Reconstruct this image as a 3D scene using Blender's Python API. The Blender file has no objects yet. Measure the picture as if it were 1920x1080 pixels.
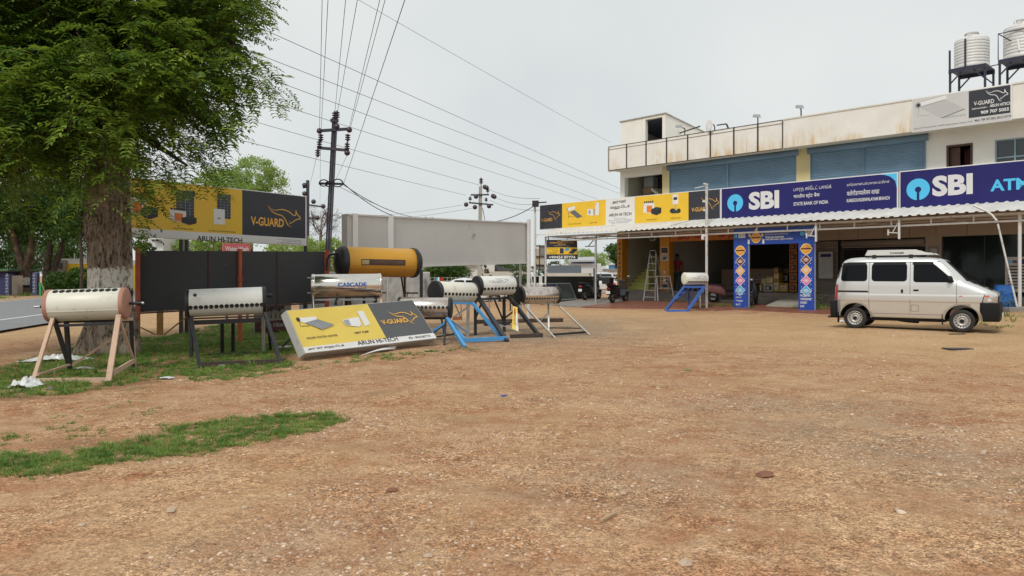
import bpy, math, random
import numpy as np
from mathutils import Vector, Matrix, noise
from mathutils.geometry import tessellate_polygon
V = Vector
R = math.radians
SC = bpy.context.scene
COL = SC.collection
random.seed(7)

# ------------------------------------------------------------------ camera, world, sun, exposure
EYE = 1.45
FPX = 1400.0
cam_d = bpy.data.cameras.new("camera")
cam = bpy.data.objects.new("camera", cam_d)
COL.objects.link(cam)
cam.location = (0, 0, EYE)
cam.rotation_euler = (R(90), 0, 0)
cam_d.sensor_width = 36
cam_d.lens = 36 * FPX / 1920
cam_d.shift_y = -25 / 1920
cam_d.clip_start = 0.05
cam_d.clip_end = 2000
SC.camera = cam
SC.render.resolution_x, SC.render.resolution_y = 1024, 576

SUN_EL, SUN_AZ = 50.0, 205.0          # high, hazy sun somewhat behind the camera
wd = bpy.data.worlds.new("World")
SC.world = wd
wd.use_nodes = True
nt = wd.node_tree
nt.nodes.clear()
wo = nt.nodes.new('ShaderNodeOutputWorld')
bg = nt.nodes.new('ShaderNodeBackground')
sky = nt.nodes.new('ShaderNodeTexSky')
sky.sky_type = 'NISHITA'
sky.sun_disc = False
sky.sun_elevation = R(SUN_EL)
sky.sun_rotation = R(SUN_AZ)
sky.dust_density = 3.0
hs = nt.nodes.new('ShaderNodeHueSaturation')
hs.inputs['Saturation'].default_value = 0.12
tc = nt.nodes.new('ShaderNodeTexCoord')
nz = nt.nodes.new('ShaderNodeTexNoise')
nz.inputs['Scale'].default_value = 2.2
nz.inputs['Detail'].default_value = 5
cr = nt.nodes.new('ShaderNodeValToRGB')
cr.color_ramp.elements[0].position = 0.3
cr.color_ramp.elements[0].color = (6.2, 6.65, 6.75, 1)
cr.color_ramp.elements[1].position = 0.7
cr.color_ramp.elements[1].color = (7.7, 7.9, 7.8, 1)
mxw = nt.nodes.new('ShaderNodeMix')
mxw.data_type = 'RGBA'
mxw.inputs[0].default_value = 0.9     # the cloud deck covers nine tenths of the clear sky
nt.links.new(tc.outputs['Generated'], nz.inputs['Vector'])
nt.links.new(nz.outputs['Fac'], cr.inputs[0])
nt.links.new(sky.outputs[0], hs.inputs['Color'])
nt.links.new(hs.outputs[0], mxw.inputs[6])
nt.links.new(cr.outputs[0], mxw.inputs[7])
nt.links.new(mxw.outputs[2], bg.inputs['Color'])
bg.inputs['Strength'].default_value = 0.087
nt.links.new(bg.outputs[0], wo.inputs[0])

sun_d = bpy.data.lights.new("sun", 'SUN')
sun_d.energy = 1.5
sun_d.angle = R(12)
sun_d.color = (1.0, 0.95, 0.88)
sun = bpy.data.objects.new("sun", sun_d)
COL.objects.link(sun)
_e, _a = R(SUN_EL), R(SUN_AZ)
_to = V((math.sin(_a) * math.cos(_e), math.cos(_a) * math.cos(_e), math.sin(_e)))
sun.rotation_euler = _to.to_track_quat('Z', 'Y').to_euler()
SC.view_settings.view_transform = 'Standard'
SC.view_settings.look = 'None'
SC.view_settings.exposure = 0.35
SC.view_settings.gamma = 1.0

# ------------------------------------------------------------------ photograph measurements -> the real place
def P(x, y, Z):
    return V(((x - 960) / FPX * Z, Z, EYE + (515 - y) / FPX * Z))
def G(x, y, z=0.0):
    return P(x, y, (EYE - z) * FPX / (y - 515))
P0 = V((4.9, 38.0, 0))                 # left end of the shop row
FA = math.atan2(-0.717, 0.697)
FM = Matrix.Translation(P0) @ Matrix.Rotation(FA, 4, 'Z')     # shop frame: x along the front, -y out of it, z up
FMI = FM.inverted()
def pf(x, y, d):                       # photo point on the plane d metres in front of the shops -> (u, z)
    o = FMI @ V((0, 0, EYE))
    q = FMI @ P(x, y, 1.0)
    t = (-d - o.y) / (q.y - o.y)
    r = o + (q - o) * t
    return r.x, r.z
def FW(u, d, z):
    return FM @ V((u, -d, z))

# ------------------------------------------------------------------ mesh builder
class Fr:
    def __init__(s, o, x, y, off=0.0):
        s.o, s.x, s.y = V(o), V(x).normalized(), V(y).normalized()
        s.n = s.x.cross(s.y)
        s.off = off
    def pt(s, a, b, c=0.0):
        return s.o + s.x * a + s.y * b + s.n * (c + s.off)
class Bil:                             # a board given by its four corners; a, b in 0..1
    def __init__(s, bl, br, tr, tl):
        s.c = [V(bl), V(br), V(tr), V(tl)]
        s.n = (s.c[1] - s.c[0]).cross(s.c[3] - s.c[0]).normalized()
    def pt(s, a, b, c=0.0):
        bl, br, tr, tl = s.c
        return (bl * (1 - a) + br * a) * (1 - b) + (tl * (1 - a) + tr * a) * b + s.n * c

_tcache = {}
def text2d(s, bold=0.0, shear=0.0, font=None):
    k = (s, bold, shear)
    if k in _tcache: return _tcache[k]
    cu = bpy.data.curves.new("t", 'FONT')
    cu.body = s
    cu.size = 1
    cu.offset = bold
    cu.shear = shear
    cu.resolution_u = 3
    cu.fill_mode = 'FRONT'
    ob = bpy.data.objects.new("t", cu)
    COL.objects.link(ob)
    dg = bpy.context.evaluated_depsgraph_get()
    dg.update()
    me = bpy.data.meshes.new_from_object(ob.evaluated_get(dg))
    vs = [(v.co.x, v.co.y) for v in me.vertices]
    fs = [tuple(p.vertices) for p in me.polygons]
    bpy.data.objects.remove(ob)
    bpy.data.curves.remove(cu)
    bpy.data.meshes.remove(me)
    _tcache[k] = (vs, fs)
    return vs, fs

class MB:
    def __init__(s, M=None):
        s.V, s.F, s.FM, s.FS = [], [], [], []
        s.M = M
        s.m = None
    def add(s, vs, fs, m=None, smooth=False):
        b = len(s.V)
        M = s.M
        for v in vs:
            s.V.append(M @ V(v) if M is not None else V(v))
        m = m or s.m
        for f in fs:
            s.F.append(tuple(i + b for i in f))
            s.FM.append(m)
            s.FS.append(smooth)
        return s
    def box(s, x0, y0, z0, x1, y1, z1, m=None):
        vs = [(x, y, z) for z in (z0, z1) for y in (y0, y1) for x in (x0, x1)]
        return s.add(vs, [(0, 2, 3, 1), (4, 5, 7, 6), (0, 1, 5, 4), (2, 6, 7, 3), (0, 4, 6, 2), (1, 3, 7, 5)], m)
    def hexa(s, c, m=None):            # 8 corners: bottom ring 0-3, top ring 4-7
        return s.add(c, [(3, 2, 1, 0), (4, 5, 6, 7), (0, 1, 5, 4), (1, 2, 6, 5), (2, 3, 7, 6), (3, 0, 4, 7)], m)
    def bar(s, p, q, w, h=None, m=None, up=None):
        p, q = V(p), V(q)
        h = h or w
        d = (q - p).normalized()
        up = V(up) if up else (V((0, 0, 1)) if abs(d.z) < 0.9 else V((0, 1, 0)))
        a = d.cross(up).normalized() * (w / 2)
        b = a.cross(d).normalized() * (h / 2)
        vs = [p - a - b, p + a - b, p + a + b, p - a + b, q - a - b, q + a - b, q + a + b, q - a + b]
        return s.hexa(vs, m)
    def angle(s, p, q, w, t=0.006, m=None, up=None):   # L-section steel
        p, q = V(p), V(q)
        d = (q - p).normalized()
        up = V(up) if up else (V((0, 0, 1)) if abs(d.z) < 0.9 else V((0, 1, 0)))
        a = d.cross(up).normalized()
        b = a.cross(d).normalized()
        s.bar(p + b * (t / 2), q + b * (t / 2), w, t, m, b)
        s.bar(p + a * (w / 2 - t / 2) + b * (t + w / 2), q + a * (w / 2 - t / 2) + b * (t + w / 2), t, w, m, b)
        return s
    def tube(s, pts, r, n=8, m=None, caps=True, smooth=True):
        pts = [V(p) for p in pts]
        rs = r if isinstance(r, (list, tuple)) else [r] * len(pts)
        vs, fs = [], []
        ref = None
        for i, p in enumerate(pts):
            d = (pts[min(i + 1, len(pts) - 1)] - pts[max(i - 1, 0)]).normalized()
            if ref is None:
                ref = d.orthogonal().normalized()
            a = (ref - d * ref.dot(d))
            a = a.normalized() if a.length > 1e-6 else d.orthogonal().normalized()
            ref = a
            b = d.cross(a)
            for k in range(n):
                t = 2 * math.pi * k / n
                vs.append(p + (a * math.cos(t) + b * math.sin(t)) * rs[i])
        for i in range(len(pts) - 1):
            for k in range(n):
                k2 = (k + 1) % n
                fs.append((i * n + k, i * n + k2, (i + 1) * n + k2, (i + 1) * n + k))
        s.add(vs, fs, m, smooth)
        if caps:
            e = (len(pts) - 1) * n
            s.add(vs[:n], [tuple(reversed(range(n)))], m)
            s.add(vs[e:], [tuple(range(n))], m)
        return s
    def lathe(s, prof, o, axis, n=24, m=None, smooth=True):   # prof: (radius, along)
        o, ax = V(o), V(axis).normalized()
        a = ax.orthogonal().normalized()
        b = ax.cross(a)
        vs, fs = [], []
        for r, h in prof:
            for k in range(n):
                t = 2 * math.pi * k / n
                vs.append(o + ax * h + (a * math.cos(t) + b * math.sin(t)) * r)
        for i in range(len(prof) - 1):
            for k in range(n):
                k2 = (k + 1) % n
                fs.append((i * n + k, i * n + k2, (i + 1) * n + k2, (i + 1) * n + k))
        s.add(vs, fs, m, smooth)
        return s
    def quad(s, a, b, c, d, m=None):
        return s.add([a, b, c, d], [(0, 1, 2, 3)], m)
    def flat(s, fr, pts, m=None, c=0.004):     # any flat outline in a frame
        p3 = [V((x, y, 0)) for x, y in pts]
        tri = tessellate_polygon([p3])
        vs = [fr.pt(x, y, c) for x, y in pts]
        out = []
        for t in tri:
            a, b, d = (p3[i] for i in t)
            if (b - a).cross(d - a).z < 0: t = (t[0], t[2], t[1])
            out.append(tuple(t))
        return s.add(vs, out, m)
    def rect(s, fr, x0, y0, x1, y1, m=None, c=0.004):
        return s.add([fr.pt(x0, y0, c), fr.pt(x1, y0, c), fr.pt(x1, y1, c), fr.pt(x0, y1, c)], [(0, 1, 2, 3)], m)
    def prism(s, fr, pts, depth, m=None):      # outline in a frame, thickness behind the frame plane
        n = len(pts)
        s.flat(fr, pts, m, 0)
        vs = [fr.pt(x, y, 0) for x, y in pts] + [fr.pt(x, y, -depth) for x, y in pts]
        fs = [(i, i + n, (i + 1) % n + n, (i + 1) % n) for i in range(n)]
        s.add(vs, fs, m)
        p3 = [V((x, y, 0)) for x, y in pts]
        s.add([fr.pt(x, y, -depth) for x, y in pts], [tuple(t) for t in tessellate_polygon([p3])], m)
        return s
    def disc(s, fr, cx, cy, r, m=None, c=0.004, n=28, ry=None, a0=0, a1=360):
        pts = [(cx + r * math.cos(R(a0 + (a1 - a0) * k / n)), cy + (ry or r) * math.sin(R(a0 + (a1 - a0) * k / n))) for k in range(n + (a1 - a0 < 360))]
        return s.flat(fr, pts, m, c)
    def ribbon(s, fr, pts, w, m=None, c=0.004, taper=False, asp=1.0):
        n = len(pts)
        vs, fs = [], []
        for i, (x, y) in enumerate(pts):
            x0, y0 = pts[max(i - 1, 0)]
            x1, y1 = pts[min(i + 1, n - 1)]
            dx, dy = (x1 - x0) * asp, y1 - y0
            l = math.hypot(dx, dy) or 1
            ww = w / 2 * (1 if not taper else max(0.25, min(1, 4 * min(i + .5, n - .5 - i) / n)))
            nx, ny = -dy / l * ww / asp, dx / l * ww
            vs += [fr.pt(x + nx, y + ny, c), fr.pt(x - nx, y - ny, c)]
        for i in range(n - 1):
            fs.append((2 * i, 2 * i + 1, 2 * i + 3, 2 * i + 2))
        return s.add(vs, fs, m)
    def text(s, fr, t, x0, y0, x1, y1, m=None, bold=0.0, c=0.006, shear=0.0):
        vs, fs = text2d(t, bold, shear)
        if not vs: return s
        ax, bx = min(v[0] for v in vs), max(v[0] for v in vs)
        ay, by = min(v[1] for v in vs), max(v[1] for v in vs)
        q = [fr.pt(x0 + (x - ax) / (bx - ax) * (x1 - x0), y0 + (y - ay) / max(by - ay, 1e-6) * (y1 - y0), c) for x, y in vs]
        return s.add(q, fs, m)
    def grid(s, fn, nu, nv, m=None, smooth=True):
        vs = [fn(i / nu, j / nv) for j in range(nv + 1) for i in range(nu + 1)]
        fs = [(j * (nu + 1) + i, j * (nu + 1) + i + 1, (j + 1) * (nu + 1) + i + 1, (j + 1) * (nu + 1) + i) for j in range(nv) for i in range(nu)]
        return s.add(vs, fs, m, smooth)
    def build(s, name, mat=None, parent=None, bevel=0.0, label=None, sub=0):
        vs = s.V
        if parent is not None:
            W = parent.matrix_basis.copy()
            q = parent.parent
            while q is not None:
                W = q.matrix_basis @ W
                q = q.parent
            Wi = W.inverted()
            vs = [Wi @ v for v in vs]
        me = bpy.data.meshes.new(name)
        me.from_pydata([tuple(v) for v in vs], [], s.F)
        slots = []
        idx = []
        for m in s.FM:
            m = m or mat
            if m not in slots: slots.append(m)
            idx.append(slots.index(m))
        for m in slots: me.materials.append(m)
        me.polygons.foreach_set('material_index', idx)
        me.polygons.foreach_set('use_smooth', s.FS)
        me.update()
        ob = bpy.data.objects.new(name, me)
        COL.objects.link(ob)
        ob.parent = parent
        if bevel:
            b = ob.modifiers.new('bevel', 'BEVEL')
            b.width = bevel
            b.segments = 2
            b.limit_method = 'ANGLE'
            b.angle_limit = R(40)
        if sub:
            b = ob.modifiers.new('sub', 'SUBSURF')
            b.levels = b.render_levels = sub
        if label: ob['label'] = label
        return ob

def thing(name, label, cat, loc=(0, 0, 0), rz=0.0, group=None):
    o = bpy.data.objects.new(name, None)
    COL.objects.link(o)
    o.empty_display_size = 0.2
    o.location = loc
    o.rotation_euler = (0, 0, rz)
    o.matrix_basis = Matrix.Translation(V(loc)) @ Matrix.Rotation(rz, 4, 'Z')
    tag(o, label, cat, group)
    return o
def tag(o, label, cat, group=None):
    o['label'] = label
    o['category'] = cat
    if group: o['group'] = group
    return o
def kind(o, k):
    o['kind'] = k
    return o
def rebase(o, p):                      # move a mesh object's origin to p
    p = V(p)
    o.data.transform(Matrix.Translation(-p))
    o.location = p
    return o
def copy_tree(o, parent=None):
    c = o.copy()
    COL.objects.link(c)
    c.parent = parent
    for ch in list(o.children): copy_tree(ch, c)
    return c
def np_mesh(name, verts, faces, mat, smooth=False, parent=None):
    me = bpy.data.meshes.new(name)
    verts = np.asarray(verts, dtype=np.float32)
    faces = np.asarray(faces, dtype=np.int32)
    if parent is not None:
        verts = verts - np.array(parent.location, dtype=np.float32)
    k = faces.shape[1]
    me.vertices.add(len(verts))
    me.vertices.foreach_set('co', verts.ravel())
    me.loops.add(faces.size)
    me.loops.foreach_set('vertex_index', faces.ravel())
    me.polygons.add(len(faces))
    me.polygons.foreach_set('loop_start', np.arange(0, faces.size, k, dtype=np.int32))
    me.polygons.foreach_set('loop_total', np.full(len(faces), k, dtype=np.int32))
    if smooth: me.polygons.foreach_set('use_smooth', np.ones(len(faces), dtype=bool))
    me.materials.append(mat)
    me.update(calc_edges=True)
    ob = bpy.data.objects.new(name, me)
    COL.objects.link(ob)
    ob.parent = parent
    return ob

# ------------------------------------------------------------------ materials
def nodes(name):
    m = bpy.data.materials.new(name)
    m.use_nodes = True
    return m, m.node_tree, m.node_tree.nodes['Principled BSDF']
def N(nt, t, **kw):
    n = nt.nodes.new(t)
    for k, v in kw.items():
        if hasattr(n, k): setattr(n, k, v)
        else: n.inputs[k].default_value = v
    return n
def noise_n(nt, co, scale, detail=5, rough=0.6, stretch=None):
    n = N(nt, 'ShaderNodeTexNoise')
    n.inputs['Scale'].default_value = scale
    n.inputs['Detail'].default_value = detail
    n.inputs['Roughness'].default_value = rough
    if stretch:
        mp = N(nt, 'ShaderNodeMapping')
        mp.inputs['Scale'].default_value = stretch
        nt.links.new(co, mp.inputs[0])
        co = mp.outputs[0]
    nt.links.new(co, n.inputs['Vector'])
    return n.outputs['Fac']
def ramp(nt, fac, p0, p1, c0=(0, 0, 0), c1=(1, 1, 1)):
    r = N(nt, 'ShaderNodeValToRGB')
    r.color_ramp.elements[0].position = p0
    r.color_ramp.elements[1].position = p1
    r.color_ramp.elements[0].color = (*c0, 1)
    r.color_ramp.elements[1].color = (*c1, 1)
    nt.links.new(fac, r.inputs[0])
    return r.outputs[0]
def mix(nt, fac, a, b, blend='MIX'):
    x = N(nt, 'ShaderNodeMix', data_type='RGBA', blend_type=blend)
    for k, v in ((0, fac), (6, a), (7, b)):
        if isinstance(v, (int, float)): x.inputs[k].default_value = v
        elif isinstance(v, tuple): x.inputs[k].default_value = (*v, 1)
        else: nt.links.new(v, x.inputs[k])
    return x.outputs[2]
def mat(name, col, rough=0.6, metal=0.0, var=0.12, scale=5.0, bump=0.0, bscale=50.0, dirt=None, streak=None, spec=0.5, coat=0.0):
    m, nt, p = nodes(name)
    co = N(nt, 'ShaderNodeTexCoord').outputs['Object']
    f = noise_n(nt, co, scale)
    lo = tuple(max(0, c * (1 - var)) for c in col)
    hi = tuple(min(1, c * (1 + var)) for c in col)
    c = ramp(nt, f, 0.3, 0.7, lo, hi)
    if dirt:                            # (colour, amount 0..1, scale)
        g = noise_n(nt, co, dirt[2], 8, 0.7)
        c = mix(nt, ramp(nt, g, 0.72 - dirt[1] * 0.45, 0.80 - dirt[1] * 0.2), c, dirt[0])
    if streak:                          # (colour, amount, scale): vertical runs of dirt
        g = noise_n(nt, co, streak[2], 6, 0.7, (1, 1, 0.08))
        c = mix(nt, ramp(nt, g, 0.75 - streak[1] * 0.4, 0.9 - streak[1] * 0.2), c, streak[0])
    nt.links.new(c, p.inputs['Base Color'])
    p.inputs['Roughness'].default_value = rough
    p.inputs['Metallic'].default_value = metal
    p.inputs['Specular IOR Level'].default_value = spec
    if coat:
        p.inputs['Coat Weight'].default_value = coat
        p.inputs['Coat Roughness'].default_value = 0.08
    if bump:
        b = N(nt, 'ShaderNodeBump')
        b.inputs['Strength'].default_value = bump
        b.inputs['Distance'].default_value = 0.02
        nt.links.new(noise_n(nt, co, bscale, 6, 0.65), b.inputs['Height'])
        nt.links.new(b.outputs[0], p.inputs['Normal'])
    return m
def leafmat(name, c0, c1, c2, trans=0.35):
    m, nt, p = nodes(name)
    g = N(nt, 'ShaderNodeNewGeometry')
    r = N(nt, 'ShaderNodeValToRGB')
    e = r.color_ramp.elements
    e[0].color = (*c0, 1); e[1].color = (*c2, 1)
    x = e.new(0.55); x.color = (*c1, 1)
    nt.links.new(g.outputs['Random Per Island'], r.inputs[0])
    co = N(nt, 'ShaderNodeTexCoord').outputs['Object']
    c = mix(nt, 0.6, r.outputs[0], mix(nt, ramp(nt, noise_n(nt, co, 1.9, 4, .65), 0.40, 0.62), c0, c2))
    nt.links.new(c, p.inputs['Base Color'])
    p.inputs['Roughness'].default_value = 0.55
    p.inputs['Specular IOR Level'].default_value = 0.3
    t = N(nt, 'ShaderNodeBsdfTranslucent')
    nt.links.new(c, t.inputs['Color'])
    mx = N(nt, 'ShaderNodeMixShader')
    mx.inputs[0].default_value = trans
    nt.links.new(p.outputs[0], mx.inputs[1])
    nt.links.new(t.outputs[0], mx.inputs[2])
    out = [n for n in nt.nodes if n.type == 'OUTPUT_MATERIAL'][0]
    nt.links.new(mx.outputs[0], out.inputs['Surface'])
    return m
def glassmat(name, col, rough=0.06):
    m, nt, p = nodes(name)
    p.inputs['Base Color'].default_value = (*col, 1)
    p.inputs['Roughness'].default_value = rough
    p.inputs['Specular IOR Level'].default_value = 0.6
    return m
RUST = (0.16, 0.065, 0.03)
m_steel = mat('painted steel white', (0.62, 0.62, 0.60), 0.45, 0, 0.08, 3, dirt=((0.3, 0.25, 0.2), 0.25, 6))
m_galv = mat('galvanised steel', (0.46, 0.47, 0.47), 0.42, 0.55, 0.12, 6, dirt=((0.25, 0.2, 0.16), 0.25, 8))
m_black = mat('black painted steel', (0.022, 0.023, 0.027), 0.5, 0, 0.25, 8, dirt=(RUST, 0.12, 9))
m_rustblack = mat('rusty dark steel', (0.05, 0.035, 0.03), 0.7, 0, 0.3, 8, dirt=(RUST, 0.4, 7))
m_blue = mat('light blue paint', (0.07, 0.30, 0.62), 0.45, 0, 0.12, 5, dirt=((0.2, 0.25, 0.3), 0.25, 8))
m_dblue = mat('blue paint', (0.045, 0.13, 0.45), 0.45, 0, 0.12, 5, dirt=((0.2, 0.2, 0.3), 0.2, 8))
m_orange = mat('orange red oxide paint', (0.42, 0.085, 0.032), 0.6, 0, 0.18, 5, dirt=((0.2, 0.06, 0.04), 0.3, 9))
m_plastic = mat('black plastic', (0.016, 0.017, 0.02), 0.5, 0, 0.2, 6, dirt=((0.08, 0.075, 0.07), 0.15, 6))
m_dark = mat('dark void', (0.006, 0.006, 0.006), 0.8, 0, 0.1, 4)
m_rubber = mat('tyre rubber', (0.022, 0.021, 0.02), 0.8, 0, 0.2, 8, 0.2, 90, dirt=((0.16, 0.12, 0.08), 0.15, 6))
m_wire = mat('weathered cable', (0.07, 0.072, 0.075), 0.7, 0, 0.1, 4)
m_cable = mat('black cable', (0.02, 0.02, 0.022), 0.7, 0, 0.1, 4)
m_white = mat('sign white', (0.74, 0.74, 0.73), 0.45, 0, 0.04, 2)
m_ink = mat('sign ink', (0.02, 0.02, 0.025), 0.5, 0, 0.05, 2)
m_sblack = mat('sign charcoal', (0.028, 0.031, 0.042), 0.42, 0, 0.1, 2, 0.25, 1.6)
m_syel = mat('sign yellow', (0.80, 0.51, 0.03), 0.42, 0, 0.05, 2, 0.25, 1.6)
m_gold = mat('sign gold', (0.78, 0.42, 0.06), 0.4, 0, 0.08, 5)
m_navy = mat('sign navy', (0.017, 0.016, 0.125), 0.5, 0, 0.12, 1.2, 0.25, 1.6, streak=((.05, .05, .14), .2, 3), spec=.3)
m_cyan = mat('sign cyan', (0.08, 0.52, 0.85), 0.4, 0, 0.03, 2)
m_royal = mat('sign royal blue', (0.012, 0.06, 0.36), 0.42, 0, 0.1, 2)
m_green_d = mat('print dark green', (0.02, 0.045, 0.03), 0.5, 0, 0.1, 5)
m_ogrey = mat('print grey', (0.34, 0.36, 0.38), 0.5, 0, 0.1, 5)
m_org = mat('print orange', (0.72, 0.20, 0.03), 0.5, 0, 0.1, 5)
m_panel = mat('print solar cell', (0.022, 0.03, 0.055), 0.4, 0, 0.15, 8)
m_red = mat('red paint', (0.40, 0.02, 0.015), 0.4, 0, 0.1, 5)
# ------------------------------------------------------------------ the ground
def sst(a, b, x):
    t = np.clip((x - a) / (b - a), 0, 1)
    return t * t * (3 - 2 * t)
WX, WY = math.cos(FA), math.sin(FA)
def uv_of(X, Y):
    dx, dy = X - P0.x, Y - P0.y
    return dx * WX + dy * WY, dx * WY - dy * WX     # u along the shops, d out from them
_rng = np.random.RandomState(3)
_ph = _rng.rand(40, 4)
def fbm(X, Y, f0, octv=3):
    out = np.zeros_like(np.asarray(X, dtype=float))
    a = 1.0
    f = f0
    for o in range(octv):
        for j in range(4):
            p = _ph[(o * 4 + j) % 40]
            th = p[0] * 6.283
            out = out + a * np.sin((X * math.cos(th) + Y * math.sin(th)) * f * (0.7 + 0.6 * p[1]) + p[2] * 6.283 + 1.7 * np.sin((X * math.sin(th) - Y * math.cos(th)) * f * .6 + p[3] * 6.28))
        a *= 0.5
        f *= 2.1
    return out / 5.0
def HT(X, Y, fine=True):
    X = np.asarray(X, dtype=float); Y = np.asarray(Y, dtype=float)
    u, d = uv_of(X, Y)
    h = 0.2 * (1 - sst(2.0, 6.0, d)) * sst(-6, -1, u) * (1 - sst(60, 90, Y))
    h = h + 0.36 * sst(16.5, 18.8, u) * (1 - sst(6.0, 9.0, d)) * sst(2.5, 4.0, d)
    h = h + 0.20 * sst(18.9, 22.0, u) * (1 - sst(12.0, 17.0, d)) * sst(6.0, 9.0, d)
    h = h + 0.085 * np.exp(-((X - 9.7) ** 2 + (Y - 18.4) ** 2) / 12.0)
    pav = sst(4.4, 5.2, d)
    near = np.exp(-np.maximum(Y - 10, 0) / 25)
    h = h + fbm(X, Y, 0.9, 2) * 0.022 * near * pav + (fbm(X, Y, 4.5, 3) * 0.006 * near * pav if fine else 0)
    # wheel ruts sweeping through the lot
    r1 = np.abs(Y - (5.0 + 0.05 * (X - 1) ** 2 - 0.16 * X))
    h = h - 0.025 * np.exp(-(r1 / 0.16) ** 2) * np.exp(-np.abs(X - 0.5) / 3.0)
    # the road verge falls away a touch
    h = h - 0.06 * (1 - sst(-13.5, -10.5, X + 0.22 * (Y - 19.4)))
    return h
def hz(x, y): return float(HT(np.array([x]), np.array([y]))[0])
def GT(x, y):                          # photo point -> point on the real terrain
    p = G(x, y)
    for _ in range(6):
        p = G(x, y, hz(p.x, p.y))
    return p
def axis_pts(lo, hi, c, d0, g):
    out = [c]
    s = d0
    x = c
    while x < hi:
        x += s; s *= g; out.append(x)
    s = d0; x = c
    while x > lo:
        x -= s; s *= g; out.insert(0, x)
    return np.array(out)
gx = axis_pts(-500, 500, 0.0, 0.055, 1.03)
gy = axis_pts(-40, 900, 4.2, 0.05, 1.028)
GX, GY = np.meshgrid(gx, gy)
GZ = HT(GX, GY)
nv_, nu_ = GX.shape
vid = np.arange(nv_ * nu_).reshape(nv_, nu_)
gf = np.stack([vid[:-1, :-1], vid[:-1, 1:], vid[1:, 1:], vid[1:, :-1]], -1).reshape(-1, 4)
def blob(X, Y, px, py, sx, sy):
    c = G(px, py)
    return np.exp(-((X - c.x) / sx) ** 2 - ((Y - c.y) / sy) ** 2)
def in_poly(X, Y, poly):
    ins = np.zeros(X.shape, dtype=bool)
    n = len(poly)
    for i in range(n):
        x1, y1 = poly[i]; x2, y2 = poly[(i + 1) % n]
        c = ((y1 > Y) != (y2 > Y)) & (X < (x2 - x1) * (Y - y1) / (y2 - y1 + 1e-12) + x1)
        ins ^= c
    return ins
def gpoly(pts): return [(G(x, y).x, G(x, y).y) for x, y in pts]
GRASS_A = gpoly([(-60, 856), (0, 846), (110, 850), (180, 838), (200, 826), (290, 808), (310, 792), (420, 785), (520, 779), (620, 774), (650, 788), (600, 806), (470, 834), (350, 855), (250, 868), (100, 893), (0, 888), (-60, 893)])
GRASS_A2 = gpoly([(-40, 822), (60, 813), (105, 826), (40, 834), (-40, 838)])
GRASS_A3 = gpoly([(90, 796), (150, 792), (162, 800), (100, 806)])
GRASS_A4 = gpoly([(112, 818), (180, 804), (208, 803), (190, 815), (120, 823)])
GRASS_B = gpoly([(-120, 700), (-60, 690), (40, 682), (120, 655), (170, 640), (300, 632), (430, 606), (560, 612), (590, 640), (545, 664), (530, 690), (400, 704), (320, 715), (215, 728), (120, 748), (0, 752), (-120, 760)])
GRASS_C = gpoly([(345, 702), (420, 693), (520, 694), (528, 700), (450, 712), (350, 716)])
GRASS_D = gpoly([(560, 690), (640, 672), (760, 660), (870, 650), (905, 655), (780, 668), (690, 682), (620, 688), (580, 694)])
mk = np.zeros((nv_, nu_, 4), dtype=np.float32)
mk[..., 3] = 1
grey = 0.9 * blob(GX, GY, 1120, 606, 3.2, 4.2) + 0.8 * blob(GX, GY, 1000, 626, 2.5, 2.2) + 0.7 * blob(GX, GY, 890, 620, 2.2, 4)
grey = grey + 0.55 * blob(GX, GY, 1650, 830, 1.3, 1.1) + 0.45 * blob(GX, GY, 1500, 760, 1.2, .9) + 0.35 * blob(GX, GY, 1180, 900, 0.9, 0.6) + .3 * blob(GX, GY, 500, 1040, .8, .5)
mk[..., 0] = np.clip(grey + 0.10 * fbm(GX, GY, 1.5, 2), 0, 1)
u_, d_ = uv_of(GX, GY)
sandy = sst(4.5, 6.5, d_) * (1 - sst(13.5, 18, d_)) * sst(-4, 3, u_) + 0.9 * sst(15.5, 18.5, GY) * (1 - sst(40, 60, GY)) * (1 - sst(-9.5, -7.0, GX + 0.22 * (GY - 19)))
# two pairs of soft wheel tracks from the van bay out to the road side
def dpoly(X, Y, pts):
    d = np.full(X.shape, 99.0)
    for a, b in zip(pts[:-1], pts[1:]):
        dx, dy = b[0] - a[0], b[1] - a[1]
        t_ = np.clip(((X - a[0]) * dx + (Y - a[1]) * dy) / (dx * dx + dy * dy), 0, 1)
        d = np.minimum(d, np.hypot(X - a[0] - t_ * dx, Y - a[1] - t_ * dy))
    return d
TRK = 0
for pts in (((9.6, 21), (6.5, 18.8), (3.6, 15.6), (1.4, 12.0), (.1, 8.6), (-.7, 5.8), (-1.6, 2.5)), ((12, 19.5), (8.2, 14.5), (4.6, 10.6), (1.8, 8.0), (-.8, 6.6), (-4.5, 6.2))):
    dd = dpoly(GX + .12 * fbm(GX, GY, .7, 1), GY, pts)
    TRK = np.maximum(TRK, np.exp(-((dd - .68) / .17) ** 2))
sandy = sandy + .55 * TRK * np.clip(.6 + .6 * fbm(GX, GY, 1.9, 2), 0, 1)
sandy = sandy * (1 - .85 * mk[..., 0])
mk[..., 1] = np.clip(sandy, 0, 1)
damp_rutshade = np.zeros_like(GX)
for gp in (GRASS_A, GRASS_B):
    damp_rutshade = np.maximum(damp_rutshade, in_poly(GX, GY, gp) * (0.3 if gp is GRASS_A else 0.6))
damp_rutshade = np.maximum(damp_rutshade, blob(GX, GY, 250, 830, .7, .25)) + 0.5 * blob(GX, GY, 60, 660, 1.6, 1.0)
r1_ = np.abs(GY - (5.0 + 0.05 * (GX - 1) ** 2 - 0.16 * GX)); damp_rutshade = damp_rutshade + .35 * np.exp(-(r1_ / .14) ** 2) * np.exp(-np.abs(GX - .2) / 1.2)  # dark strip paints the shade inside the rut into the soil colour
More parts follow.
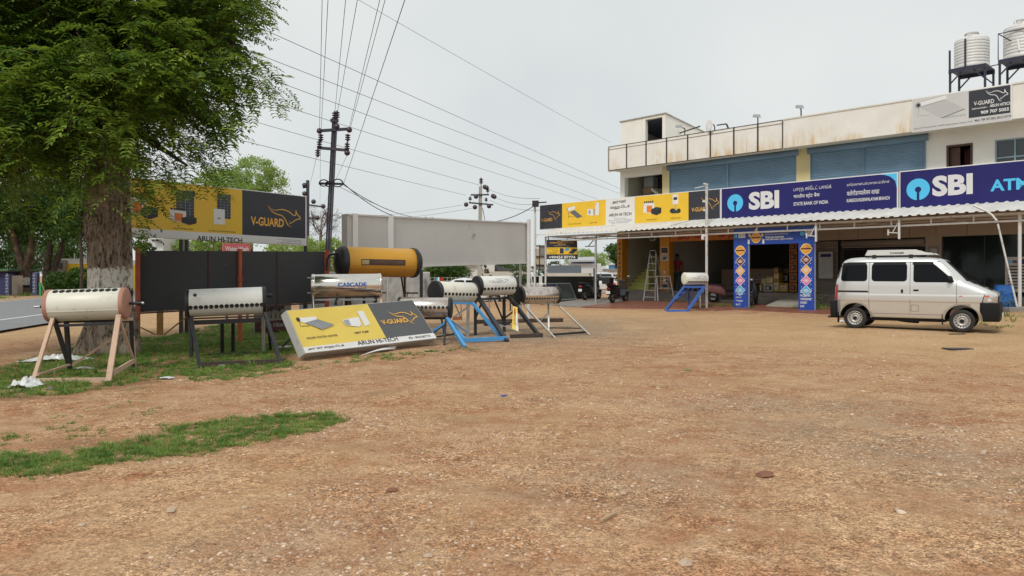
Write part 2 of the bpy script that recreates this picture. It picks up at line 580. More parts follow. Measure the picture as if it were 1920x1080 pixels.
mk[..., 2] = np.clip(damp_rutshade, 0, 1)
gm, nt, p = nodes('dirt and stones')
co = N(nt, 'ShaderNodeTexCoord').outputs['Object']
at = N(nt, 'ShaderNodeAttribute', attribute_name='mask')
sp = N(nt, 'ShaderNodeSeparateColor')
nt.links.new(at.outputs['Color'], sp.inputs[0])
n1 = noise_n(nt, co, 0.55, 6, 0.62)
n2 = noise_n(nt, co, 3.2, 6, 0.65)
n3 = noise_n(nt, co, 42, 4, 0.75)
base = mix(nt, ramp(nt, n1, 0.36, 0.64), (0.36, 0.185, 0.105), (0.44, 0.28, 0.175))
base = mix(nt, ramp(nt, n2, 0.44, 0.62), base, (0.48, 0.33, 0.22))
base = mix(nt, ramp(nt, noise_n(nt, co, 1.6, 5, .7), 0.57, 0.70), base, (0.30, 0.13, 0.062))
base = mix(nt, ramp(nt, noise_n(nt, co, .9, 7, .7), 0.56, 0.70), base, (0.29, 0.20, 0.12))
gfac = mix(nt, 1.0, sp.outputs[0], ramp(nt, n2, 0.25, 0.55), 'MULTIPLY')
base = mix(nt, gfac, base, (0.285, 0.245, 0.20))
base = mix(nt, sp.outputs[1], base, mix(nt, ramp(nt, noise_n(nt, co, .8, 6, .6, (1, 1, 1)), .35, .65), (0.44, 0.29, 0.165), (0.50, 0.355, 0.215)))
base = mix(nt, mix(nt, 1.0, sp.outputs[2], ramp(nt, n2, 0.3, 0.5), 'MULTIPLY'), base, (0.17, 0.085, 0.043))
vo = N(nt, 'ShaderNodeTexVoronoi', feature='F1')
vo.inputs['Scale'].default_value = 38
vo.inputs['Randomness'].default_value = 1
nt.links.new(co, vo.inputs['Vector'])
vs_ = N(nt, 'ShaderNodeSeparateColor')
nt.links.new(vo.outputs['Color'], vs_.inputs[0])
peb = ramp(nt, vo.outputs['Distance'], 0.20, 0.36, (1, 1, 1), (0, 0, 0))
sel = ramp(nt, vs_.outputs[0], 0.70, 0.74)
pm = mix(nt, 1.0, peb, sel, 'MULTIPLY')
pm = mix(nt, 1.0, pm, ramp(nt, n1, .3, .6, (.35, .35, .35), (1, 1, 1)), 'MULTIPLY')
base = mix(nt, pm, base, mix(nt, vs_.outputs[1], (0.50, 0.37, 0.25), (0.24, 0.125, 0.07)))
def grain(base, scale, lo, hi, amt):
    v = N(nt, 'ShaderNodeTexVoronoi', feature='F1')
    v.inputs['Scale'].default_value = scale
    nt.links.new(co, v.inputs['Vector'])
    q = N(nt, 'ShaderNodeSeparateColor')
    nt.links.new(v.outputs['Color'], q.inputs[0])
    f = ramp(nt, q.outputs[0], .1, .9, lo, hi)
    return mix(nt, amt, base, mix(nt, 1.0, base, f, 'MULTIPLY')), q.outputs[0], v.outputs['Distance']
rgh = ramp(nt, noise_n(nt, co, 1.15, 6, .68), .40, .62, (.22, .22, .22), (.85, .85, .85))
base = mix(nt, ramp(nt, noise_n(nt, co, 0.7, 6, .65), .50, .66), base, (0.50, 0.345, 0.225))
sm_ = N(nt, 'ShaderNodeMapRange'); sm_.inputs[3].default_value = 1.0; sm_.inputs[4].default_value = .45
nt.links.new(sp.outputs[1], sm_.inputs[0])
rgh = mix(nt, 1.0, rgh, sm_.outputs[0], 'MULTIPLY')
base, g1_, d1_ = grain(base, 125, (.36, .34, .32), (1.62, 1.60, 1.58), rgh)
base, g2_, d2_ = grain(base, 52, (.60, .56, .52), (1.38, 1.38, 1.38), rgh)
base, g3x, d3x = grain(base, 19, (.74, .70, .66), (1.20, 1.20, 1.20), rgh)
base = mix(nt, ramp(nt, n3, 0.35, 0.7), mix(nt, 1.0, base, (0.74, 0.71, 0.68), 'MULTIPLY'), mix(nt, 1.0, base, (1.16, 1.16, 1.15), 'MULTIPLY'))
spk = ramp(nt, noise_n(nt, co, 75, 2, .5), 0.66, 0.70)
base = mix(nt, spk, base, (0.07, 0.05, 0.035))
base = mix(nt, 1.0, base, (1.11, 1.085, 1.0), 'MULTIPLY')
nt.links.new(base, p.inputs['Base Color'])
p.inputs['Roughness'].default_value = 0.92
p.inputs['Specular IOR Level'].default_value = 0.2
b1 = N(nt, 'ShaderNodeBump')
b1.inputs['Strength'].default_value = 0.75
b1.inputs['Distance'].default_value = 0.02
hh = mix(nt, 0.5, n3, g1_)
hh = mix(nt, 0.35, hh, g2_)
hh = mix(nt, 0.35, hh, pm)
nt.links.new(hh, b1.inputs['Height'])
nt.links.new(b1.outputs[0], p.inputs['Normal'])
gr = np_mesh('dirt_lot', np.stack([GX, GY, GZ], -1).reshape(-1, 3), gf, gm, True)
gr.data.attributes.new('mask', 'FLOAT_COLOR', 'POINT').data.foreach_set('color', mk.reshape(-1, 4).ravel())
kind(gr, 'structure')

# the road along the left, running away beyond the boards
m_asph = mat('asphalt', (0.205, 0.208, 0.212), 0.85, 0, 0.10, 1.5, 0.35, 120, dirt=((0.26, 0.22, 0.17), 0.15, 0.6))
m_line = mat('road paint', (0.66, 0.66, 0.63), 0.7, 0, 0.08, 3, dirt=((0.2, 0.2, 0.2), 0.3, 4))
def rd(t, s): return V((-13.2 - 0.22 * t - s * 0.977, 19.4 + t - s * 0.215, 0))
def strip(name, s0, s1, z, m, t0=-40, t1=330, segs=60):
    mb = MB()
    w0 = [rd(t0 + (t1 - t0) * i / segs, s0) + V((0, 0, z)) for i in range(segs + 1)]
    w1 = [rd(t0 + (t1 - t0) * i / segs, s1) + V((0, 0, z)) for i in range(segs + 1)]
    for i in range(segs): mb.quad(w1[i], w0[i], w0[i + 1], w1[i + 1])
    return kind(mb.build(name, m), 'structure')
strip('road', 0.0, 9.6, 0.012, m_asph)
strip('road_marking', 1.95, 2.11, 0.017, m_line)
strip('road_marking', 9.1, 9.25, 0.017, m_line)
m_verge = mat('verge earth', (0.36, 0.24, 0.14), 0.95, 0, 0.2, 2, 0.4, 40)
strip('road_verge', 9.6, 11.5, 0.02, m_verge)

# paving in front of the shops: dull red tiles with a concrete band at the left
m_tile = mat('red paving tiles', (0.21, 0.085, 0.055), 0.55, 0, 0.2, 4, 0.1, 20, dirt=((0.33, 0.22, 0.15), 0.35, 2.5))
m_conc = mat('grey concrete', (0.24, 0.225, 0.205), 0.85, 0, 0.15, 3, 0.3, 40, dirt=((0.15, 0.13, 0.11), 0.3, 2))
mb = MB(FM)
def edge_d(u): return 4.75 + 0.55 * math.sin(u * .55) * (1 if u < 8 else .3) - (0.6 if u > 9 else 0)
for i in range(34):
    u0, u1 = 0.0 + i * 0.55, 0.0 + (i + 1) * 0.55
    mt = m_conc if u1 < 3.3 else m_tile
    for (da, db) in ((0.0, 2.2), (2.2, None)):
        e0, e1 = (db or edge_d(u0)), (db or edge_d(u1))
        zz = lambda d: 0.215 - 0.17 * max(0, min(1, (d - 2.0) / 3.0)) + 0.035
        mb.quad((u0, -e0, zz(e0)), (u1, -e1, zz(e1)), (u1, -da, zz(da)), (u0, -da, zz(da)), mt)
    mb.quad((u0, -edge_d(u0), -0.05), (u1, -edge_d(u1), -0.05), (u1, -edge_d(u1), zz(edge_d(u1))), (u0, -edge_d(u0), zz(edge_d(u0))), mt)
kind(mb.build('paving', m_tile), 'structure')
def HP(x, y):                          # walking height: paving where there is paving
    u, d = uv_of(x, y)
    if 0.0 < u < 18.7 and 0 < d < edge_d(u): return 0.25 - 0.17 * max(0, min(1, (d - 2.0) / 3.0))
    return hz(x, y)

# ------------------------------------------------------------------ grass and loose stones
m_grass = leafmat('grass blades', (0.075, 0.18, 0.028), (0.13, 0.28, 0.045), (0.30, 0.40, 0.10), 0.42)
def sdist(X, Y, poly):
    ed = np.full(X.shape, 99.0)
    for (x1, y1), (x2, y2) in zip(poly, poly[1:] + poly[:1]):
        dx, dy = x2 - x1, y2 - y1
        t_ = np.clip(((X - x1) * dx + (Y - y1) * dy) / (dx * dx + dy * dy + 1e-9), 0, 1)
        ed = np.minimum(ed, np.hypot(X - x1 - t_ * dx, Y - y1 - t_ * dy))
    return np.where(in_poly(X, Y, poly), ed, -ed)
def grass(poly, n, l0, l1, w, thr=0.0, f=2.2, amp=.22, tr=.04, per=22):
    """tufts of bent blades; the outline is broken up by noise"""
    xs = [q[0] for q in poly]; ys = [q[1] for q in poly]
    c = max(4, n // per)
    X = _rng.uniform(min(xs) - .4, max(xs) + .4, c); Y = _rng.uniform(min(ys) - .3, max(ys) + .3, c)
    sd = sdist(X, Y, poly)
    k = np.minimum(sd, .5) + amp * (fbm(X, Y, f, 3) + .6 * fbm(X, Y, f * 4.3, 2)) + _rng.normal(0, .05, c) > thr
    X, Y = X[k], Y[k]
    size = _rng.uniform(.55, 1.25, len(X))
    X, Y, size = np.repeat(X, per), np.repeat(Y, per), np.repeat(size, per)
    m = len(X)
    b = _rng.uniform(0, 6.283, m)
    rad = tr * np.sqrt(_rng.rand(m)) * size
    X = X + np.cos(b) * rad; Y = Y + np.sin(b) * rad
    Z = HT(X, Y) - 0.006
    L = _rng.uniform(l0, l1, m) * size
    a = b + 1.57 + _rng.normal(0, .5, m)
    lean = _rng.uniform(0.15, 1.3, m)
    base = np.stack([X, Y, Z], -1)
    wv = np.stack([np.cos(a), np.sin(a), np.zeros(m)], -1) * (w * _rng.uniform(.6, 1.2, m))[:, None]
    dirv = nrm0(np.stack([np.cos(b) * lean, np.sin(b) * lean, np.ones(m)], -1))
    mid = base + dirv * (L * .55)[:, None]
    bend = dirv + np.stack([np.cos(b), np.sin(b), -0.6 * np.ones(m)], -1) * 0.6
    tip = mid + bend * (L * .45)[:, None]
    vs = np.stack([base - wv, base + wv, mid + wv * .7, mid - wv * .7, tip - wv * .1, tip + wv * .1], 1).reshape(-1, 3)
    i0 = np.arange(m)[:, None] * 6
    return vs, np.concatenate([i0 + np.array([[0, 1, 2, 3]]), i0 + np.array([[3, 2, 5, 4]])], 0)
def nrm0(v): return v / np.maximum(np.linalg.norm(v, axis=-1, keepdims=True), 1e-9)
def grass_obj(parts, name='grass'):
    V_, F_, o = [], [], 0
    for v, f in parts:
        V_.append(v); F_.append(f + o); o += len(v)
    return kind(np_mesh(name, np.concatenate(V_), np.concatenate(F_), m_grass), 'stuff')
GRASS_A5 = gpoly([(0, 812), (30, 806), (60, 812), (30, 818)])
GRASS_A6 = gpoly([(250, 775), (300, 768), (310, 774), (262, 780)])
g1 = grass_obj([grass(GRASS_A, 90000, .02, .06, .0034, .02, 2.6, .14, .035), grass(GRASS_A, 5000, .05, .11, .0035, .1, 4, .3)] + [grass(q, 3000, .015, .05, .003, .0, 4, .12, .03) for q in (GRASS_A2, GRASS_A3, GRASS_A4, GRASS_A5, GRASS_A6)])
g2 = grass_obj([grass(GRASS_B, 190000, .03, .09, .005, .12, 1.5, .42, .05), grass(GRASS_B, 9000, .08, .2, .006, .3, 2, .4), grass(GRASS_C, 12000, .025, .07, .004, .0, 3, .15), grass(GRASS_D, 14000, .025, .08, .005, .14, 2.5, .3)])
verge = [(rd(t, s).x, rd(t, s).y) for t, s in ((-10, 11.2), (60, 11.2), (60, 14), (-10, 14))]
g3 = grass_obj([grass(verge, 16000, .15, .5, .03, .0, .6, .5, .3)])
# sparse tufts scattered over the dirt near the green
sc_ = gpoly([(0, 700), (560, 690), (700, 780), (500, 850), (0, 920)])
g4 = grass_obj([grass(sc_, 40000, .015, .045, .003, .72, 3.0, .5, .03, 12)])

m_stone = None
def stonemat():
    m, nt, p = nodes('loose stones')
    g = N(nt, 'ShaderNodeNewGeometry')
    r = N(nt, 'ShaderNodeValToRGB')
    e = r.color_ramp.elements
    e[0].color = (0.30, 0.15, 0.085, 1); e[1].color = (0.78, 0.64, 0.50, 1)
    x = e.new(0.3); x.color = (0.48, 0.31, 0.20, 1)
    x = e.new(0.75); x.color = (0.66, 0.49, 0.36, 1)
    nt.links.new(g.outputs['Random Per Island'], r.inputs[0])
    co = N(nt, 'ShaderNodeTexCoord').outputs['Object']
    c = mix(nt, ramp(nt, noise_n(nt, co, 90, 4), .3, .7), mix(nt, 1.0, r.outputs[0], (0.72, 0.7, 0.68), 'MULTIPLY'), r.outputs[0])
    nt.links.new(c, p.inputs['Base Color'])
    p.inputs['Roughness'].default_value = 0.9
    return m
m_stone = stonemat()
ICO_V = []
_t = (1 + 5 ** .5) / 2
for a, b in ((-1, _t), (1, _t), (-1, -_t), (1, -_t)): ICO_V.append((a, b, 0))
for a, b in ((-1, _t), (1, _t), (-1, -_t), (1, -_t)): ICO_V.append((0, a, b))
for a, b in ((_t, -1), (_t, 1), (-_t, -1), (-_t, 1)): ICO_V.append((a, 0, b))
ICO_V = np.array(ICO_V) / math.hypot(1, _t)
ICO_F = np.array([(0, 11, 5), (0, 5, 1), (0, 1, 7), (0, 7, 10), (0, 10, 11), (1, 5, 9), (5, 11, 4), (11, 10, 2), (10, 7, 6), (7, 1, 8), (3, 9, 4), (3, 4, 2), (3, 2, 6), (3, 6, 8), (3, 8, 9), (4, 9, 5), (2, 4, 11), (6, 2, 10), (8, 6, 7), (9, 8, 1)])
def stones(n, y0, y1, s0, s1, pw=3.0, dens=None):
    # uniform in the wedge the lot shows, a little wider than the view
    Y = np.sqrt(_rng.uniform(y0 * y0, y1 * y1, n))
    X = _rng.uniform(-0.78, 0.78, n) * Y
    u, d = uv_of(X, Y)
    k = (d > 5.4) & (X > -0.62 * Y) & (_rng.rand(n) < np.clip(0.2 + 1.5 * fbm(X, Y, 1.3, 3) + .5 * blob(X, Y, 1050, 760, .9, .9), 0.02, 1))
    for gp in (GRASS_A, GRASS_B): k &= ~in_poly(X, Y, gp) | (_rng.rand(n) < .15)
    X, Y = X[k], Y[k]
    m = len(X)
    S = s0 + (s1 - s0) * _rng.rand(m) ** pw
    sc = np.stack([S * _rng.uniform(.7, 1.4, m), S * _rng.uniform(.7, 1.2, m), S * _rng.uniform(.25, .6, m)], -1)
    a = _rng.uniform(0, 6.283, m)
    jit = 1 + _rng.normal(0, .24, (m, 12, 1))
    v = ICO_V[None] * jit * sc[:, None, :]
    ca, sa = np.cos(a)[:, None], np.sin(a)[:, None]
    x = v[..., 0] * ca - v[..., 1] * sa + X[:, None]
    y = v[..., 0] * sa + v[..., 1] * ca + Y[:, None]
    z = v[..., 2] + (HT(X, Y) + sc[:, 2] * .05)[:, None]
    return np.stack([x, y, z], -1).reshape(-1, 3), (ICO_F[None] + (np.arange(m) * 12)[:, None, None]).reshape(-1, 3)
va, fa = stones(60000, 2.8, 9.0, .003, .016, 3.2)
vb, fb_ = stones(16000, 6.0, 19, .006, .026, 4)
vc, fc = stones(900, 3.0, 14, .012, .038, 2.5)
kind(np_mesh('gravel', np.concatenate([va, vb, vc]), np.concatenate([fa, fb_ + len(va), fc + len(va) + len(vb)]), m_stone), 'stuff')
# ------------------------------------------------------------------ trees
m_bark = None
def barkmat(name, c0, c1, band=None):
    m, nt, p = nodes(name)
    co = N(nt, 'ShaderNodeTexCoord').outputs['Object']
    f = noise_n(nt, co, 7, 7, .7, (1, 1, .22))
    c = ramp(nt, f, .34, .66, c0, c1)
    g = noise_n(nt, co, 26, 6, .7, (1, 1, .3))
    c = mix(nt, ramp(nt, g, .40, .52, (1, 1, 1), (0, 0, 0)), c, tuple(x * .35 for x in c0))
    c = mix(nt, ramp(nt, noise_n(nt, co, 1.7, 4), .55, .7), c, tuple(x * 1.25 for x in c1))
    if band:                            # limewash ring with a black ring under it
        z = N(nt, 'ShaderNodeSeparateXYZ')
        nt.links.new(co, z.inputs[0])
        zz = N(nt, 'ShaderNodeMath', operation='ADD')
        wob = N(nt, 'ShaderNodeMath', operation='MULTIPLY_ADD')
        nt.links.new(noise_n(nt, co, 14, 6, .75), wob.inputs[0])
        wob.inputs[1].default_value = band[3]; wob.inputs[2].default_value = -band[3] / 2
        nt.links.new(z.outputs[2], zz.inputs[0]); nt.links.new(wob.outputs[0], zz.inputs[1])
        def gate(a, b):
            x = N(nt, 'ShaderNodeMath', operation='COMPARE')
            nt.links.new(zz.outputs[0], x.inputs[0])
            x.inputs[1].default_value = (a + b) / 2; x.inputs[2].default_value = (b - a) / 2
            return x.outputs[0]
        wfac = mix(nt, 1.0, gate(band[1], band[2]), ramp(nt, noise_n(nt, co, 17, 8, .75, (1, 1, .35)), .40, .50), 'MULTIPLY')
        c = mix(nt, wfac, c, (0.66, 0.64, 0.60))
        c = mix(nt, mix(nt, 1.0, gate(band[0], band[1]), (.85, .85, .85), 'MULTIPLY'), c, (0.018, 0.017, 0.016))
    nt.links.new(c, p.inputs['Base Color'])
    p.inputs['Roughness'].default_value = .95
    p.inputs['Specular IOR Level'].default_value = .15
    b = N(nt, 'ShaderNodeBump')
    b.inputs['Strength'].default_value = .9
    b.inputs['Distance'].default_value = .04
    nt.links.new(mix(nt, .4, f, g), b.inputs['Height'])
    nt.links.new(b.outputs[0], p.inputs['Normal'])
    return m
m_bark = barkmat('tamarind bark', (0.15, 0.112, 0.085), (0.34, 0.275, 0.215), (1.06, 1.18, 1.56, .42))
m_bark2 = barkmat('dark bark', (0.055, 0.042, 0.033), (0.12, 0.09, 0.068))  # darker brown than the tamarind trunk
m_bark3 = barkmat('whitewashed roadside bark', (0.10, 0.07, 0.05), (0.20, 0.14, 0.10), (0.55, 0.75, 1.3, .25))
m_leaf = leafmat('tamarind leaves', (0.022, 0.075, 0.009), (0.09, 0.19, 0.02), (0.32, 0.43, 0.05), .42)
m_leaf2 = leafmat('roadside leaves', (0.03, 0.075, 0.014), (0.055, 0.125, 0.022), (0.11, 0.19, 0.035), .35)
m_leaf3 = leafmat('pale green leaves', (0.22, 0.34, 0.07), (0.32, 0.46, 0.11), (0.46, 0.56, 0.2), .5)
m_leaf4 = leafmat('dull green leaves', (0.06, 0.10, 0.035), (0.09, 0.14, 0.05), (0.14, 0.18, 0.08), .3)
m_twig = mat('dry twigs', (0.17, 0.14, 0.12), .9, 0, .2, 5)

def limb(mb, pts, r0, r1, n=20, rough=0.06, seed=0, rows=6):
    """a tapering limb through pts with a rough, ridged surface"""
    pts = [V(p) for p in pts]
    # resample with Catmull-Rom
    q = [pts[0] * 2 - pts[1]] + pts + [pts[-1] * 2 - pts[-2]]
    path = []
    for i in range(1, len(q) - 2):
        for k in range(rows):
            t = k / rows
            a, b, c, d = q[i - 1], q[i], q[i + 1], q[i + 2]
            path.append(0.5 * ((2 * b) + (c - a) * t + (2 * a - 5 * b + 4 * c - d) * t * t + (3 * b - a - 3 * c + d) * t ** 3))
    path.append(pts[-1])
    L = len(path)
    vs, fs = [], []
    for i, p in enumerate(path):
        d = (path[min(i + 1, L - 1)] - path[max(i - 1, 0)]).normalized()
        a = V((1, 0, 0)); a = (a - d * a.dot(d)).normalized(); b = d.cross(a)
        r = r0 + (r1 - r0) * i / (L - 1)
        for k in range(n):
            t = 6.28318 * k / n
            w = a * math.cos(t) + b * math.sin(t)
            s = p + w * r
            f = 1 + rough * 2.2 * noise.noise(V((w.x * 2.2 + seed, w.y * 2.2, s.z * .55))) + rough * noise.noise(V((w.x * 7 + seed, w.y * 7, s.z * 1.3)))
            vs.append(p + w * r * f)
    for i in range(L - 1):
        for k in range(n):
            k2 = (k + 1) % n
            fs.append((i * n + k, i * n + k2, (i + 1) * n + k2, (i + 1) * n + k))
    mb.add(vs, fs, None, True)

def nrm(v): return v / np.maximum(np.linalg.norm(v, axis=-1, keepdims=True), 1e-9)
def fronds(C, D, L, pairs=6, ll=.13, lw=.03):
    """feathery compound leaves: C base points, D directions, L lengths -> two quads per drooping strip leaf"""
    m = len(C)
    up = np.tile(np.array([[0, 0, 1.0]]), (m, 1))
    S = nrm(np.cross(D, up) + 1e-4)
    U = nrm(np.cross(S, D))
    out = []
    for j in range(pairs):
        t = (j + .6) / pairs
        base = C + D * (L * t)[:, None] - up * (L * .28 * t * t)[:, None]
        for sg in (-1, 1):
            dv = nrm(S * sg + D * .45 + U * .15 + _rng.normal(0, .12, (m, 3)))
            d2 = nrm(dv - up * _rng.uniform(.3, 1.0, m)[:, None])
            wv = nrm(np.cross(dv, U) + _rng.normal(0, .2, (m, 3)))
            l = (ll * (1 - .5 * abs(t - .4)) * _rng.uniform(.8, 1.2, m))[:, None]
            w = wv * lw * .5
            mid = base + dv * l * .55
            tip = mid + d2 * l * .45
            out.append(np.stack([base - w * .35, base + w * .35, mid + w, mid - w, tip + w * .3, tip - w * .3], 1))
    q = np.stack(out, 1).reshape(-1, 3)
    i0 = np.arange(len(q) // 6)[:, None] * 6
    return q, np.concatenate([i0 + np.array([[0, 1, 2, 3]]), i0 + np.array([[3, 2, 4, 5]])], 0)
def ellipsoid_pts(blobs, n, shell=.0):
    w = np.array([b[3] * b[4] * b[5] for b in blobs]); w = w / w.sum()
    pick = _rng.choice(len(blobs), n, p=w)
    B = np.array([b[:6] for b in blobs])[pick]
    d = nrm(_rng.normal(0, 1, (n, 3)))
    r = (shell + (1 - shell) * _rng.rand(n)) ** (1 / 3)
    return B[:, :3] + d * r[:, None] * B[:, 3:6], d
def frond_crown(name, blobs, ntwig, per, mat, parent, droop=.7, tl=(.7, 1.4), fl=(.26, .42), pairs=6, ll=.13, lw=.03, centre=None):
    C, dn = ellipsoid_pts(blobs, ntwig, .25)
    D = nrm(dn * np.array([1, 1, .5]) + _rng.normal(0, .35, (ntwig, 3)) + np.array([0, 0, -droop * .55]))
    TL = _rng.uniform(*tl, ntwig)
    c, d, l, tw = [], [], [], []
    for j in range(per):
        t = (j + .3) / per
        p = C + D * (TL * t)[:, None] + np.array([0, 0, -1.0]) * (droop * .45 * TL * t * t)[:, None]
        side = nrm(np.cross(D, np.array([[0, 0, 1.0]])) + 1e-4) * (1 if j % 2 else -1)
        c.append(p)
        d.append(nrm(D * .55 + side * .9 + _rng.normal(0, .3, (ntwig, 3)) + np.array([0, 0, -.25 * droop])))
        l.append(_rng.uniform(*fl, ntwig))
    q, f = fronds(np.concatenate(c), np.concatenate(d), np.concatenate(l), pairs, ll, lw)
    ob = np_mesh(name, q, f, mat, False, parent)
    return ob, C, D, TL
def twigs_mesh(name, C, D, TL, droop, r, mat, parent, start=None, k=0):
    """thin stems: each twig as a 3-sided tapering sliver"""
    n = len(C)
    vs = []
    for t in (0, .35, .7, 1.0):
        p = C + D * (TL * t)[:, None] + np.array([0, 0, -1.0]) * (droop * .45 * TL * t * t)[:, None]
        rr = r * (1 - .8 * t)
        s = nrm(np.cross(D, np.array([[0, 0, 1.0]])) + 1e-4)
        u = nrm(np.cross(s, D))
        for a in (0, 2.09, 4.19):
            vs.append(p + (s * math.cos(a) + u * math.sin(a)) * rr)
    vs = np.stack(vs, 1).reshape(-1, 3)
    fs = []
    for i in range(3):
        for k in range(3):
            fs.append((i * 3 + k, i * 3 + (k + 1) % 3, i * 3 + 3 + (k + 1) % 3, i * 3 + 3 + k))
    fs = (np.array(fs)[None] + (np.arange(n) * 12)[:, None, None]).reshape(-1, 4)
    return np_mesh(name, vs, fs, mat, False, parent)
def leaf_crown(name, blobs, n, size, mat, parent, shell=.35, clump=40, cs=.28, asp=.45):
    """broad leaf crown: leaves gathered in clumps through the volume"""
    nc = max(8, n // clump)
    C, d = ellipsoid_pts(blobs, nc, shell)
    idx = _rng.randint(0, nc, n)
    rad = np.array([b[3] for b in blobs]).mean() * cs
    P_ = C[idx] + _rng.normal(0, 1, (n, 3)) * rad * np.array([1, 1, .7]) * .5
    a = nrm(_rng.normal(0, 1, (n, 3)) + np.array([0, 0, -.3]))
    b = nrm(np.cross(a, _rng.normal(0, 1, (n, 3))))
    s = size * _rng.uniform(.6, 1.3, n)[:, None]
    q = np.stack([P_ - a * s, P_ + b * s * asp, P_ + a * s, P_ - b * s * asp], 1).reshape(-1, 3)
    return np_mesh(name, q, np.arange(len(q)).reshape(-1, 4), mat, False, parent)
def PB(x, y, Z, r, rz=None, ry=None):  # blob from a photo point: centre, radii in metres
    p = P(x, y, Z)
    return (p.x, p.y, p.z, r, ry or r, rz or r)

# the big tamarind at the left
tb = GT(206, 662)
big = thing('tamarind_tree', 'huge feathery tree with a thick whitewashed trunk behind the salmon capped heater', 'tree', tb)
mb = MB()
TZ = tb.y
tp = lambda x, y, Z=None: P(x, y, Z or TZ)
limb(mb, [tb + V((0, 0, -.15)), tp(207, 640), tp(207, 560), tp(205, 480), tp(203, 400), tp(198, 330), tp(192, 262)], .365, .32, 40, .075, 1.3, 10)
limb(mb, [tp(178, 480, TZ - .1), tp(168, 428, TZ - .2), tp(170, 385, TZ - .2), tp(180, 345, TZ - .1)], .08, .10, 16, .16, 4.1, 7)   # burr on the side
limb(mb, [tp(238, 640), tp(240, 520), tp(236, 420), tp(232, 330), tp(240, 250)], .09, .10, 16, .14, 7.7, 8)                # buttress ridge
limb(mb, [tb + V((-.42, -.1, -.1)), tp(176, 610), tp(180, 560)], .22, .12, 14, .12, 2.2)
limb(mb, [tb + V((.42, -.12, -.1)), tp(240, 600), tp(232, 560)], .22, .12, 14, .12, 3.2)
mb.build('trunk', m_bark, big)
mb = MB()
for pts, a, b in (([(192, 290, 13.8), (150, 180, 13.5), (90, 40, 13.0), (40, -160, 12.5)], .27, .12),
                  ([(205, 285, 13.8), (270, 170, 14.2), (345, 50, 14.6), (395, -60, 15)], .25, .15),
                  ([(200, 300, 13.8), (210, 170, 14.5), (230, 0, 15.2), (260, -200, 16)], .25, .12),
                  ([(345, 50, 14.6), (400, 60, 14.2), (450, 90, 13.8)], .10, .03),
                  ([(270, 170, 14.2), (340, 200, 13.4), (400, 240, 13.0)], .09, .03),
                  ([(150, 180, 13.5), (60, 210, 12.6), (-60, 230, 12)], .12, .05),
                  ([(230, 230, 13.8), (290, 270, 12.8), (350, 310, 12.4)], .08, .02),
                  ([(150, 230, 13.6), (90, 290, 12.8), (20, 330, 12.4)], .10, .03)):
    limb(mb, [tp(*q) for q in pts], a, b, 12, .1, a * 30, 5)
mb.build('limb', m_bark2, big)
CROWN = [PB(60, 0, 13.5, 1.6, 1.1), PB(-80, 40, 13, 1.8, 1.5), PB(180, -40, 13.6, 1.6, 1.1), PB(300, -50, 14.2, 1.5, .9), PB(385, -5, 14.4, .8, .55), PB(430, -60, 14.2, .7, .6),
         PB(90, 140, 12.8, 1.0, .7), PB(180, 110, 12.4, 1.2, .85), PB(275, 105, 12.9, 1.1, .8), PB(345, 110, 13.4, .75, .65), PB(385, 85, 13.6, .55, .4),
         PB(-40, 210, 12.6, 1.2, .8), PB(50, 235, 12.4, .8, .5), PB(150, 205, 12.0, .9, .5), PB(250, 195, 12.2, .85, .5), PB(320, 185, 12.8, .65, .45), PB(365, 180, 13.0, .45, .32),
         PB(285, 222, 12.4, .5, .22), PB(335, 212, 12.8, .4, .2), PB(15, 270, 12.2, .8, .3), PB(120, 250, 12.2, .55, .28),
         PB(200, 245, 14.8, .9, .5), PB(100, 90, 15.4, 1.6, 1.3), PB(260, 30, 15.8, 1.5, 1.1), PB(190, 160, 15.2, 1.2, .7), PB(320, 140, 15, .8, .6), PB(50, 200, 15, 1.1, .7)]
cw, C_, D_, T_ = frond_crown('crown', CROWN, 1750, 6, m_leaf, big, droop=.6, tl=(.5, 1.1), fl=(.25, .42), pairs=6, ll=.165, lw=.042)
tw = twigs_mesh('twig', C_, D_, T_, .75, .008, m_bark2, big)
# hanging sprays at the crown's right edge and over the board
SPRAY = [(430, 95, 13.4, .5, -.25, 1.15), (445, 120, 13.4, .6, -.45, .9), (410, 60, 13.6, .6, -.12, .9), (440, 20, 13.8, .5, -.15, .6), (445, 55, 13.9, .35, -.1, .6), (395, 170, 13.2, .5, -.5, .7), (380, 205, 13.0, .5, -.3, .75),
         (395, 235, 12.9, .5, -.15, .55), (360, 255, 12.8, .5, -.3, .9), (335, 275, 12.6, .5, -.35, .9), (290, 300, 12.3, .5, -.4, .8), (240, 310, 12.1, .55, -.45, .8), (255, 360, 12.4, .5, -.35, .6), (245, 395, 12.6, .45, -.3, .5), (300, 330, 12.3, .7, -.25, .6),
         (150, 290, 11.8, .1, -.8, .8), (200, 220, 11.2, .25, -.8, 1.3), (160, 60, 11.4, .4, -.7, 1.4), (60, 190, 11.6, -.3, -.6, 1.0), (30, 300, 11.6, -.2, -.6, .9), (470, -10, 13.8, .4, -.3, .6)]
c, d, l, sC, sD, sL = [], [], [], [], [], []
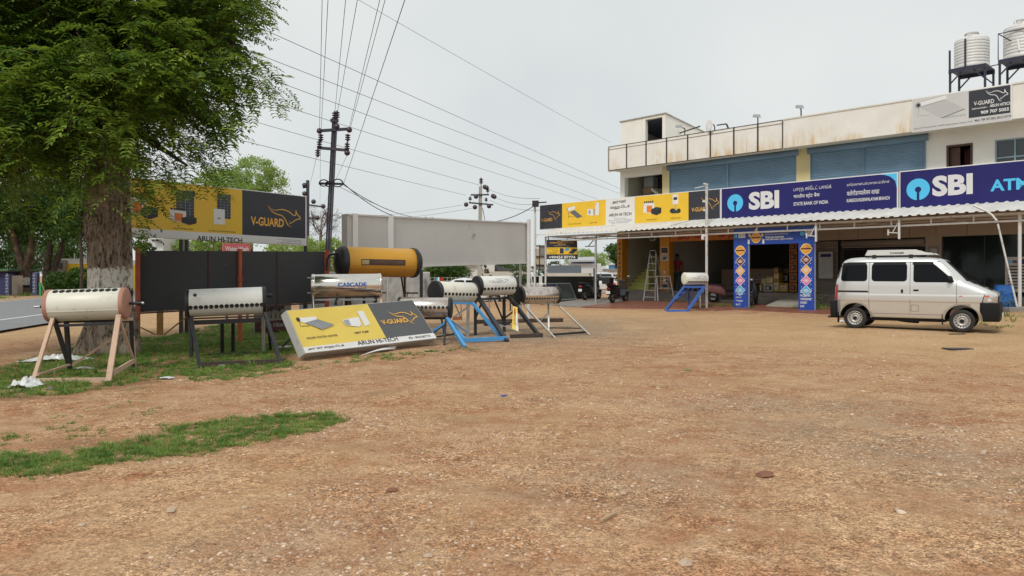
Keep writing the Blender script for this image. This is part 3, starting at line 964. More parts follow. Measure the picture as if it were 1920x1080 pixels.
for (x, y, Z, dx, dz, L) in SPRAY:
    o = np.array(P(x, y, Z))
    for k in range(5):
        D = nrm(np.array([dx, _rng.normal(0, .25), dz]) + _rng.normal(0, .22, 3))
        O = o + _rng.normal(0, .12, 3)
        LL = L * _rng.uniform(.6, 1.05)
        sC.append(O); sD.append(D); sL.append(LL)
        m = int(LL / .13)
        for j in range(m):
            t = (j + .4) / m
            sd = nrm(np.cross(D, [0, 0, 1.0])) * (1 if j % 2 else -1)
            c.append(O + D * LL * t - np.array([0, 0, .34 * LL * t * t])); d.append(nrm(D * .5 + sd * .85 + _rng.normal(0, .25, 3) + np.array([0, 0, -.2]))); l.append(_rng.uniform(.2, .34))
q, f = fronds(np.array(c), np.array(d), np.array(l), 6, .12, .028)
np_mesh('spray', q, f, m_leaf, False, big)
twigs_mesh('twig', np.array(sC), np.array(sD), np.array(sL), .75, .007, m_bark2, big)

def tree(name, label, base, trunk, blobs, n, size, lm, bm, group=None, cat='tree', shell=.35, cs=.28, clump=40):
    t = thing(name, label, cat, base, 0, group)
    if trunk:
        mb = MB()
        for pts, a, b in trunk: limb(mb, pts, a, b, 12, .08, a * 17, 5)
        mb.build('trunk', bm, t)
    leaf_crown('crown', blobs, n, size, lm, t, shell, clump, cs)
    return t
GB = 'trees across the road'
b = GT(43, 553)
tree('roadside_tree', 'broad tree across the road with a forked trunk ringed in whitewash', b, [([b + V((0, 0, -.2)), P(43, 530, b.y), P(45, 500, b.y)], .48, .40), ([P(44, 505, b.y), P(34, 470, b.y), P(20, 420, b.y), P(5, 380, b.y)], .32, .12), ([P(46, 508, b.y), P(58, 470, b.y), P(60, 430, b.y), P(70, 380, b.y)], .30, .10), ([P(48, 500, b.y), P(70, 488, b.y), P(100, 460, b.y)], .10, .04)],
     [PB(20, 370, b.y - 2, 3.0, 2.0), PB(80, 380, b.y, 3.0, 1.7), PB(-60, 400, b.y, 3.2, 2.4), PB(40, 330, b.y + 2, 3.5, 2), PB(20, 425, b.y + 3, 1.6, .9), PB(95, 430, b.y - 1, 1.4, .8), PB(0, 440, b.y + 6, 2.6, 1.4), PB(130, 400, b.y + 4, 2.6, 1.6), PB(60, 455, b.y + 9, 2.0, .8)], 38000, .12, m_leaf2, m_bark3, GB)
b2 = V((P(90, 540, 55).x, 55, 0))
tree('roadside_tree', 'pair of dark leaning trunks under a low crown across the road', b2, [([b2 + V((0, 0, -.2)), P(86, 520, 55), P(92, 480, 55), P(100, 440, 55)], .30, .16), ([b2 + V((.3, 0, -.2)), P(100, 510, 55.2), P(112, 475, 55.2), P(125, 430, 55.2)], .28, .15)],
     [PB(110, 400, 55, 2.6, 1.6), PB(150, 410, 56, 2.2, 1.4), PB(130, 440, 54, 1.5, .8), PB(70, 440, 57, 1.6, .9), PB(140, 370, 57, 2.4, 1.5)], 17000, .13, m_leaf2, m_bark2, GB)
b3 = V((P(152, 540, 50).x, 50, 0))
tree('roadside_tree', 'slim straight dark trunk just left of the big tamarind trunk', b3, [([b3 + V((0, 0, -.2)), P(153, 500, 50), P(151, 450, 50), P(150, 390, 50)], .12, .09)], [PB(150, 400, 50, 1.6, 1.0), PB(175, 380, 50, 1.5, 1)], 5000, .12, m_leaf2, m_bark2, GB)
for x, y, Z, r, rz, n, lab in ((60, 478, 74, 3.6, 1.6, 9000, 'hazy green thicket behind the forked trunk across the road'), (135, 466, 76, 2.6, 1.2, 5000, 'hazy green thicket above the yellow wall across the road'), (120, 530, 53.2, 1.25, .85, 3600, 'dark bush beside the leaning trunks across the road'), (152, 526, 52.6, 1.0, .95, 3000, 'dark bush under the slim straight trunk across the road'), (22, 494, 62, 1.8, 1.4, 3500, 'pale bush behind the slatted fence at the far left')):
    bp = P(x, y, Z); bp.z = 0
    tree('roadside_bush', lab, bp, None, [PB(x, y, Z, r, rz), PB(x + 14, y + 6, Z, r * .7, rz * .6), PB(x - 12, y + 8, Z, r * .7, rz * .6)], n, .11, m_leaf2, None, None, 'bush')
b = V((P(470, 540, 62).x, 62, 0))
tree('feathery_tree', 'pale green feathery tree rising above the yellow billboard', b, [([b, P(468, 450, 62), P(460, 380, 62)], .3, .18), ([P(462, 400, 62), P(500, 350, 62)], .15, .06), ([P(465, 400, 62), P(420, 355, 62)], .15, .06)],
     [PB(432, 345, 62, 1.7, 1.1), PB(480, 332, 62, 1.9, 1.7), PB(512, 345, 62, 1.2, 1.4), PB(390, 352, 62, 1.5, 1.1), PB(400, 330, 63, 1.0, .8), PB(452, 375, 61, 2.6, 1.4), PB(410, 330, 64, 1.0, .7)], 24000, .10, m_leaf3, m_bark2, None, 'tree', .3, .22, 30)
b = V((P(420, 540, 48).x, 48, 0))
tree('leafy_tree', 'green tree seen between the billboard and the charcoal hoarding', b, [([b, P(420, 480, 48), P(415, 440, 48)], .2, .1)], [PB(400, 458, 48, 1.4, .9), PB(440, 450, 48, 1.2, .8), PB(350, 462, 48, 1.0, .5), PB(540, 466, 47, 1.3, .5)], 9000, .10, m_leaf3, m_bark2)
b = V((P(262, 540, 33).x, 33, 0))
tree('leafy_bush', 'dark bush just right of the tamarind trunk above the hoarding', b, [([b, P(262, 480, 33)], .08, .05)], [PB(258, 452, 33, .5, .5), PB(266, 470, 33, .5, .4)], 1800, .07, m_leaf2, m_bark2, None, 'bush')
b = V((P(620, 560, 34).x, 34, 0))
tree('leafy_bush', 'bright green bush between the wooden pole and the yellow heater', b, [([b, P(615, 510, 34)], .07, .04)], [PB(592, 470, 34, .8, .55), PB(622, 480, 34, .8, .8), PB(632, 505, 34, .6, .7), PB(570, 468, 35, .6, .4)], 9000, .06, m_leaf3, m_bark2, None, 'bush')
# bare tree: fine brown twigs
b = V((P(602, 540, 68).x, 68, 0))
bt = thing('bare_tree', 'bare brown tree hazy behind the small pole and the wooden pole', 'tree', b)
mb = MB()
limb(mb, [b, P(600, 480, 68), P(602, 430, 68)], .22, .12, 10)
rr = random.Random(4)
def branch(p, d, L, r, k):
    q = p + d * L
    mb.tube([p, (p + q) / 2 + V((rr.gauss(0, .06), rr.gauss(0, .06), 0)) * L, q], [r, r * .8, r * .6], 4)
    if k:
        for _ in range(4): branch(p + d * L * rr.uniform(.4, 1), (d + V((rr.gauss(0, .6), rr.gauss(0, .6), rr.gauss(.1, .4)))).normalized(), L * rr.uniform(.5, .75), r * .6, k - 1)
for a in range(7): branch(P(601, 450 - a * 4, 68), V((rr.gauss(0, .6), rr.gauss(0, .5), .8)).normalized(), 1.3, .05, 3)
mb.build('trunk', m_twig, bt)
leaf_crown('crown', [PB(602, 420, 68, 1.7, 2.0)], 2600, .045, m_twig, bt, .1, 20, .2)
# greenery beyond the lot, in the middle
for nm, lab, x, y, Z, bl, n, sz, lm in (
    ('leafy_tree', 'dark round topped tree beneath the blank billboard behind the white heaters', 835, 515, 58, [(812, 512, 1.0, .6), (838, 503, 1.3, .75), (858, 512, 1.0, .55), (824, 518, 1.1, .5)], 9000, .09, m_leaf2),
    ('leafy_tree', 'small hazy tree beyond the compound wall right of the blank board post', 1010, 500, 104, [(1040, 498, 1.0, .6), (1005, 505, .8, .5), (1065, 500, .9, .5)], 3500, .09, m_leaf4),
    ('leafy_tree', 'light green tree behind the white house under the awning', 1090, 490, 85, [(1088, 486, 1.5, 1.2), (1100, 492, 1.7, 1.0), (1120, 488, 1.5, .9), (1076, 495, 1, .8)], 9000, .11, m_leaf3),
    ('leafy_tree', 'dark green tree just left of the numbered orange pillar', 1155, 480, 70, [(1156, 472, 1.0, .9), (1166, 480, 1.0, 1.0), (1148, 468, .6, .3)], 6000, .09, m_leaf2),
    ('leafy_tree', 'green tree line behind the low grey roof under the blank billboard', 950, 500, 95, [(925, 500, 2.2, .7), (955, 498, 2.2, .9), (975, 500, 1.6, .8)], 6000, .11, m_leaf2)):
    bb = P(x, y, Z); bb.z = 0.0
    tree(nm, lab, bb, [([bb, P(x, y + 5, Z)], .14, .08)], [PB(a, c_, Z, r, rz) for a, c_, r, rz in bl], n, sz, lm, m_bark2)
for x, y, Z, r, rz, n, lm, lab in ((975, 515, 45, .6, .55, 1500, m_leaf4, 'straggly bush growing in front of the compound wall left of the board post'), (905, 508, 48, .35, .6, 700, m_leaf4, 'thin creeper climbing the concrete pole behind the white heaters'), (957, 545, 30, .35, .35, 600, m_leaf2, 'low bush seen between the white heaters'), (1012, 510, 48, .5, .6, 900, m_leaf4, 'dull bush behind the framed notice board')):
    bb = P(x, y, Z); bb.z = 0
    tree('roadside_bush', lab, bb, [([bb, P(x, y + 4, Z)], .03, .02)], [PB(x, y, Z, r, rz), PB(x + 8, y + 10, Z, r * .8, rz * .6)], n, .055, lm, m_bark2, None, 'bush')
# ------------------------------------------------------------------ the shop building
m_cream = mat('cream plaster', (0.68, 0.655, 0.57), 0.8, 0, 0.07, 1.2, 0.15, 30, dirt=((0.32, 0.28, 0.22), 0.2, 1.5))
m_ivory = mat('ivory plaster', (0.77, 0.755, 0.70), 0.8, 0, 0.06, 1.0, 0.12, 30, dirt=((0.40, 0.36, 0.28), 0.15, 1.2))
m_ycream = mat('pale yellow plaster', (0.62, 0.52, 0.27), 0.8, 0, 0.07, 1.5, 0.12, 30, dirt=((0.4, 0.33, 0.2), 0.2, 2))
m_brown = mat('brown beige cladding', (0.33, 0.28, 0.22), 0.7, 0, 0.08, 1, 0.05, 20)
m_room = mat('dim interior plaster', (0.06, 0.056, 0.05), 0.85, 0, 0.1, 1)  # plaster colour darkened to stand in for the gloom indoors
m_stairw = mat('stairwell plaster', (0.46, 0.44, 0.36), 0.85, 0, 0.1, 1)
m_stair = mat('lime painted steps', (0.48, 0.50, 0.14), 0.7, 0, 0.12, 2, dirt=((0.2, 0.19, 0.1), 0.3, 3))
m_shut = mat('blue grey shutter steel', (0.15, 0.245, 0.34), 0.5, 0, 0.10, 1.5, dirt=((0.16, 0.18, 0.2), 0.25, 1.5), streak=((0.09, 0.14, 0.2), 0.3, 5))
m_shutd = mat('dull brown shutter steel', (0.19, 0.17, 0.15), 0.6, 0, 0.12, 2)
m_opil = mat('orange pillar paint', (0.62, 0.27, 0.028), 0.6, 0, 0.1, 2, dirt=((0.3, 0.13, 0.05), 0.2, 4))
m_step = mat('worn step stone', (0.22, 0.19, 0.165), 0.7, 0, 0.15, 2, 0.1, 30)
m_wood = mat('dark door wood', (0.075, 0.035, 0.022), 0.6, 0, 0.25, 6)
m_sheet = mat('weathered white roofing sheet', (0.60, 0.59, 0.56), 0.6, 0, 0.10, 2, dirt=((0.25, 0.23, 0.2), 0.3, 2.5), streak=((0.3, 0.28, 0.24), 0.35, 6))
m_rframe = mat('rusted black frame', (0.06, 0.045, 0.04), 0.7, 0, 0.3, 8)
def stained():
    m, nt, p = nodes('rust stained fascia')
    co = N(nt, 'ShaderNodeTexCoord').outputs['Object']
    z = N(nt, 'ShaderNodeSeparateXYZ')
    nt.links.new(co, z.inputs[0])
    c = ramp(nt, noise_n(nt, co, 1.3, 6), .3, .7, (0.70, 0.685, 0.63), (0.79, 0.775, 0.73))
    c = mix(nt, ramp(nt, noise_n(nt, co, 2.2, 8, .7, (1, 1, .35)), .58, .72), c, (0.60, 0.59, 0.56))
    g = noise_n(nt, co, 5.5, 7, .7, (1, 1, .09))
    band = ramp(nt, z.outputs[2], 6.58 / 10, 7.3 / 10)
    zr = N(nt, 'ShaderNodeMapRange')
    zr.inputs['From Min'].default_value = 6.55; zr.inputs['From Max'].default_value = 7.45
    zr.inputs['To Min'].default_value = 1; zr.inputs['To Max'].default_value = 0
    nt.links.new(z.outputs[2], zr.inputs[0])
    mu = N(nt, 'ShaderNodeMath', operation='MULTIPLY')
    xr = ramp(nt, noise_n(nt, co, .55, 3), .47, .6)
    nt.links.new(zr.outputs[0], mu.inputs[0]); nt.links.new(xr, mu.inputs[1])
    m2 = N(nt, 'ShaderNodeMath', operation='MULTIPLY')
    nt.links.new(mu.outputs[0], m2.inputs[0]); nt.links.new(ramp(nt, g, .40, .6), m2.inputs[1])
    c = mix(nt, m2.outputs[0], c, (0.60, 0.40, 0.15))
    nt.links.new(c, p.inputs['Base Color'])
    p.inputs['Roughness'].default_value = .75
    return m
m_fascia = stained()
U1 = 23.0
B = thing('commercial_building', 'long two storey cream building with blue shutters above the bank and shops', 'building', P0, FA)
def wall(name, boxes, m, bev=0.0):
    mb = MB(FM)
    for b in boxes: mb.box(*b)
    return mb.build(name, m, B, bev)
FZ = 0.70                              # shop floor
# floors, roof, back: x0,y0,z0,x1,y1,z1 with y into the building
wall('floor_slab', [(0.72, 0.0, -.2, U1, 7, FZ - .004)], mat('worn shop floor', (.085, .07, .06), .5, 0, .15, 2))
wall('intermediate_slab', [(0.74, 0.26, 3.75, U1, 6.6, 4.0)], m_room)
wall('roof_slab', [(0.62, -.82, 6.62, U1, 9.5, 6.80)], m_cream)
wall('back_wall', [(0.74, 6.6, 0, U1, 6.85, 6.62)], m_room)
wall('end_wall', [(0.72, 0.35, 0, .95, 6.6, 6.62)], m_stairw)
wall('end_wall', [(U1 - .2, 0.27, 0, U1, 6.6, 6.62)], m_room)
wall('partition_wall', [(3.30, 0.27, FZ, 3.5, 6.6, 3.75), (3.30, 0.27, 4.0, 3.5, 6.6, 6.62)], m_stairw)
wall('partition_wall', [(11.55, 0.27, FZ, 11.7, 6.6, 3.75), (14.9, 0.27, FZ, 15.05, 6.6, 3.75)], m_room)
wall('upper_wall', [(3.5, 0.02, 3.42, 10.66, .25, 4.75), (0.97, 0.02, 3.62, 3.3, .25, 4.75)], m_brown)
wall('upper_wall', [(10.66, 0.0, 2.83, U1, .25, 4.75)], m_brown)
mb = MB(FM)
for u in (10.68, 11.6, 12.35, 13.3, 14.2, 15.1, 16.1, 17.1, 18.1):
    mb.box(u, -.006, 2.84, u + .012, .01, 4.0)
mb.build('panel_joint', m_rframe, B)
wall('pier', [(14.75, 0.0, FZ, 15.28, .27, 2.83)], m_brown)
wall('pier', [(10.48, 0.0, FZ, 10.69, .27, 2.83)], m_brown)
wall('pier', [(0.76, 0.0, 4.75, 1.03, .3, 6.62)], m_ivory)
wall('pier', [(3.3, -.05, 4.2, 3.69, .3, 6.62)], m_ycream)
wall('pier', [(9.89, -.05, 4.2, 10.47, .3, 6.62)], m_ycream)
wall('lintel', [(1.03, 0.0, 6.28, 3.3, .25, 6.62)], m_ivory)
# first floor right: ivory wall round a door and a window
wall('front_wall', [(14.75, 0.0, 4.2, 15.45, .25, 6.62), (15.45, 0, 6.1, 16.28, .25, 6.62), (16.28, 0, 4.2, 16.96, .25, 6.62), (16.96, 0, 6.1, 18.6, .25, 6.62), (16.96, 0, 4.2, 18.6, .25, 4.9), (18.6, 0, 4.2, U1, .25, 6.62)], m_ivory)
mb = MB(FM); mb.box(15.45, -.02, 4.2, 15.52, .1, 6.1); mb.box(16.21, -.02, 4.2, 16.28, .1, 6.1); mb.box(15.52, -.02, 6.03, 16.21, .1, 6.1)
dr = MB(FM); dr.box(15.53, .13, 4.2, 15.85, .17, 6.02)
for z0 in (4.4, 5.2): dr.box(15.59, .115, z0, 15.79, .13, z0 + .65)
d0 = dr.build('door', m_wood, B, .004)
mb.build('door_frame', m_wood, d0)
mb = MB(FM); mb.box(15.86, .6, 4.2, 16.2, .62, 6.0); mb.build('curtain', mat('maroon curtain', (.10, .03, .03), .9, 0, .3, 12), B)
m_wglass = glassmat('dim window glass', (0.035, 0.045, 0.05), .08)
m_wframe = mat('blue grey window frame', (0.22, 0.30, 0.36), .5, 0, .08, 3)
mb = MB(FM)
for u in (16.96, 17.52, 18.06, 18.55): mb.box(u, -.02, 4.9, u + .05, .08, 6.1)
for z in (4.9, 5.45, 6.05): mb.box(17.0, -.015, z, 18.6, .075, z + .045)
wf = mb.build('window', m_wframe, B)
mb = MB(FM); mb.box(17.0, .03, 4.93, 18.58, .04, 6.07); mb.build('pane', m_wglass, wf)
mb = MB(FM); mb.box(17.02, .3, 4.9, 17.5, .32, 6.1); mb.build('curtain', m_cream, B)
# roof-edge fascia
wall('fascia', [(9.74, -.9, 6.60, U1, -.78, 7.74)], m_fascia)
mb = MB(FM)
mb.box(9.7, -.93, 7.74, U1, -.75, 7.79)
mb.build('fascia_cap', m_cream, B)
xs = [pf(x, 250, .9)[0] for x in (1141, 1175, 1211.5, 1250, 1289.5, 1332, 1376, 1421, 1468)]
for a, b in zip(xs[:-1], xs[1:]):
    mb = MB(FM); mb.box(a + .02, -.9, 6.60, b - .02, -.85, 7.74)
    pn = mb.build('fascia_panel', m_fascia, B)
    mb = MB(FM)
    for q in ((a, 6.58, a + .035, 7.77), (b - .035, 6.58, b, 7.77), (a + .035, 6.575, b - .035, 6.6), (a + .035, 7.74, b - .035, 7.765), (a + .035, 7.60, b - .035, 7.615)):
        mb.box(q[0], -.915, q[1], q[2], -.902, q[3])
    mb.build('panel_frame', m_rframe, pn)
mb = MB(FM); mb.box(.62, -.84, 6.55, 9.72, -.7, 7.7); mb.build('fascia_backing', m_cream, B)
mb = MB(FM); mb.prism(Fr(FW(.55, .95, 6.55), V((1, .3, 0)), V((0, 0, 1))), [(-.05, 0), (.15, .02), (.17, 1.2), (-.02, 1.17)], .05); mb.build('fascia_return', m_sheet, B)
# stair head room on the roof
wall('stair_head', [(0.83, -.05, 6.8, 2.32, .15, 9.08), (3.3, -.05, 6.8, 3.47, .15, 9.1), (2.32, -.05, 6.8, 3.3, .15, 7.85), (2.32, -.05, 8.98, 3.3, .15, 9.09)], m_ivory)
mb = MB(FM)
mb.hexa([(3.3, .15, 6.8), (3.47, .15, 6.8), (3.47, 6.5, 6.8), (3.3, 6.5, 6.8), (3.3, .15, 9.1), (3.47, .15, 9.1), (3.47, 6.5, 8.25), (3.3, 6.5, 8.25)])
mb.hexa([(.83, .15, 6.8), (1.0, .15, 6.8), (1.0, 6.5, 6.8), (.83, 6.5, 6.8), (.83, .15, 9.1), (1.0, .15, 9.1), (1.0, 6.5, 8.25), (.83, 6.5, 8.25)])
mb.box(.83, 6.5, 6.8, 3.47, 6.7, 8.2)
mb.build('stair_head', m_ivory, B)
mb = MB(FM)
mb.grid(lambda a, b: (1.0 + 2.3 * a, .1 + 6.4 * b, 9.02 - .82 * b + .02 * math.sin(a * 2.3 / .15 * 6.28)), 120, 2)
mb.build('stair_head_roof', mat('blue grey inner sheet', (.11, .14, .2), .6, 0, .1, 3), B)
mb = MB(FM); mb.hexa([(.78, -.1, 9.08), (3.52, -.1, 9.1), (3.52, 6.75, 8.22), (.78, 6.75, 8.22), (.78, -.1, 9.13), (3.52, -.1, 9.15), (3.52, 6.75, 8.27), (.78, 6.75, 8.27)]); mb.build('stair_head_coping', mat('mossy coping', (.36, .35, .31), .9, 0, .3, 4, dirt=((.12, .11, .09), .45, 5)), B)
# roller shutters
def shutter(u0, u1, z0, z1, m, d=.0, pitch=.085, hood=True):
    mb = MB(FM)
    n = int((z1 - z0) / pitch)
    prof = []
    for i in range(n):
        for t, o in ((0, 0.0), (.18, .012), (.5, .022), (.82, .012), (.97, 0.0)):
            prof.append((z0 + (i + t) * pitch, -d - o + .02))
    vs = []
    for z, y in prof: vs += [(u0, y, z), (u1, y, z)]
    mb.add(vs, [(2 * i, 2 * i + 1, 2 * i + 3, 2 * i + 2) for i in range(len(prof) - 1)], None, False)
    return mb.build('roller_shutter', m, B)
for (a, b) in ((3.71, 6.70), (6.78, 9.87), (10.49, 12.5), (12.6, 14.73)):
    s = shutter(a, b, 4.25, 6.5, m_shut)
    mb = MB(FM); mb.box(a - .04, -.045, 4.25, a, .03, 6.47); mb.box(b, -.045, 4.25, b + .04, .03, 6.47); mb.build('guide_rail', m_shut, s)
for (a, b) in ((3.60, 9.98), (10.38, 14.86)):
    mb = MB(FM); mb.lathe([(.001, 0), (.14, 0), (.14, b - a), (.001, b - a)], (a, -.02, 6.50), (1, 0, 0), 16); mb.build('shutter_hood', m_shut, B)
# open landing on the first floor: back wall, stair soffit, a few things kept on it
mb = MB(FM); mb.hexa([(2.2, .6, 5.6), (3.3, .6, 4.75), (3.3, 4.5, 4.75), (2.2, 4.5, 5.6), (2.2, .6, 5.75), (3.3, .6, 4.95), (3.3, 4.5, 4.95), (2.2, 4.5, 5.75)]); mb.build('stair_flight', m_stairw, B)
mb = MB(FM); mb.prism(Fr(FW(2.1, -.5, 5.1), FM.to_3x3() @ V((1, 0, 0)), V((0, 0, 1))), [(0.9, 0), (1.2, .4), (1.2, 1.5), (.55, 1.5), (1.2, .75)], .15); mb.build('stair_flight', m_ivory, B)
# stairs up from the ground floor
mb = MB(FM)
for i in range(17):
    mb.box(0.97, .35 + i * .27, FZ, 2.12, .35 + (i + 1) * .27 + (0 if i < 16 else .6), FZ + (i + 1) * .178)
mb.build('staircase', m_stair, B)
mb = MB(FM); mb.hexa([(2.12, .3, FZ), (2.26, .3, FZ), (2.26, 4.9, FZ), (2.12, 4.9, FZ), (2.12, .3, FZ + 1.0), (2.26, .3, FZ + 1.0), (2.26, 4.9, 3.74), (2.12, 4.9, 3.74)]); mb.build('stair_parapet', m_stair, B)
# front steps
for i in range(3):
    mb = MB(FM)
    for (a, b) in ((.72, 9.85), (11.25, U1)):
        mb.box(a, -.95 + i * .3, .1, b, -.004, FZ - .003 - (2 - i) * .165 - .165 * 0)
    mb.build('front_step', m_step, B, .008)
mb = MB(FM); mb.hexa([(9.86, -2.6, .1), (11.24, -2.6, .1), (11.24, -.01, .1), (9.86, -.01, .1), (9.86, -2.6, .26), (11.24, -2.6, .26), (11.24, -.01, FZ), (9.86, -.01, FZ)]); mb.build('ramp', mat('pale ramp concrete', (.34, .32, .27), .85, 0, .12, 3, .2, 40), B)
# orange pillars
mb = MB(FM); mb.box(.66, -.12, FZ - .1, .96, .34, 3.62)
p1 = mb.build('pillar', m_opil, B)
mb = MB()
X3 = FM.to_3x3() @ V((1, 0, 0))
fr = Fr(FW(.66, .12, 0), X3, V((0, 0, 1)))
for i, ch in enumerate('9942487774'):
    z = 3.05 - i * .232
    mb.text(fr, ch, .07, z - .17, .23, z, None, .02)
mb.build('lettering', m_ink, p1)
mb = MB(FM); mb.box(3.21, -.12, FZ - .1, 3.74, .26, 3.42)
p2 = mb.build('pillar', m_opil, B)
mb = MB(); fr = Fr(FW(3.21, .12, 0), X3, V((0, 0, 1)))
for z0, z1, c in ((2.45, 2.75, m_green_d), (2.12, 2.4, m_ogrey), (1.08, 1.3, m_ink), (.82, 1.02, m_green_d)):
    mb.rect(fr, .06, z0, .47, z1, m_white); mb.rect(fr, .08, z0 + .02, .45, z1 - .02, c, .006)
    mb.flat(fr, [(.14, z0 + .05), (.3, z0 + .04), (.4, z0 + .16), (.22, z0 + .17)], m_panel if c is not m_ink else m_white, .008)
mb.rect(fr, .22, 1.5, .32, 1.62, m_white)
mb.build('poster', m_white, p2)
# the shop name over the shutter opening, red Tamil letters on orange
t = MB(FM); t.box(3.76, -.08, 3.0, 10.46, -.02, 3.41)
nb = t.build('name_board', mat('orange name board', (.60, .22, .04), .6, 0, .1, 2), B)
mb = MB(); fr = Fr(FW(0, .08, 0), X3, V((0, 0, 1)))
mb.text(fr, 'அருண்', 4.15, 3.05, 5.75, 3.38, m_red, .03)
mb.text(fr, 'ைஹ-ெடக்', 6.3, 3.05, 8.6, 3.38, m_red, .03)
mb.build('lettering', m_red, nb)
# bank side, ground floor: dull shutter, folding gate under a half rolled shutter, glass front
shutter(10.7, 11.55, FZ, 2.83, m_shutd, -.06, .07)
mb = MB(FM); mb.lathe([(.001, 0), (.13, 0), (.13, 3.0), (.001, 3.0)], (11.72, .05, 2.66), (1, 0, 0), 14); mb.box(11.72, .02, 2.5, 14.72, .06, 2.62); mb.build('rolled_shutter', m_shutd, B)
mb = MB(FM)
for k in range(40): mb.box(11.74 + k * .075, .16, FZ, 11.755 + k * .075, .18, 2.5)
for z in (FZ + .1, 1.6, 2.42): mb.box(11.72, .185, z, 14.72, .2, z + .04)
mb.build('folding_gate', m_black, B)
m_fglass, nt, p = nodes('dark shopfront glass')
p.inputs['Base Color'].default_value = (.02, .03, .03, 1); p.inputs['Roughness'].default_value = .05
p.inputs['Transmission Weight'].default_value = 0.0
tr = N(nt, 'ShaderNodeBsdfTransparent'); tr.inputs[0].default_value = (.75, .83, .8, 1)
mxs = N(nt, 'ShaderNodeMixShader'); mxs.inputs[0].default_value = .6
nt.links.new(p.outputs[0], mxs.inputs[1]); nt.links.new(tr.outputs[0], mxs.inputs[2])
nt.links.new(mxs.outputs[0], [n for n in nt.nodes if n.type == 'OUTPUT_MATERIAL'][0].inputs[0])
mb = MB(FM)
for a, b in ((15.3, 16.6), (16.62, 17.9), (17.92, 19.2), (19.22, 20.5), (20.52, 22.6)): mb.box(a, .1, FZ, b, .112, 2.82)
mb.build('glass_front', m_fglass, B)
mb = MB(FM)
for u in (15.28, 16.6, 17.9, 19.2): MB(FM).box(u, .09, FZ, u + .03, .13, 2.82).build('glazing_bar', m_black, B)
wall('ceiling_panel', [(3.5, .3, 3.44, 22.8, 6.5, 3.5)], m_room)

# things about the shop fronts -------------------------------------------------
def FT(name, label, cat, u, d, z, group=None): return thing(name, label, cat, FW(u, d, z), FA, group)
# framed notice on the dull shutter
t = FT('notice_board', 'framed notice hung on the dull brown shutter beside the blue arch', 'notice', 11.1, 0.02, 1.4)
mb = MB(FM); mb.box(10.78, -.075, 1.25, 11.45, -.045, 2.42); mb.build('frame', mat('notice frame', (.12, .08, .06), .6), t)
mb = MB(FM); mb.box(10.83, -.082, 1.3, 11.40, -.076, 2.37, m_ogrey); mb.build('sheet', mat('notice paper', (.30, .29, .29), .6), t)
mb = MB(); fr = Fr(FW(10.83, .082, 1.3), X3, V((0, 0, 1)))
mb.rect(fr, .08, .86, .5, .98, m_navy)
for k in range(9): mb.rect(fr, .07, .15 + k * .072, .07 + .4 * (.7 + .3 * ((k * 7) % 4) / 3), .172 + k * .072, m_ogrey)
mb.build('print', m_ogrey, t)
t = FT('wall_notice', 'small dark notice plate on the pier left of the bank glass', 'notice', 14.95, .01, 2.2)
mb = MB(FM); mb.box(14.86, -.02, 2.1, 15.2, -.002, 2.5); mb.build('plate', m_shutd, t)
mb = MB(FM); mb.box(14.92, -.024, 2.2, 15.14, -.021, 2.4); mb.build('print', m_ogrey, t)
t = FT('bank_poster', 'grey bank poster with blue heading inside the glass at far right', 'poster', 17.7, -.02, 1.0)
a0, zt = pf(1884, 482, -.02); a1, zb = pf(1925, 548, -.02)
mb = MB(FM); mb.box(a0, .055, zb, 18.4, .075, zt); mb.build('sheet', mat('poster paper', (.50, .50, .48), .6), t)
mb = MB(); fr = Fr(FW(a0, -.05, zb), X3, V((0, 0, 1)))
hh = zt - zb
mb.disc(fr, .14, hh - .16, .05, m_cyan); mb.text(fr, 'SBI', .21, hh - .21, .36, hh - .11, m_navy, .03); mb.rect(fr, .42, hh - .24, .8, hh - .08, m_navy)
for k in range(8): mb.rect(fr, .08, .12 + k * .105, .7 - .07 * (k % 3), .165 + k * .105, m_ink)
mb.build('print', m_ink, t)
t = FT('wall_fan_light', 'small square lamp over the stairs opening', 'lamp', 2.75, .06, 3.2)
mb = MB(FM); mb.box(2.6, -.1, 3.08, 2.92, -.02, 3.34); mb.build('housing', m_ogrey, t, .01)
mb = MB(FM); mb.box(2.64, -.112, 3.12, 2.88, -.1, 3.30); mb.build('lens', m_wglass, t)

# ------------------------------------------------------------------ awning along the shop fronts
A = FT('awning', 'long white corrugated awning over the shop fronts with a tube truss', 'awning', -1, 3.9, 0)
mb = MB(FM)
def aw(a, b):
    u = -1.0 + 20.9 * a
    d = 3.95 * (1 - b) + .0
    ph = (u / .27) % 1
    c = .022 if .1 < ph < .5 else -.012
    zz = 3.36 + (3.95 - d) * .31 if d > 2.5 else 3.36 + 1.45 * .31 + (2.5 - d) * .06
    if b == 0: zz += .012 * math.sin(int(u / .27) * 12.9)
    return (u, -d, zz + c)
mb.grid(aw, 20 * 31, 6, None, False)
sh = mb.build('sheet', m_sheet, A)
sm = sh.modifiers.new('thick', 'SOLIDIFY'); sm.thickness = .006; sm.offset = 0
def tubebox(name, boxes, m=m_steel):
    mb = MB(FM)
    for b in boxes: mb.box(*b)
    return mb.build(name, m, A, .004)
tubebox('truss_chord', [(-.85, -3.66, 3.255, 19.8, -3.60, 3.315)])
tubebox('truss_chord', [(-.85, -3.66, 3.03, 19.8, -3.60, 3.09)])
for i in range(18): tubebox('truss_web', [(-.8 + i * 1.2, -3.65, 3.09, -.76 + i * 1.2, -3.61, 3.255)])
for i in range(9): tubebox('purlin', [(-.6 + i * 2.4, -3.6, 3.24, -.55 + i * 2.4, 0, 3.3)])
for d in (1.0, 2.4): tubebox('purlin', [(-.85, -d - .03, 3.3 , 19.8, -d + .03, 3.36)])
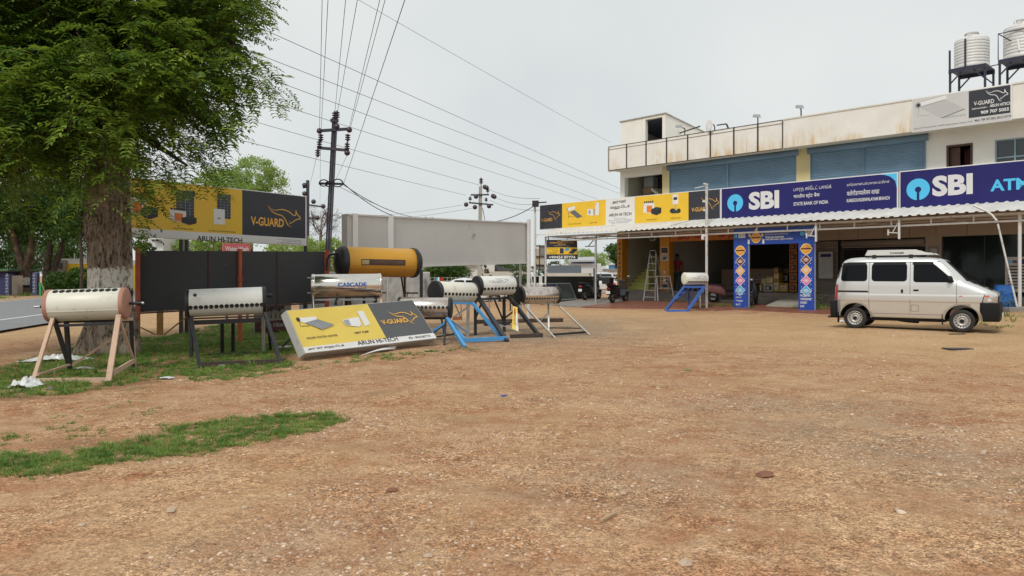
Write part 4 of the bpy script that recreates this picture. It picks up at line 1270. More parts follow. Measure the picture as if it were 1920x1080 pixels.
def fpost(name, u, d, z0, z1, w, m=m_steel):
    mb = MB(FM); mb.tube([(u, -d, z0), (u, -d, z1)], w, 10); return mb.build(name, m, A)
fpost('post', pf(1023, 520, 3.6)[0], 3.6, .2, 3.3, .045)
u = pf(1117, 500, 3.6)[0]
po = fpost('post', u, 3.6, .1, 3.3, .05, m_galv)
mb = MB(FM); mb.bar((u, -3.6, 2.75), (u - .62, -3.6, 2.75), .04); mb.bar((u - .05, -3.6, 3.1), (u - .42, -3.6, 2.77), .03); mb.bar((u - .08, -3.6, .9), (u - .08, -3.6, 1.75), .07); mb.build('bracket_arm', m_black, po)
fpost('post', pf(1912, 500, 3.6)[0], 3.6, .1, 3.3, .05)
for x in (1530, 1686):                 # idle lamp brackets under the chord
    u = pf(x, 440, 3.75)[0]
    mb = MB(FM); mb.box(u - .03, -3.78, 2.62, u + .03, -3.7, 3.3)
    br = mb.build('lamp_bracket', m_steel, A, .004)
    mb = MB(FM); mb.bar((u, -3.74, 2.82), (u - .33, -3.74, 2.85), .03); mb.bar((u - .02, -3.74, 3.2), (u - .2, -3.74, 2.86), .025); mb.box(u - .36, -3.77, 2.76, u - .32, -3.71, 2.95); mb.build('arm', m_steel, br)
# tall lamp pole in front of the charcoal end of the sign
t = FT('lamp_pole', 'tall rust flecked white pole standing before the shop awning with a small lamp', 'lamp post', *pf(1325, 582, 3.85)[:1], 3.85, .1)
u = pf(1325, 500, 3.85)[0]
m_rpole = mat('rust flecked white pole', (.55, .54, .52), .5, 0, .1, 3, dirt=((.22, .09, .04), .45, 4))
mb = MB(FM); mb.tube([(u, -3.85, .08), (u, -3.85, 5.0)], .055, 10); mb.build('pole', m_rpole, t)
mb = MB(FM); mb.bar((u, -3.85, 4.98), (u - .45, -4.0, 4.9), .05, .03); mb.bar((u + .06, -3.85, 5.02), (u - .1, -3.9, 5.06), .13, .05)
for z, l in ((4.35, .16), (4.0, .12), (3.0, .2)): mb.bar((u, -3.85, z), (u - l, -3.88, z + .02), .05, .08)
mb.build('lamp_arm', m_steel, t)
mb = MB(FM); mb.box(u - .2, -3.93, 2.84, u - .1, -3.82, 2.98); mb.build('camera_box', m_steel, t, .01)
t = FT('short_pole', 'short white stub pole standing behind the blue framed heater', 'pole', pf(1313, 575, 3.9)[0], 3.9, .08)
u = pf(1313, 575, 3.9)[0]; mb = MB(FM); mb.tube([(u, -3.9, .05), (u, -3.9, .62)], .03, 8); mb.build('pole', m_steel, t)
# snapped pole leaning at the right end
t = FT('broken_pole', 'snapped white pole leaning against the awning at the right end', 'pole', 18.2, 4.1, .36)
pa, pb, pc, pd, pe = [FW(*q) for q in ((pf(1911, 592, 4.4)[0], 4.4, pf(1911, 592, 4.4)[1]), (pf(1871, 420, 4.1)[0], 4.1, pf(1871, 420, 4.1)[1]), (pf(1869, 414, 4.1)[0], 4.1, pf(1869, 414, 4.1)[1]), (pf(1850, 396, 4.1)[0], 4.1, pf(1850, 396, 4.1)[1]), (pf(1825, 385, 4.1)[0], 4.1, pf(1825, 385, 4.1)[1]))]
mb = MB(); mb.tube([pa, pb], .028, 8); mb.build('pole', m_rpole, t)
mb = MB(); mb.tube([pc, (pc + pd) / 2 + V((0, 0, .04)), pd, pe], .032, 8); mb.build('snapped_arm', m_steel, t)

# ------------------------------------------------------------------ sign art
ROO = [(0, .98), (.04, .90), (.12, .80), (.24, .77), (.38, .83), (.52, .82), (.66, .74), (.76, .62), (.83, .60), (.86, .70), (.855, .86), (.90, .66), (.99, .52), (.98, .44), (.90, .42), (.80, .32), (.70, .20), (.655, .16), (.66, .26), (.70, .32)]
ROO2 = [(0, .98), (.06, .80), (.16, .66), (.28, .58), (.40, .55), (.48, .46), (.54, .32), (.60, .12), (.66, .04), (.74, .02)]
def roo(mb, fr, x0, y0, w, h, m, lw, c=.006, asp=1.0):
    for q in (ROO, ROO2):
        # smooth the strokes
        pts = []
        for i in range(len(q) - 1):
            a, b, cc, d = q[max(i - 1, 0)], q[i], q[i + 1], q[min(i + 2, len(q) - 1)]
            for k in range(3):
                t_ = k / 3
                pts.append(tuple(.5 * ((2 * b[j]) + (cc[j] - a[j]) * t_ + (2 * a[j] - 5 * b[j] + 4 * cc[j] - d[j]) * t_ ** 2 + (3 * b[j] - a[j] - 3 * cc[j] + d[j]) * t_ ** 3) for j in (0, 1)))
        pts.append(q[-1])
        mb.ribbon(fr, [(x0 + x * w, y0 + y * h) for x, y in pts], lw, m, c, True, asp)
def vguard(mb, fr, x0, y0, w, h, m, lw, asp=1.0, c=.006):
    """wordmark low left, leaping outline above right; the block fills w x h"""
    mb.text(fr, 'V-GUARD', x0, y0, x0 + w * .60, y0 + h * .30, m, .012, c)
    roo(mb, fr, x0 + w * .36, y0 + h * .05, w * .64, h * .95, m, lw * .8, c, asp)
def heater_art(mb, fr, x, y, w, h, c=.006):
    """a tank over a tilted solar collector"""
    mb.flat(fr, [(x + .18 * w, y + .52 * h), (x + .5 * w, y + .66 * h), (x + w, y + .12 * h), (x + .70 * w, y)], m_panel, c)
    for k in range(6):
        a = k / 6 + .08
        mb.ribbon(fr, [(x + (.18 + .32 * a) * w, y + (.52 + .14 * a) * h), (x + (.70 + .30 * a) * w, y + .12 * a * h)], w * .012, m_ogrey, c + .002)
    mb.flat(fr, [(x, y + .72 * h), (x + .05 * w, y + .60 * h), (x + .52 * w, y + .72 * h), (x + .55 * w, y + .86 * h), (x + .50 * w, y + .98 * h), (x + .05 * w, y + .86 * h)], m_white, c + .002)
    mb.disc(fr, x + .04 * w, y + .73 * h, w * .05, m_ogrey, c + .003, 14, h * .12)
    mb.ribbon(fr, [(x + .1 * w, y + .6 * h), (x + .12 * w, y + .05 * h)], w * .02, m_ink, c)
    mb.ribbon(fr, [(x + .12 * w, y + .2 * h), (x + .6 * w, y + .1 * h)], w * .015, m_ink, c)
def pump_art(mb, fr, x, y, w, h, c=.006):
    """a heat pump box with a tall white cylinder"""
    mb.flat(fr, [(x, y + .1 * h), (x + .5 * w, y), (x + .5 * w, y + .5 * h), (x + .03 * w, y + .55 * h)], m_white, c)
    mb.disc(fr, x + .2 * w, y + .29 * h, w * .11, m_ogrey, c + .002, 18, h * .16)
    mb.flat(fr, [(x + .5 * w, y), (x + .62 * w, y + .12 * h), (x + .62 * w, y + .55 * h), (x + .5 * w, y + .5 * h)], m_ogrey, c)
    mb.rect(fr, x + .68 * w, y + .02 * h, x + .96 * w, y + .97 * h, m_white, c)
    mb.rect(fr, x + .71 * w, y + .8 * h, x + .78 * w, y + .9 * h, m_ogrey, c + .002)
def battery_art(mb, fr, x, y, w, h, c=.006):
    """a tubular battery beside a dark inverter box"""
    mb.flat(fr, [(x, y + .18 * h), (x + .56 * w, y), (x + .62 * w, y + .12 * h), (x + .62 * w, y + .8 * h), (x + .04 * w, y + .85 * h)], m_white, c)
    mb.flat(fr, [(x + .2 * w, y + .16 * h), (x + .5 * w, y + .1 * h), (x + .5 * w, y + .62 * h), (x + .2 * w, y + .66 * h)], m_org, c + .002)
    for k in range(5): mb.rect(fr, x + (.06 + .11 * k) * w, y + .84 * h, x + (.13 + .11 * k) * w, y + .98 * h, m_ink, c + .002)
    mb.flat(fr, [(x + .45 * w, y + .05 * h), (x + .74 * w, y - .1 * h), (x + w, y + .05 * h), (x + w, y + .42 * h), (x + .45 * w, y + .36 * h)], m_ink, c + .003)
    mb.flat(fr, [(x + .45 * w, y + .36 * h), (x + .74 * w, y + .24 * h), (x + w, y + .42 * h), (x + .72 * w, y + .5 * h)], m_green_d, c + .004)
def solar_art(mb, fr, x, y, w, h, c=.006, inv=False):
    """upright solar panels with a battery or a white inverter in front"""
    mb.rect(fr, x + .2 * w, y + .2 * h, x + .95 * w, y + h, m_panel, c)
    for k in range(1, 4): mb.rect(fr, x + (.2 + .1875 * k) * w, y + .2 * h, x + (.2 + .1875 * k + .012) * w, y + h, m_ogrey, c + .001)
    for k in range(1, 9): mb.rect(fr, x + .2 * w, y + (.2 + .089 * k) * h, x + .95 * w, y + (.2 + .089 * k + .006) * h, m_ogrey, c + .001)
    if inv:
        mb.rect(fr, x, y, x + .62 * w, y + .5 * h, m_white, c + .003); mb.disc(fr, x + .3 * w, y + .2 * h, w * .10, m_ink, c + .005, 14)
    else:
        battery_art(mb, fr, x - .1 * w, y, w * 1.15, h * .46, c + .003)
def purifier_art(mb, fr, x, y, w, h, c=.006):
    """a wall unit over a small motor pump"""
    mb.rect(fr, x + .25 * w, y + .5 * h, x + .75 * w, y + h, m_white, c)
    mb.rect(fr, x + .33 * w, y + .72 * h, x + .67 * w, y + .86 * h, m_ink, c + .002)
    mb.disc(fr, x + .25 * w, y + .16 * h, w * .25, m_ink, c, 16, h * .13); mb.disc(fr, x + .8 * w, y + .14 * h, w * .18, m_ink, c, 16, h * .12)
    mb.rect(fr, x + .2 * w, y + .02 * h, x + .8 * w, y + .18 * h, m_green_d, c + .001); mb.rect(fr, x + .45 * w, y + .2 * h, x + .56 * w, y + .5 * h, m_ogrey, c)
def sbi_logo(mb, fr, cx, cy, r, bgm, c=.006):
    mb.disc(fr, cx, cy, r, m_cyan, c, 40); mb.disc(fr, cx, cy - .02 * r, r * .27, bgm, c + .002, 20); mb.rect(fr, cx - r * .11, cy - r * 1.0, cx + r * .11, cy, bgm, c + .003)
m_slet = mat('sign lettering pale', (.66, .66, .67), .4, 0, .03, 2)

# long V-guard board over the left half
SD = 2.8
def board(name, label, u0, u1, z0, z1, d, thick, rimm):
    t = FT(name, label, 'sign', u0, d, z0)
    mb = MB(FM); mb.box(u0, -d, z0, u1, -d + thick, z1); mb.build('panel', rimm, t, .006)
    return t, Fr(FW(0, d, 0), X3, V((0, 0, 1)))
t, fr = board('shop_sign', 'long yellow and charcoal shop board with water heater pictures above the awning', -2.15, 8.0, 3.71, 4.95, SD, .12, m_white)
su = lambda x: pf(x, 400, SD)[0]
mb = MB(); mb.m = m_white
for a, b, m in ((-2.13, su(1054), m_sblack), (su(1054), su(1136), m_syel), (su(1136), su(1190), m_white), (su(1190), su(1291), m_syel), (su(1291), 7.97, m_sblack)): mb.rect(fr, a, 3.735, b, 4.925, m, .003)
mb.build('printed_face', m_white, t)
mb = MB()
vguard(mb, fr, su(1015), 4.1, su(1050) - su(1015), .55, m_gold, .022)
vguard(mb, fr, su(1297), 4.08, su(1348) - su(1297), .58, m_gold, .022)
heater_art(mb, fr, su(1063), 4.15, su(1092) - su(1063), .62); pump_art(mb, fr, su(1101), 4.22, su(1124) - su(1101), .62)
battery_art(mb, fr, su(1206), 4.1, su(1240) - su(1206), .6); purifier_art(mb, fr, su(1256), 4.05, su(1277) - su(1256), .82)
mb.text(fr, 'SOLAR WATER HEATER', su(1066), 3.86, su(1090), 3.92, m_ink); mb.text(fr, 'HEAT PUMP', su(1106), 3.86, su(1120), 3.92, m_ink)
mb.text(fr, 'INVERTER & BATTERY', su(1212), 3.83, su(1232), 3.89, m_ink); mb.text(fr, 'PUMPS & MOTORS', su(1258), 3.83, su(1276), 3.89, m_ink)
mb.text(fr, 'அருண்', su(1148), 4.68, su(1174), 4.86, m_ink, .02); mb.text(fr, 'ைஹ-ெடக்', su(1144), 4.42, su(1181), 4.62, m_ink, .02)
mb.text(fr, 'ARUN HI-TECH', su(1142), 4.12, su(1184), 4.26, m_ink, .02)
for k, s in enumerate(('No. 3/119, Sathy Main Road,', 'Opposite to TNEB Office, Karegoundenpalayam,', 'Coimbatore - 641 653. Ph : 9942487774', 'GSTIN : 33AMUPM3761J1ZW')):
    w = (.7, 1.4, 1.3, .95)[k] / 2; mb.text(fr, s, 2.9 - w, 3.99 - k * .07, 2.9 + w, 4.03 - k * .07, m_ink)
mb.build('lettering', m_ink, t)
# bank board
t, fr = board('bank_sign', 'wide navy bank board with name in three scripts above the awning', 8.02, 14.74, 3.68, 4.95, SD, .14, m_white)
sz = lambda x, y: pf(x, y, SD)[1]
mb = MB(); mb.rect(fr, 8.05, 3.71, 14.71, 4.92, m_navy, .003)
mb.flat(fr, [(14.15, 4.92), (14.71, 4.92), (14.71, 4.42), (14.66, 4.66), (14.5, 4.82), (14.3, 4.9)][::-1], m_cyan, .005)
mb.build('printed_face', m_navy, t)
mb = MB()
sbi_logo(mb, fr, su(1378.5), sz(1378.5, 380.5), .345, m_navy)
mb.text(fr, 'SBI', su(1404), sz(1404, 394), su(1461), sz(1404, 394) + .70, m_slet, .045)
for s, x0, x1, y, h, b in (('பாரத ஸ்ேடட் பாங்க்', 1488, 1559, 361, .2, .0), ('भारतीय स्टेट बैंक', 1488, 1537, 374, .2, .01), ('STATE BANK OF INDIA', 1488, 1553, 386, .13, .015), ('காேரகவுண்டன்பாைளயம் கிைள', 1588, 1668, 350.5, .13, .0), ('कारेगौंडनपालैयम शाखा', 1588, 1649, 367.5, .2, .01), ('KAREGOUNDENPALAYAM BRANCH', 1588, 1668, 379.5, .12, .02)):
    mb.text(fr, s, su(x0), sz(x0, y), su(x1), sz(x0, y) + h, m_slet, b)
mb.build('lettering', m_slet, t)
t, fr = board('bank_sign', 'navy bank machine board at the right end above the awning', 14.79, 20.6, 3.64, 4.97, SD, .14, m_white)
mb = MB(); mb.rect(fr, 14.82, 3.67, 20.57, 4.94, m_navy, .003); mb.build('printed_face', m_navy, t)
mb = MB(); sbi_logo(mb, fr, su(1721.5), sz(1721.5, 355), .36, m_navy)
mb.text(fr, 'SBI', su(1748), sz(1748, 369), su(1824), sz(1748, 369) + .68, m_slet, .045)
mb.text(fr, 'ATM', su(1857), sz(1857, 359), su(1931), sz(1857, 359) + .36, m_cyan, .03)
mb.build('lettering', m_slet, t)
# roof edge board
t, fr = board('dealer_sign', 'pale grey and charcoal dealer board on the roof edge below the water tanks', 14.62, 17.66, 6.55, 7.76, 1.0, .09, m_white)
ru = lambda x: pf(x, 200, 1.0)[0]
rz_ = lambda x, y: pf(x, y, 1.0)[1]
m_pgrey = mat('sign pale grey', (.56, .56, .55), .45, 0, .05, 1)
ud = ru(1816.5)
mb = MB(); mb.rect(fr, 14.64, 6.57, 17.64, 7.74, m_pgrey, .003); mb.rect(fr, ud, 6.80, 17.62, 7.72, m_sblack, .005); mb.build('printed_face', m_pgrey, t)
mb = MB()
# evacuated tube heater drawing
a, b = ru(1717), ru(1772)
mb.flat(fr, [(a + .05, 7.42), (b, 7.56), (b + .06, 7.63), (b, 7.72), (a + .05, 7.58), (a, 7.5)], m_white, .006); mb.ribbon(fr, [(a + .05, 7.42), (b, 7.56)], .02, m_ogrey, .008); mb.ribbon(fr, [(a + .05, 7.58), (b, 7.72)], .012, m_ogrey, .008)
mb.disc(fr, a + .08, 7.50, .10, m_ogrey, .008, 18); mb.disc(fr, a + .09, 7.5, .06, m_ink, .009, 14)
for k in range(15):
    q = k / 14
    mb.ribbon(fr, [(a + .14 + (b - a - .14) * q, 7.43 + .13 * q), (ru(1766) + (ru(1808) - ru(1766)) * q, 6.93 + .20 * q)], .006, m_ogrey, .007)
mb.ribbon(fr, [(ru(1766), 6.93), (ru(1809), 7.14)], .016, m_ink, .009); mb.ribbon(fr, [(a + .12, 7.4), (a + .06, 7.12)], .014, m_ogrey, .007); mb.ribbon(fr, [(a + .06, 7.12), (ru(1745), 7.1)], .01, m_ogrey, .007)
mb.text(fr, 'SOLAR WATER HEATER', ru(1772), 6.90, ru(1811), 6.97, m_ogrey, .01)
vguard(mb, fr, ru(1826), 7.20, (ru(1890) - ru(1826)), .47, m_white, .026)
mb.text(fr, 'Authorised Dealer :', ru(1822), 7.07, ru(1852), 7.13, m_white, .01); mb.text(fr, 'ARUN HITECH', ru(1856), 7.07, ru(1896), 7.17, m_white, .02)
mb.text(fr, '909 707 5055', ru(1839), 6.88, ru(1892), 6.99, m_white, .03); mb.disc(fr, ru(1832), 6.93, .05, m_white); mb.disc(fr, ru(1832), 6.93, .03, m_sblack, .006)
mb.text(fr, 'Address: #.3/119, Sathy Main Road, Opp to TNEB Office Karegoundenpalayam, Coimbatore - 641 653.', ru(1713), 6.64, ru(1824), 6.70, m_ink)
mb.text(fr, 'Mob : 909 707 5055, 80125 87774', ru(1828), 6.64, ru(1896), 6.73, m_ink, .015)
mb.build('lettering', m_ink, t)

# welcome arch of the bank
AD = 3.42
t = FT('entrance_arch', 'royal blue bank welcome arch with round and diamond offers before the shop', 'arch', 10.5, AD, .06)
au = lambda x: pf(x, 500, AD)[0]
az = lambda x, y: pf(x, y, AD)[1]
L0, L1, R0, R1 = au(1375.5), au(1403), au(1497), au(1527)
def abox(nm, b, m=m_royal):
    mb = MB(FM); mb.box(*b); return mb.build(nm, m, t, .004)
hd = abox('header', (L0, -AD, 2.6, R1 + .05, -AD + .1, 3.22))
lg = abox('leg', (L0, -AD + .003, .06, L1, -AD + .097, 2.598)); rg = abox('leg', (R0, -AD + .003, .04, R1, -AD + .097, 2.598))
abox('edge_trim', (L1, -AD + .01, .06, L1 + .02, -AD + .09, 2.598), m_ogrey); abox('edge_trim', (R1, -AD + .01, .04, R1 + .02, -AD + .09, 2.598), m_ogrey)
fr = Fr(FW(0, AD, 0), X3, V((0, 0, 1)))
mb = MB(); mb.m = m_white
m_pink = mat('offer pink', (.66, .20, .42), .5, 0, .04, 4); m_sky = mat('offer sky', (.05, .40, .70), .5, 0, .04, 4); m_peach = mat('offer orange', (.78, .40, .12), .5, 0, .04, 4); m_maro = mat('offer maroon', (.14, .025, .02), .5, 0, .04, 4); m_sun = mat('offer yellow', (.80, .60, .15), .5, 0, .04, 4)
def seal(x, y, r):
    mb.disc(fr, x, y, r, m_sun, .004, 26); mb.disc(fr, x, y, r * .82, m_org, .006, 26); mb.rect(fr, x - r * 1.12, y - r * .22, x + r * 1.12, y + r * .25, m_sun, .008); mb.rect(fr, x - r, y - r * .14, x + r, y + r * .17, m_maro, .009)
    for k in (-.5, -.35, .4, .55): mb.rect(fr, x - r * .5, y + r * k, x + r * .5, y + r * (k + .07), m_sun, .009)
def diamond(x, y, r, m):
    mb.flat(fr, [(x - r, y), (x, y - r), (x + r, y), (x, y + r)], m_white, .004); mb.flat(fr, [(x - r * .88, y), (x, y - r * .88), (x + r * .88, y), (x, y + r * .88)], m, .006)
    for k in (.22, .0, -.22): mb.rect(fr, x - r * (.5 - abs(k)), y + r * (k - .05), x + r * (.5 - abs(k)), y + r * (k + .06), m_white, .008)
    for k in range(6):
        q = R(k * 60 + 20); mb.rect(fr, x + math.cos(q) * r * 1.05 - .012, y + math.sin(q) * r * 1.02 - .012, x + math.cos(q) * r * 1.05 + .012, y + math.sin(q) * r * 1.02 + .012, m_white, .005)
for cx, ys in ((au(1388.0), (470, 490, 508, 526, 544)), (au(1511.5), (466.5, 487, 506, 526, 545))):
    xx = 1388 if cx < 10 else 1511.5
    par = lg if cx < 10 else rg
    mb = MB(); mb.m = m_white; seal(cx, az(xx, ys[0]), .20); mb.build('offer_seal', m_white, par)
    for y, m in zip(ys[1:], (m_maro, m_peach, m_pink, m_sky)):
        mb = MB(); mb.m = m_white; diamond(cx, az(xx, y), .21, m); mb.build('offer_diamond', m_white, par)
mb = MB(); mb.m = m_white
z0 = 2.9
seal_x = au(1417.5)
sbi_logo(mb, fr, au(1379.5), az(1379, 443), .075, m_royal); mb.text(fr, 'SBI', au(1384), az(1384, 446.5), au(1397.5), az(1384, 446.5) + .17, m_white, .04)
sbi_logo(mb, fr, au(1504), az(1504, 438), .075, m_royal); mb.text(fr, 'SBI', au(1509), az(1509, 441), au(1523.5), az(1509, 441) + .17, m_white, .04)
mb.text(fr, 'இந்த பண்டிைகைய வரேவற்று வாழ்த்துகிேறாம்', au(1435), az(1435, 437), au(1497), az(1435, 437) + .09, m_white, .01)
mb.text(fr, 'ஏராளமான வாய்ப்புகளுடன்', au(1435), az(1435, 441.5), au(1478), az(1435, 441.5) + .08, m_white, .01)
mb.text(fr, 'Welcome festivities', au(1435), az(1435, 447), au(1470), az(1435, 447) + .09, m_white, .02)
mb.text(fr, 'with abundant opportunities', au(1435), az(1435, 451.5), au(1487), az(1435, 451.5) + .09, m_white, .02)
seal(seal_x, 2.86, .2)
for dx, dz in ((-.26, .1), (.26, .1), (0, .28)): mb.disc(fr, seal_x + dx, 2.86 + dz, .055, m_sun, .006, 14)
for dx in (-.3, .3): mb.rect(fr, seal_x + dx - .04, 2.63, seal_x + dx + .04, 2.80, m_white, .006)
x0, x1 = L0 + .1, L1 - .1
for k, (s, w) in enumerate((('சலுைககள்', .6), ('கட்டணத்தில்', .72), ('தள்ளுபடி', .55), ('குைறந்த', .7), ('வட்டி', .45))): mb.text(fr, s, x0, .78 - k * .13, x0 + (x1 - x0) * w, .87 - k * .13, m_white, .02)
x0, x1 = R0 + .08, R1 - .06
for k, (s, w) in enumerate((('WAIVER OF', .9), ('PROCESSING FEES', .8), ('CONCESSIONAL', .9), ('INTEREST', .55), ('RATE', .3))): mb.text(fr, s, x0, .78 - k * .13, x0 + (x1 - x0) * w, .86 - k * .13, m_white, .025)
mb.rect(fr, x0, .585, x1, .595, m_white)
mb.rect(fr, L0 + .3, .14, L1 - .1, .155, m_white); mb.rect(fr, R0 + .1, .12, R1 - .2, .135, m_white); mb.disc(fr, R1 - .1, .14, .025, m_org); mb.disc(fr, L1 - .06, .16, .025, m_org)
mb.build('lettering', m_white, t)
# ------------------------------------------------------------------ boards and hoardings on the left
def bil_uv(B_, x, y):
    """(a, b) on a board for a photo point"""
    def pr(a, b):
        p = B_.pt(a, b)
        return np.array([960 + FPX * p.x / p.y, 515 - FPX * (p.z - EYE) / p.y])
    a, b = .5, .5
    for _ in range(12):
        f = pr(a, b) - (x, y)
        J = np.stack([(pr(a + 1e-4, b) - pr(a, b)) / 1e-4, (pr(a, b + 1e-4) - pr(a, b)) / 1e-4], 1)
        s = np.linalg.solve(J, f)
        a -= s[0]; b -= s[1]
    return float(a), float(b)
def bilbox(mb, B_, depth, m=None):
    c = [B_.pt(a, b) for a, b in ((0, 0), (1, 0), (1, 1), (0, 1))]
    k = [B_.pt(a, b, -depth) for a, b in ((0, 0), (1, 0), (1, 1), (0, 1))]
    mb.add(c + k, [(0, 1, 2, 3), (7, 6, 5, 4), (0, 4, 5, 1), (1, 5, 6, 2), (2, 6, 7, 3), (3, 7, 4, 0)], m)
def on_ground(p): return V((p.x, p.y, hz(p.x, p.y)))
class BArt:
    """art on a board laid out by photo boxes"""
    def __init__(s, B_): s.B = B_
    def q(s, x, y): return bil_uv(s.B, x, y)
    def box(s, x0, y0, x1, y1):       # photo box (left, bottom, right, top) -> (a, b, w, h)
        a0, b0 = s.q(x0, y0); a1, _ = s.q(x1, (y0 + y1) / 2); _, b1 = s.q(x0, y1)
        return a0, b0, a1 - a0, b1 - b0
m_galvs = mat('grey steel sheet', (.52, .52, .505), .5, .0, .06, .8, .3, 1.8, dirt=((.22, .2, .17), .22, 2.5), streak=((.25, .24, .22), .2, 4))
m_slate = mat('charcoal hoarding paint', (.032, .034, .038), .5, 0, .15, 1, .35, 2.2, dirt=((.10, .09, .08), .2, 7), streak=((.055, .05, .048), .3, 6))
m_yel2 = mat('sun bleached sign yellow', (.74, .56, .10), .45, 0, .05, 1.5, dirt=((.5, .36, .1), .12, 4))
m_grey2 = mat('sun bleached charcoal', (.085, .09, .095), .5, 0, .06, 2)
m_alu = mat('sign box sheet', (.46, .46, .44), .5, .2, .08, 2, dirt=((.2, .19, .17), .35, 4))

# yellow and charcoal billboard
pR, pL = V((-5.5, 20, 0)), V((-8.9, 16.2, 0))
bb = Bil(pL + V((0, 0, 2.31)), pR + V((0, 0, 2.22)), pR + V((0, 0, 3.55)), pL + V((0, 0, 3.64)))
t = thing('billboard', 'yellow and charcoal dealer billboard behind the big tree over the dark hoarding', 'billboard', on_ground((pR + pL) / 2))
mb = MB(); bilbox(mb, bb, .14); mb.build('panel', m_white, t, .006)
art = BArt(bb)
aD = art.q(454, 400)[0]; bY = art.q(452, 440)[1]
mb = MB()
mb.rect(bb, .006, bY, aD, .985, m_syel, .004); mb.rect(bb, aD, bY, .992, .985, m_sblack, .004); mb.rect(bb, .006, .015, .992, bY, m_white, .004)
mb.build('printed_face', m_white, t)
mb = MB()
W_, H_ = 5.1, 1.33
asp = W_ / H_
a, b, w, h = art.box(470, 422, 506, 414); mb.text(bb, 'V-GUARD', a, b, art.q(532, 418)[0], art.q(470, 405.5)[1], m_gold, .03)
a, b, w, h = art.box(502, 423, 563, 384); roo(mb, bb, a, b, w, h, m_gold, .018, .007, asp)
battery_art(mb, bb, *art.box(236, 404, 296, 362)); solar_art(mb, bb, *art.box(321, 417, 366, 355)); solar_art(mb, bb, *art.box(400, 420, 434, 362), inv=True)
for s, x0, x1, y, hh in (('SOLAR POWER SYSTEM', 324, 361, 429, 2.6), ('ON-GRID SOLAR ROOFTOP SYSTEM', 390, 441, 433.5, 2.6), ('INVERTER & BATTERY', 240, 281, 425, 3)):
    a, b = art.q(x0, y); mb.text(bb, s, a, b, art.q(x1, y)[0], art.q(x0, y - hh)[1], m_ink, .01)
a, b = art.q(369, 452); mb.text(bb, 'ARUN HI-TECH', a, b + .005, art.q(454, 453)[0], art.q(369, 441.5)[1], m_ink, .025)
a, b = art.q(226, 441); mb.text(bb, 'அருண் ைஹ-ெடக்', a, b, art.q(293, 443)[0], art.q(226, 434.5)[1], m_ink, .015)
for k, s in enumerate(('No.3/119, Sathy Main Road, EB Office Opposite,', 'Karegoundenpalayam, Coimbatore - 641653', 'Ph : 9942487774, 80125 87774, 9097075055')):
    a, b = art.q(517 + (12 if k == 1 else 2), 449.5 + k * 3.3); mb.text(bb, s, a, b, art.q(565, 450)[0], b + .022, m_ink)
mb.build('lettering', m_ink, t)
for x, Z in ((340, 18.0), (350, 18.3), (573, 20.4), (205, 16.9)):
    mb = MB(); p = P(x, 460, Z); mb.bar(V((p.x, Z, -.2)), V((p.x, Z, 2.6)), .08, .08); mb.build('post', m_black, t)

# charcoal hoarding on orange posts
hd = V((.905, .428, 0)).normalized()
h0 = V((-7.62, 15.2, 0))
def HPt(s, z, o=0.0): return h0 + hd * s + V((.428, -.905, 0)) * o + V((0, 0, z))
t = thing('hoarding', 'charcoal sheet hoarding on rust orange posts below the billboard', 'hoarding', on_ground(HPt(1.9, 0)))
for (s0, s1) in ((.02, 1.32), (1.34, 1.95), (1.97, 2.72), (2.74, 3.78)):
    zt0, zt1 = 1.94 + .03 * s0 / 3.8, 1.94 + .03 * s1 / 3.8
    zb0, zb1 = .68 + .16 * s0 / 3.8, .68 + .16 * s1 / 3.8
    mb = MB(); mb.hexa([HPt(s0, zb0, 0), HPt(s1, zb1, 0), HPt(s1, zb1, -.02), HPt(s0, zb0, -.02), HPt(s0, zt0, 0), HPt(s1, zt1, 0), HPt(s1, zt1, -.02), HPt(s0, zt0, -.02)]); mb.build('panel', m_slate, t)
m_redfr = mat('dark red frame', (.07, .025, .02), .6, 0, .2, 5)
for z0, z1 in ((.66, .82), (1.925, 1.955)):
    mb = MB(); mb.bar(HPt(0, z0, -.03), HPt(3.8, z1, -.03), .035, .03); mb.build('frame_rail', m_redfr, t)
for s in (1.33, 2.73): mb = MB(); mb.bar(HPt(s, .7, .004), HPt(s, 1.94, .004), .02, .02); mb.build('frame_upright', m_redfr, t)
for s, w in ((0, .10), (1.96, .06), (3.80, .10)):
    mb = MB(); p = HPt(s, 0, .05); g0 = hz(p.x, p.y)
    if s == 1.96:
        mb.tube([HPt(s, g0 - .2, .05), HPt(s, 2.0, .05)], .045, 10)
        for z in (.35, 1.32, 1.36): mb.tube([HPt(s, z, .05), HPt(s, z + .03, .05)], .062, 10)
    else: mb.angle(HPt(s, g0 - .2, .05), HPt(s, 2.0, .05), w, .012)
    mb.build('post', m_orange, t)
# short timber prop behind it
p = G(300, 628); t = thing('timber_post', 'short ochre timber post with slanting stays under the hoarding', 'post', on_ground(p))
m_ochre = mat('ochre timber', (.33, .17, .045), .8, 0, .2, 6)
mb = MB(); mb.bar(p + V((0, 0, -.1)), p + V((0, 0, .75)), .11, .11); mb.build('post', m_ochre, t)
mb = MB(); mb.bar(P(308, 627, p.y), P(355, 590, p.y), .03); mb.build('stay', m_ochre, t)
mb = MB(); mb.bar(P(293, 628, p.y), P(264, 614, p.y), .03); mb.build('stay', m_ochre, t)
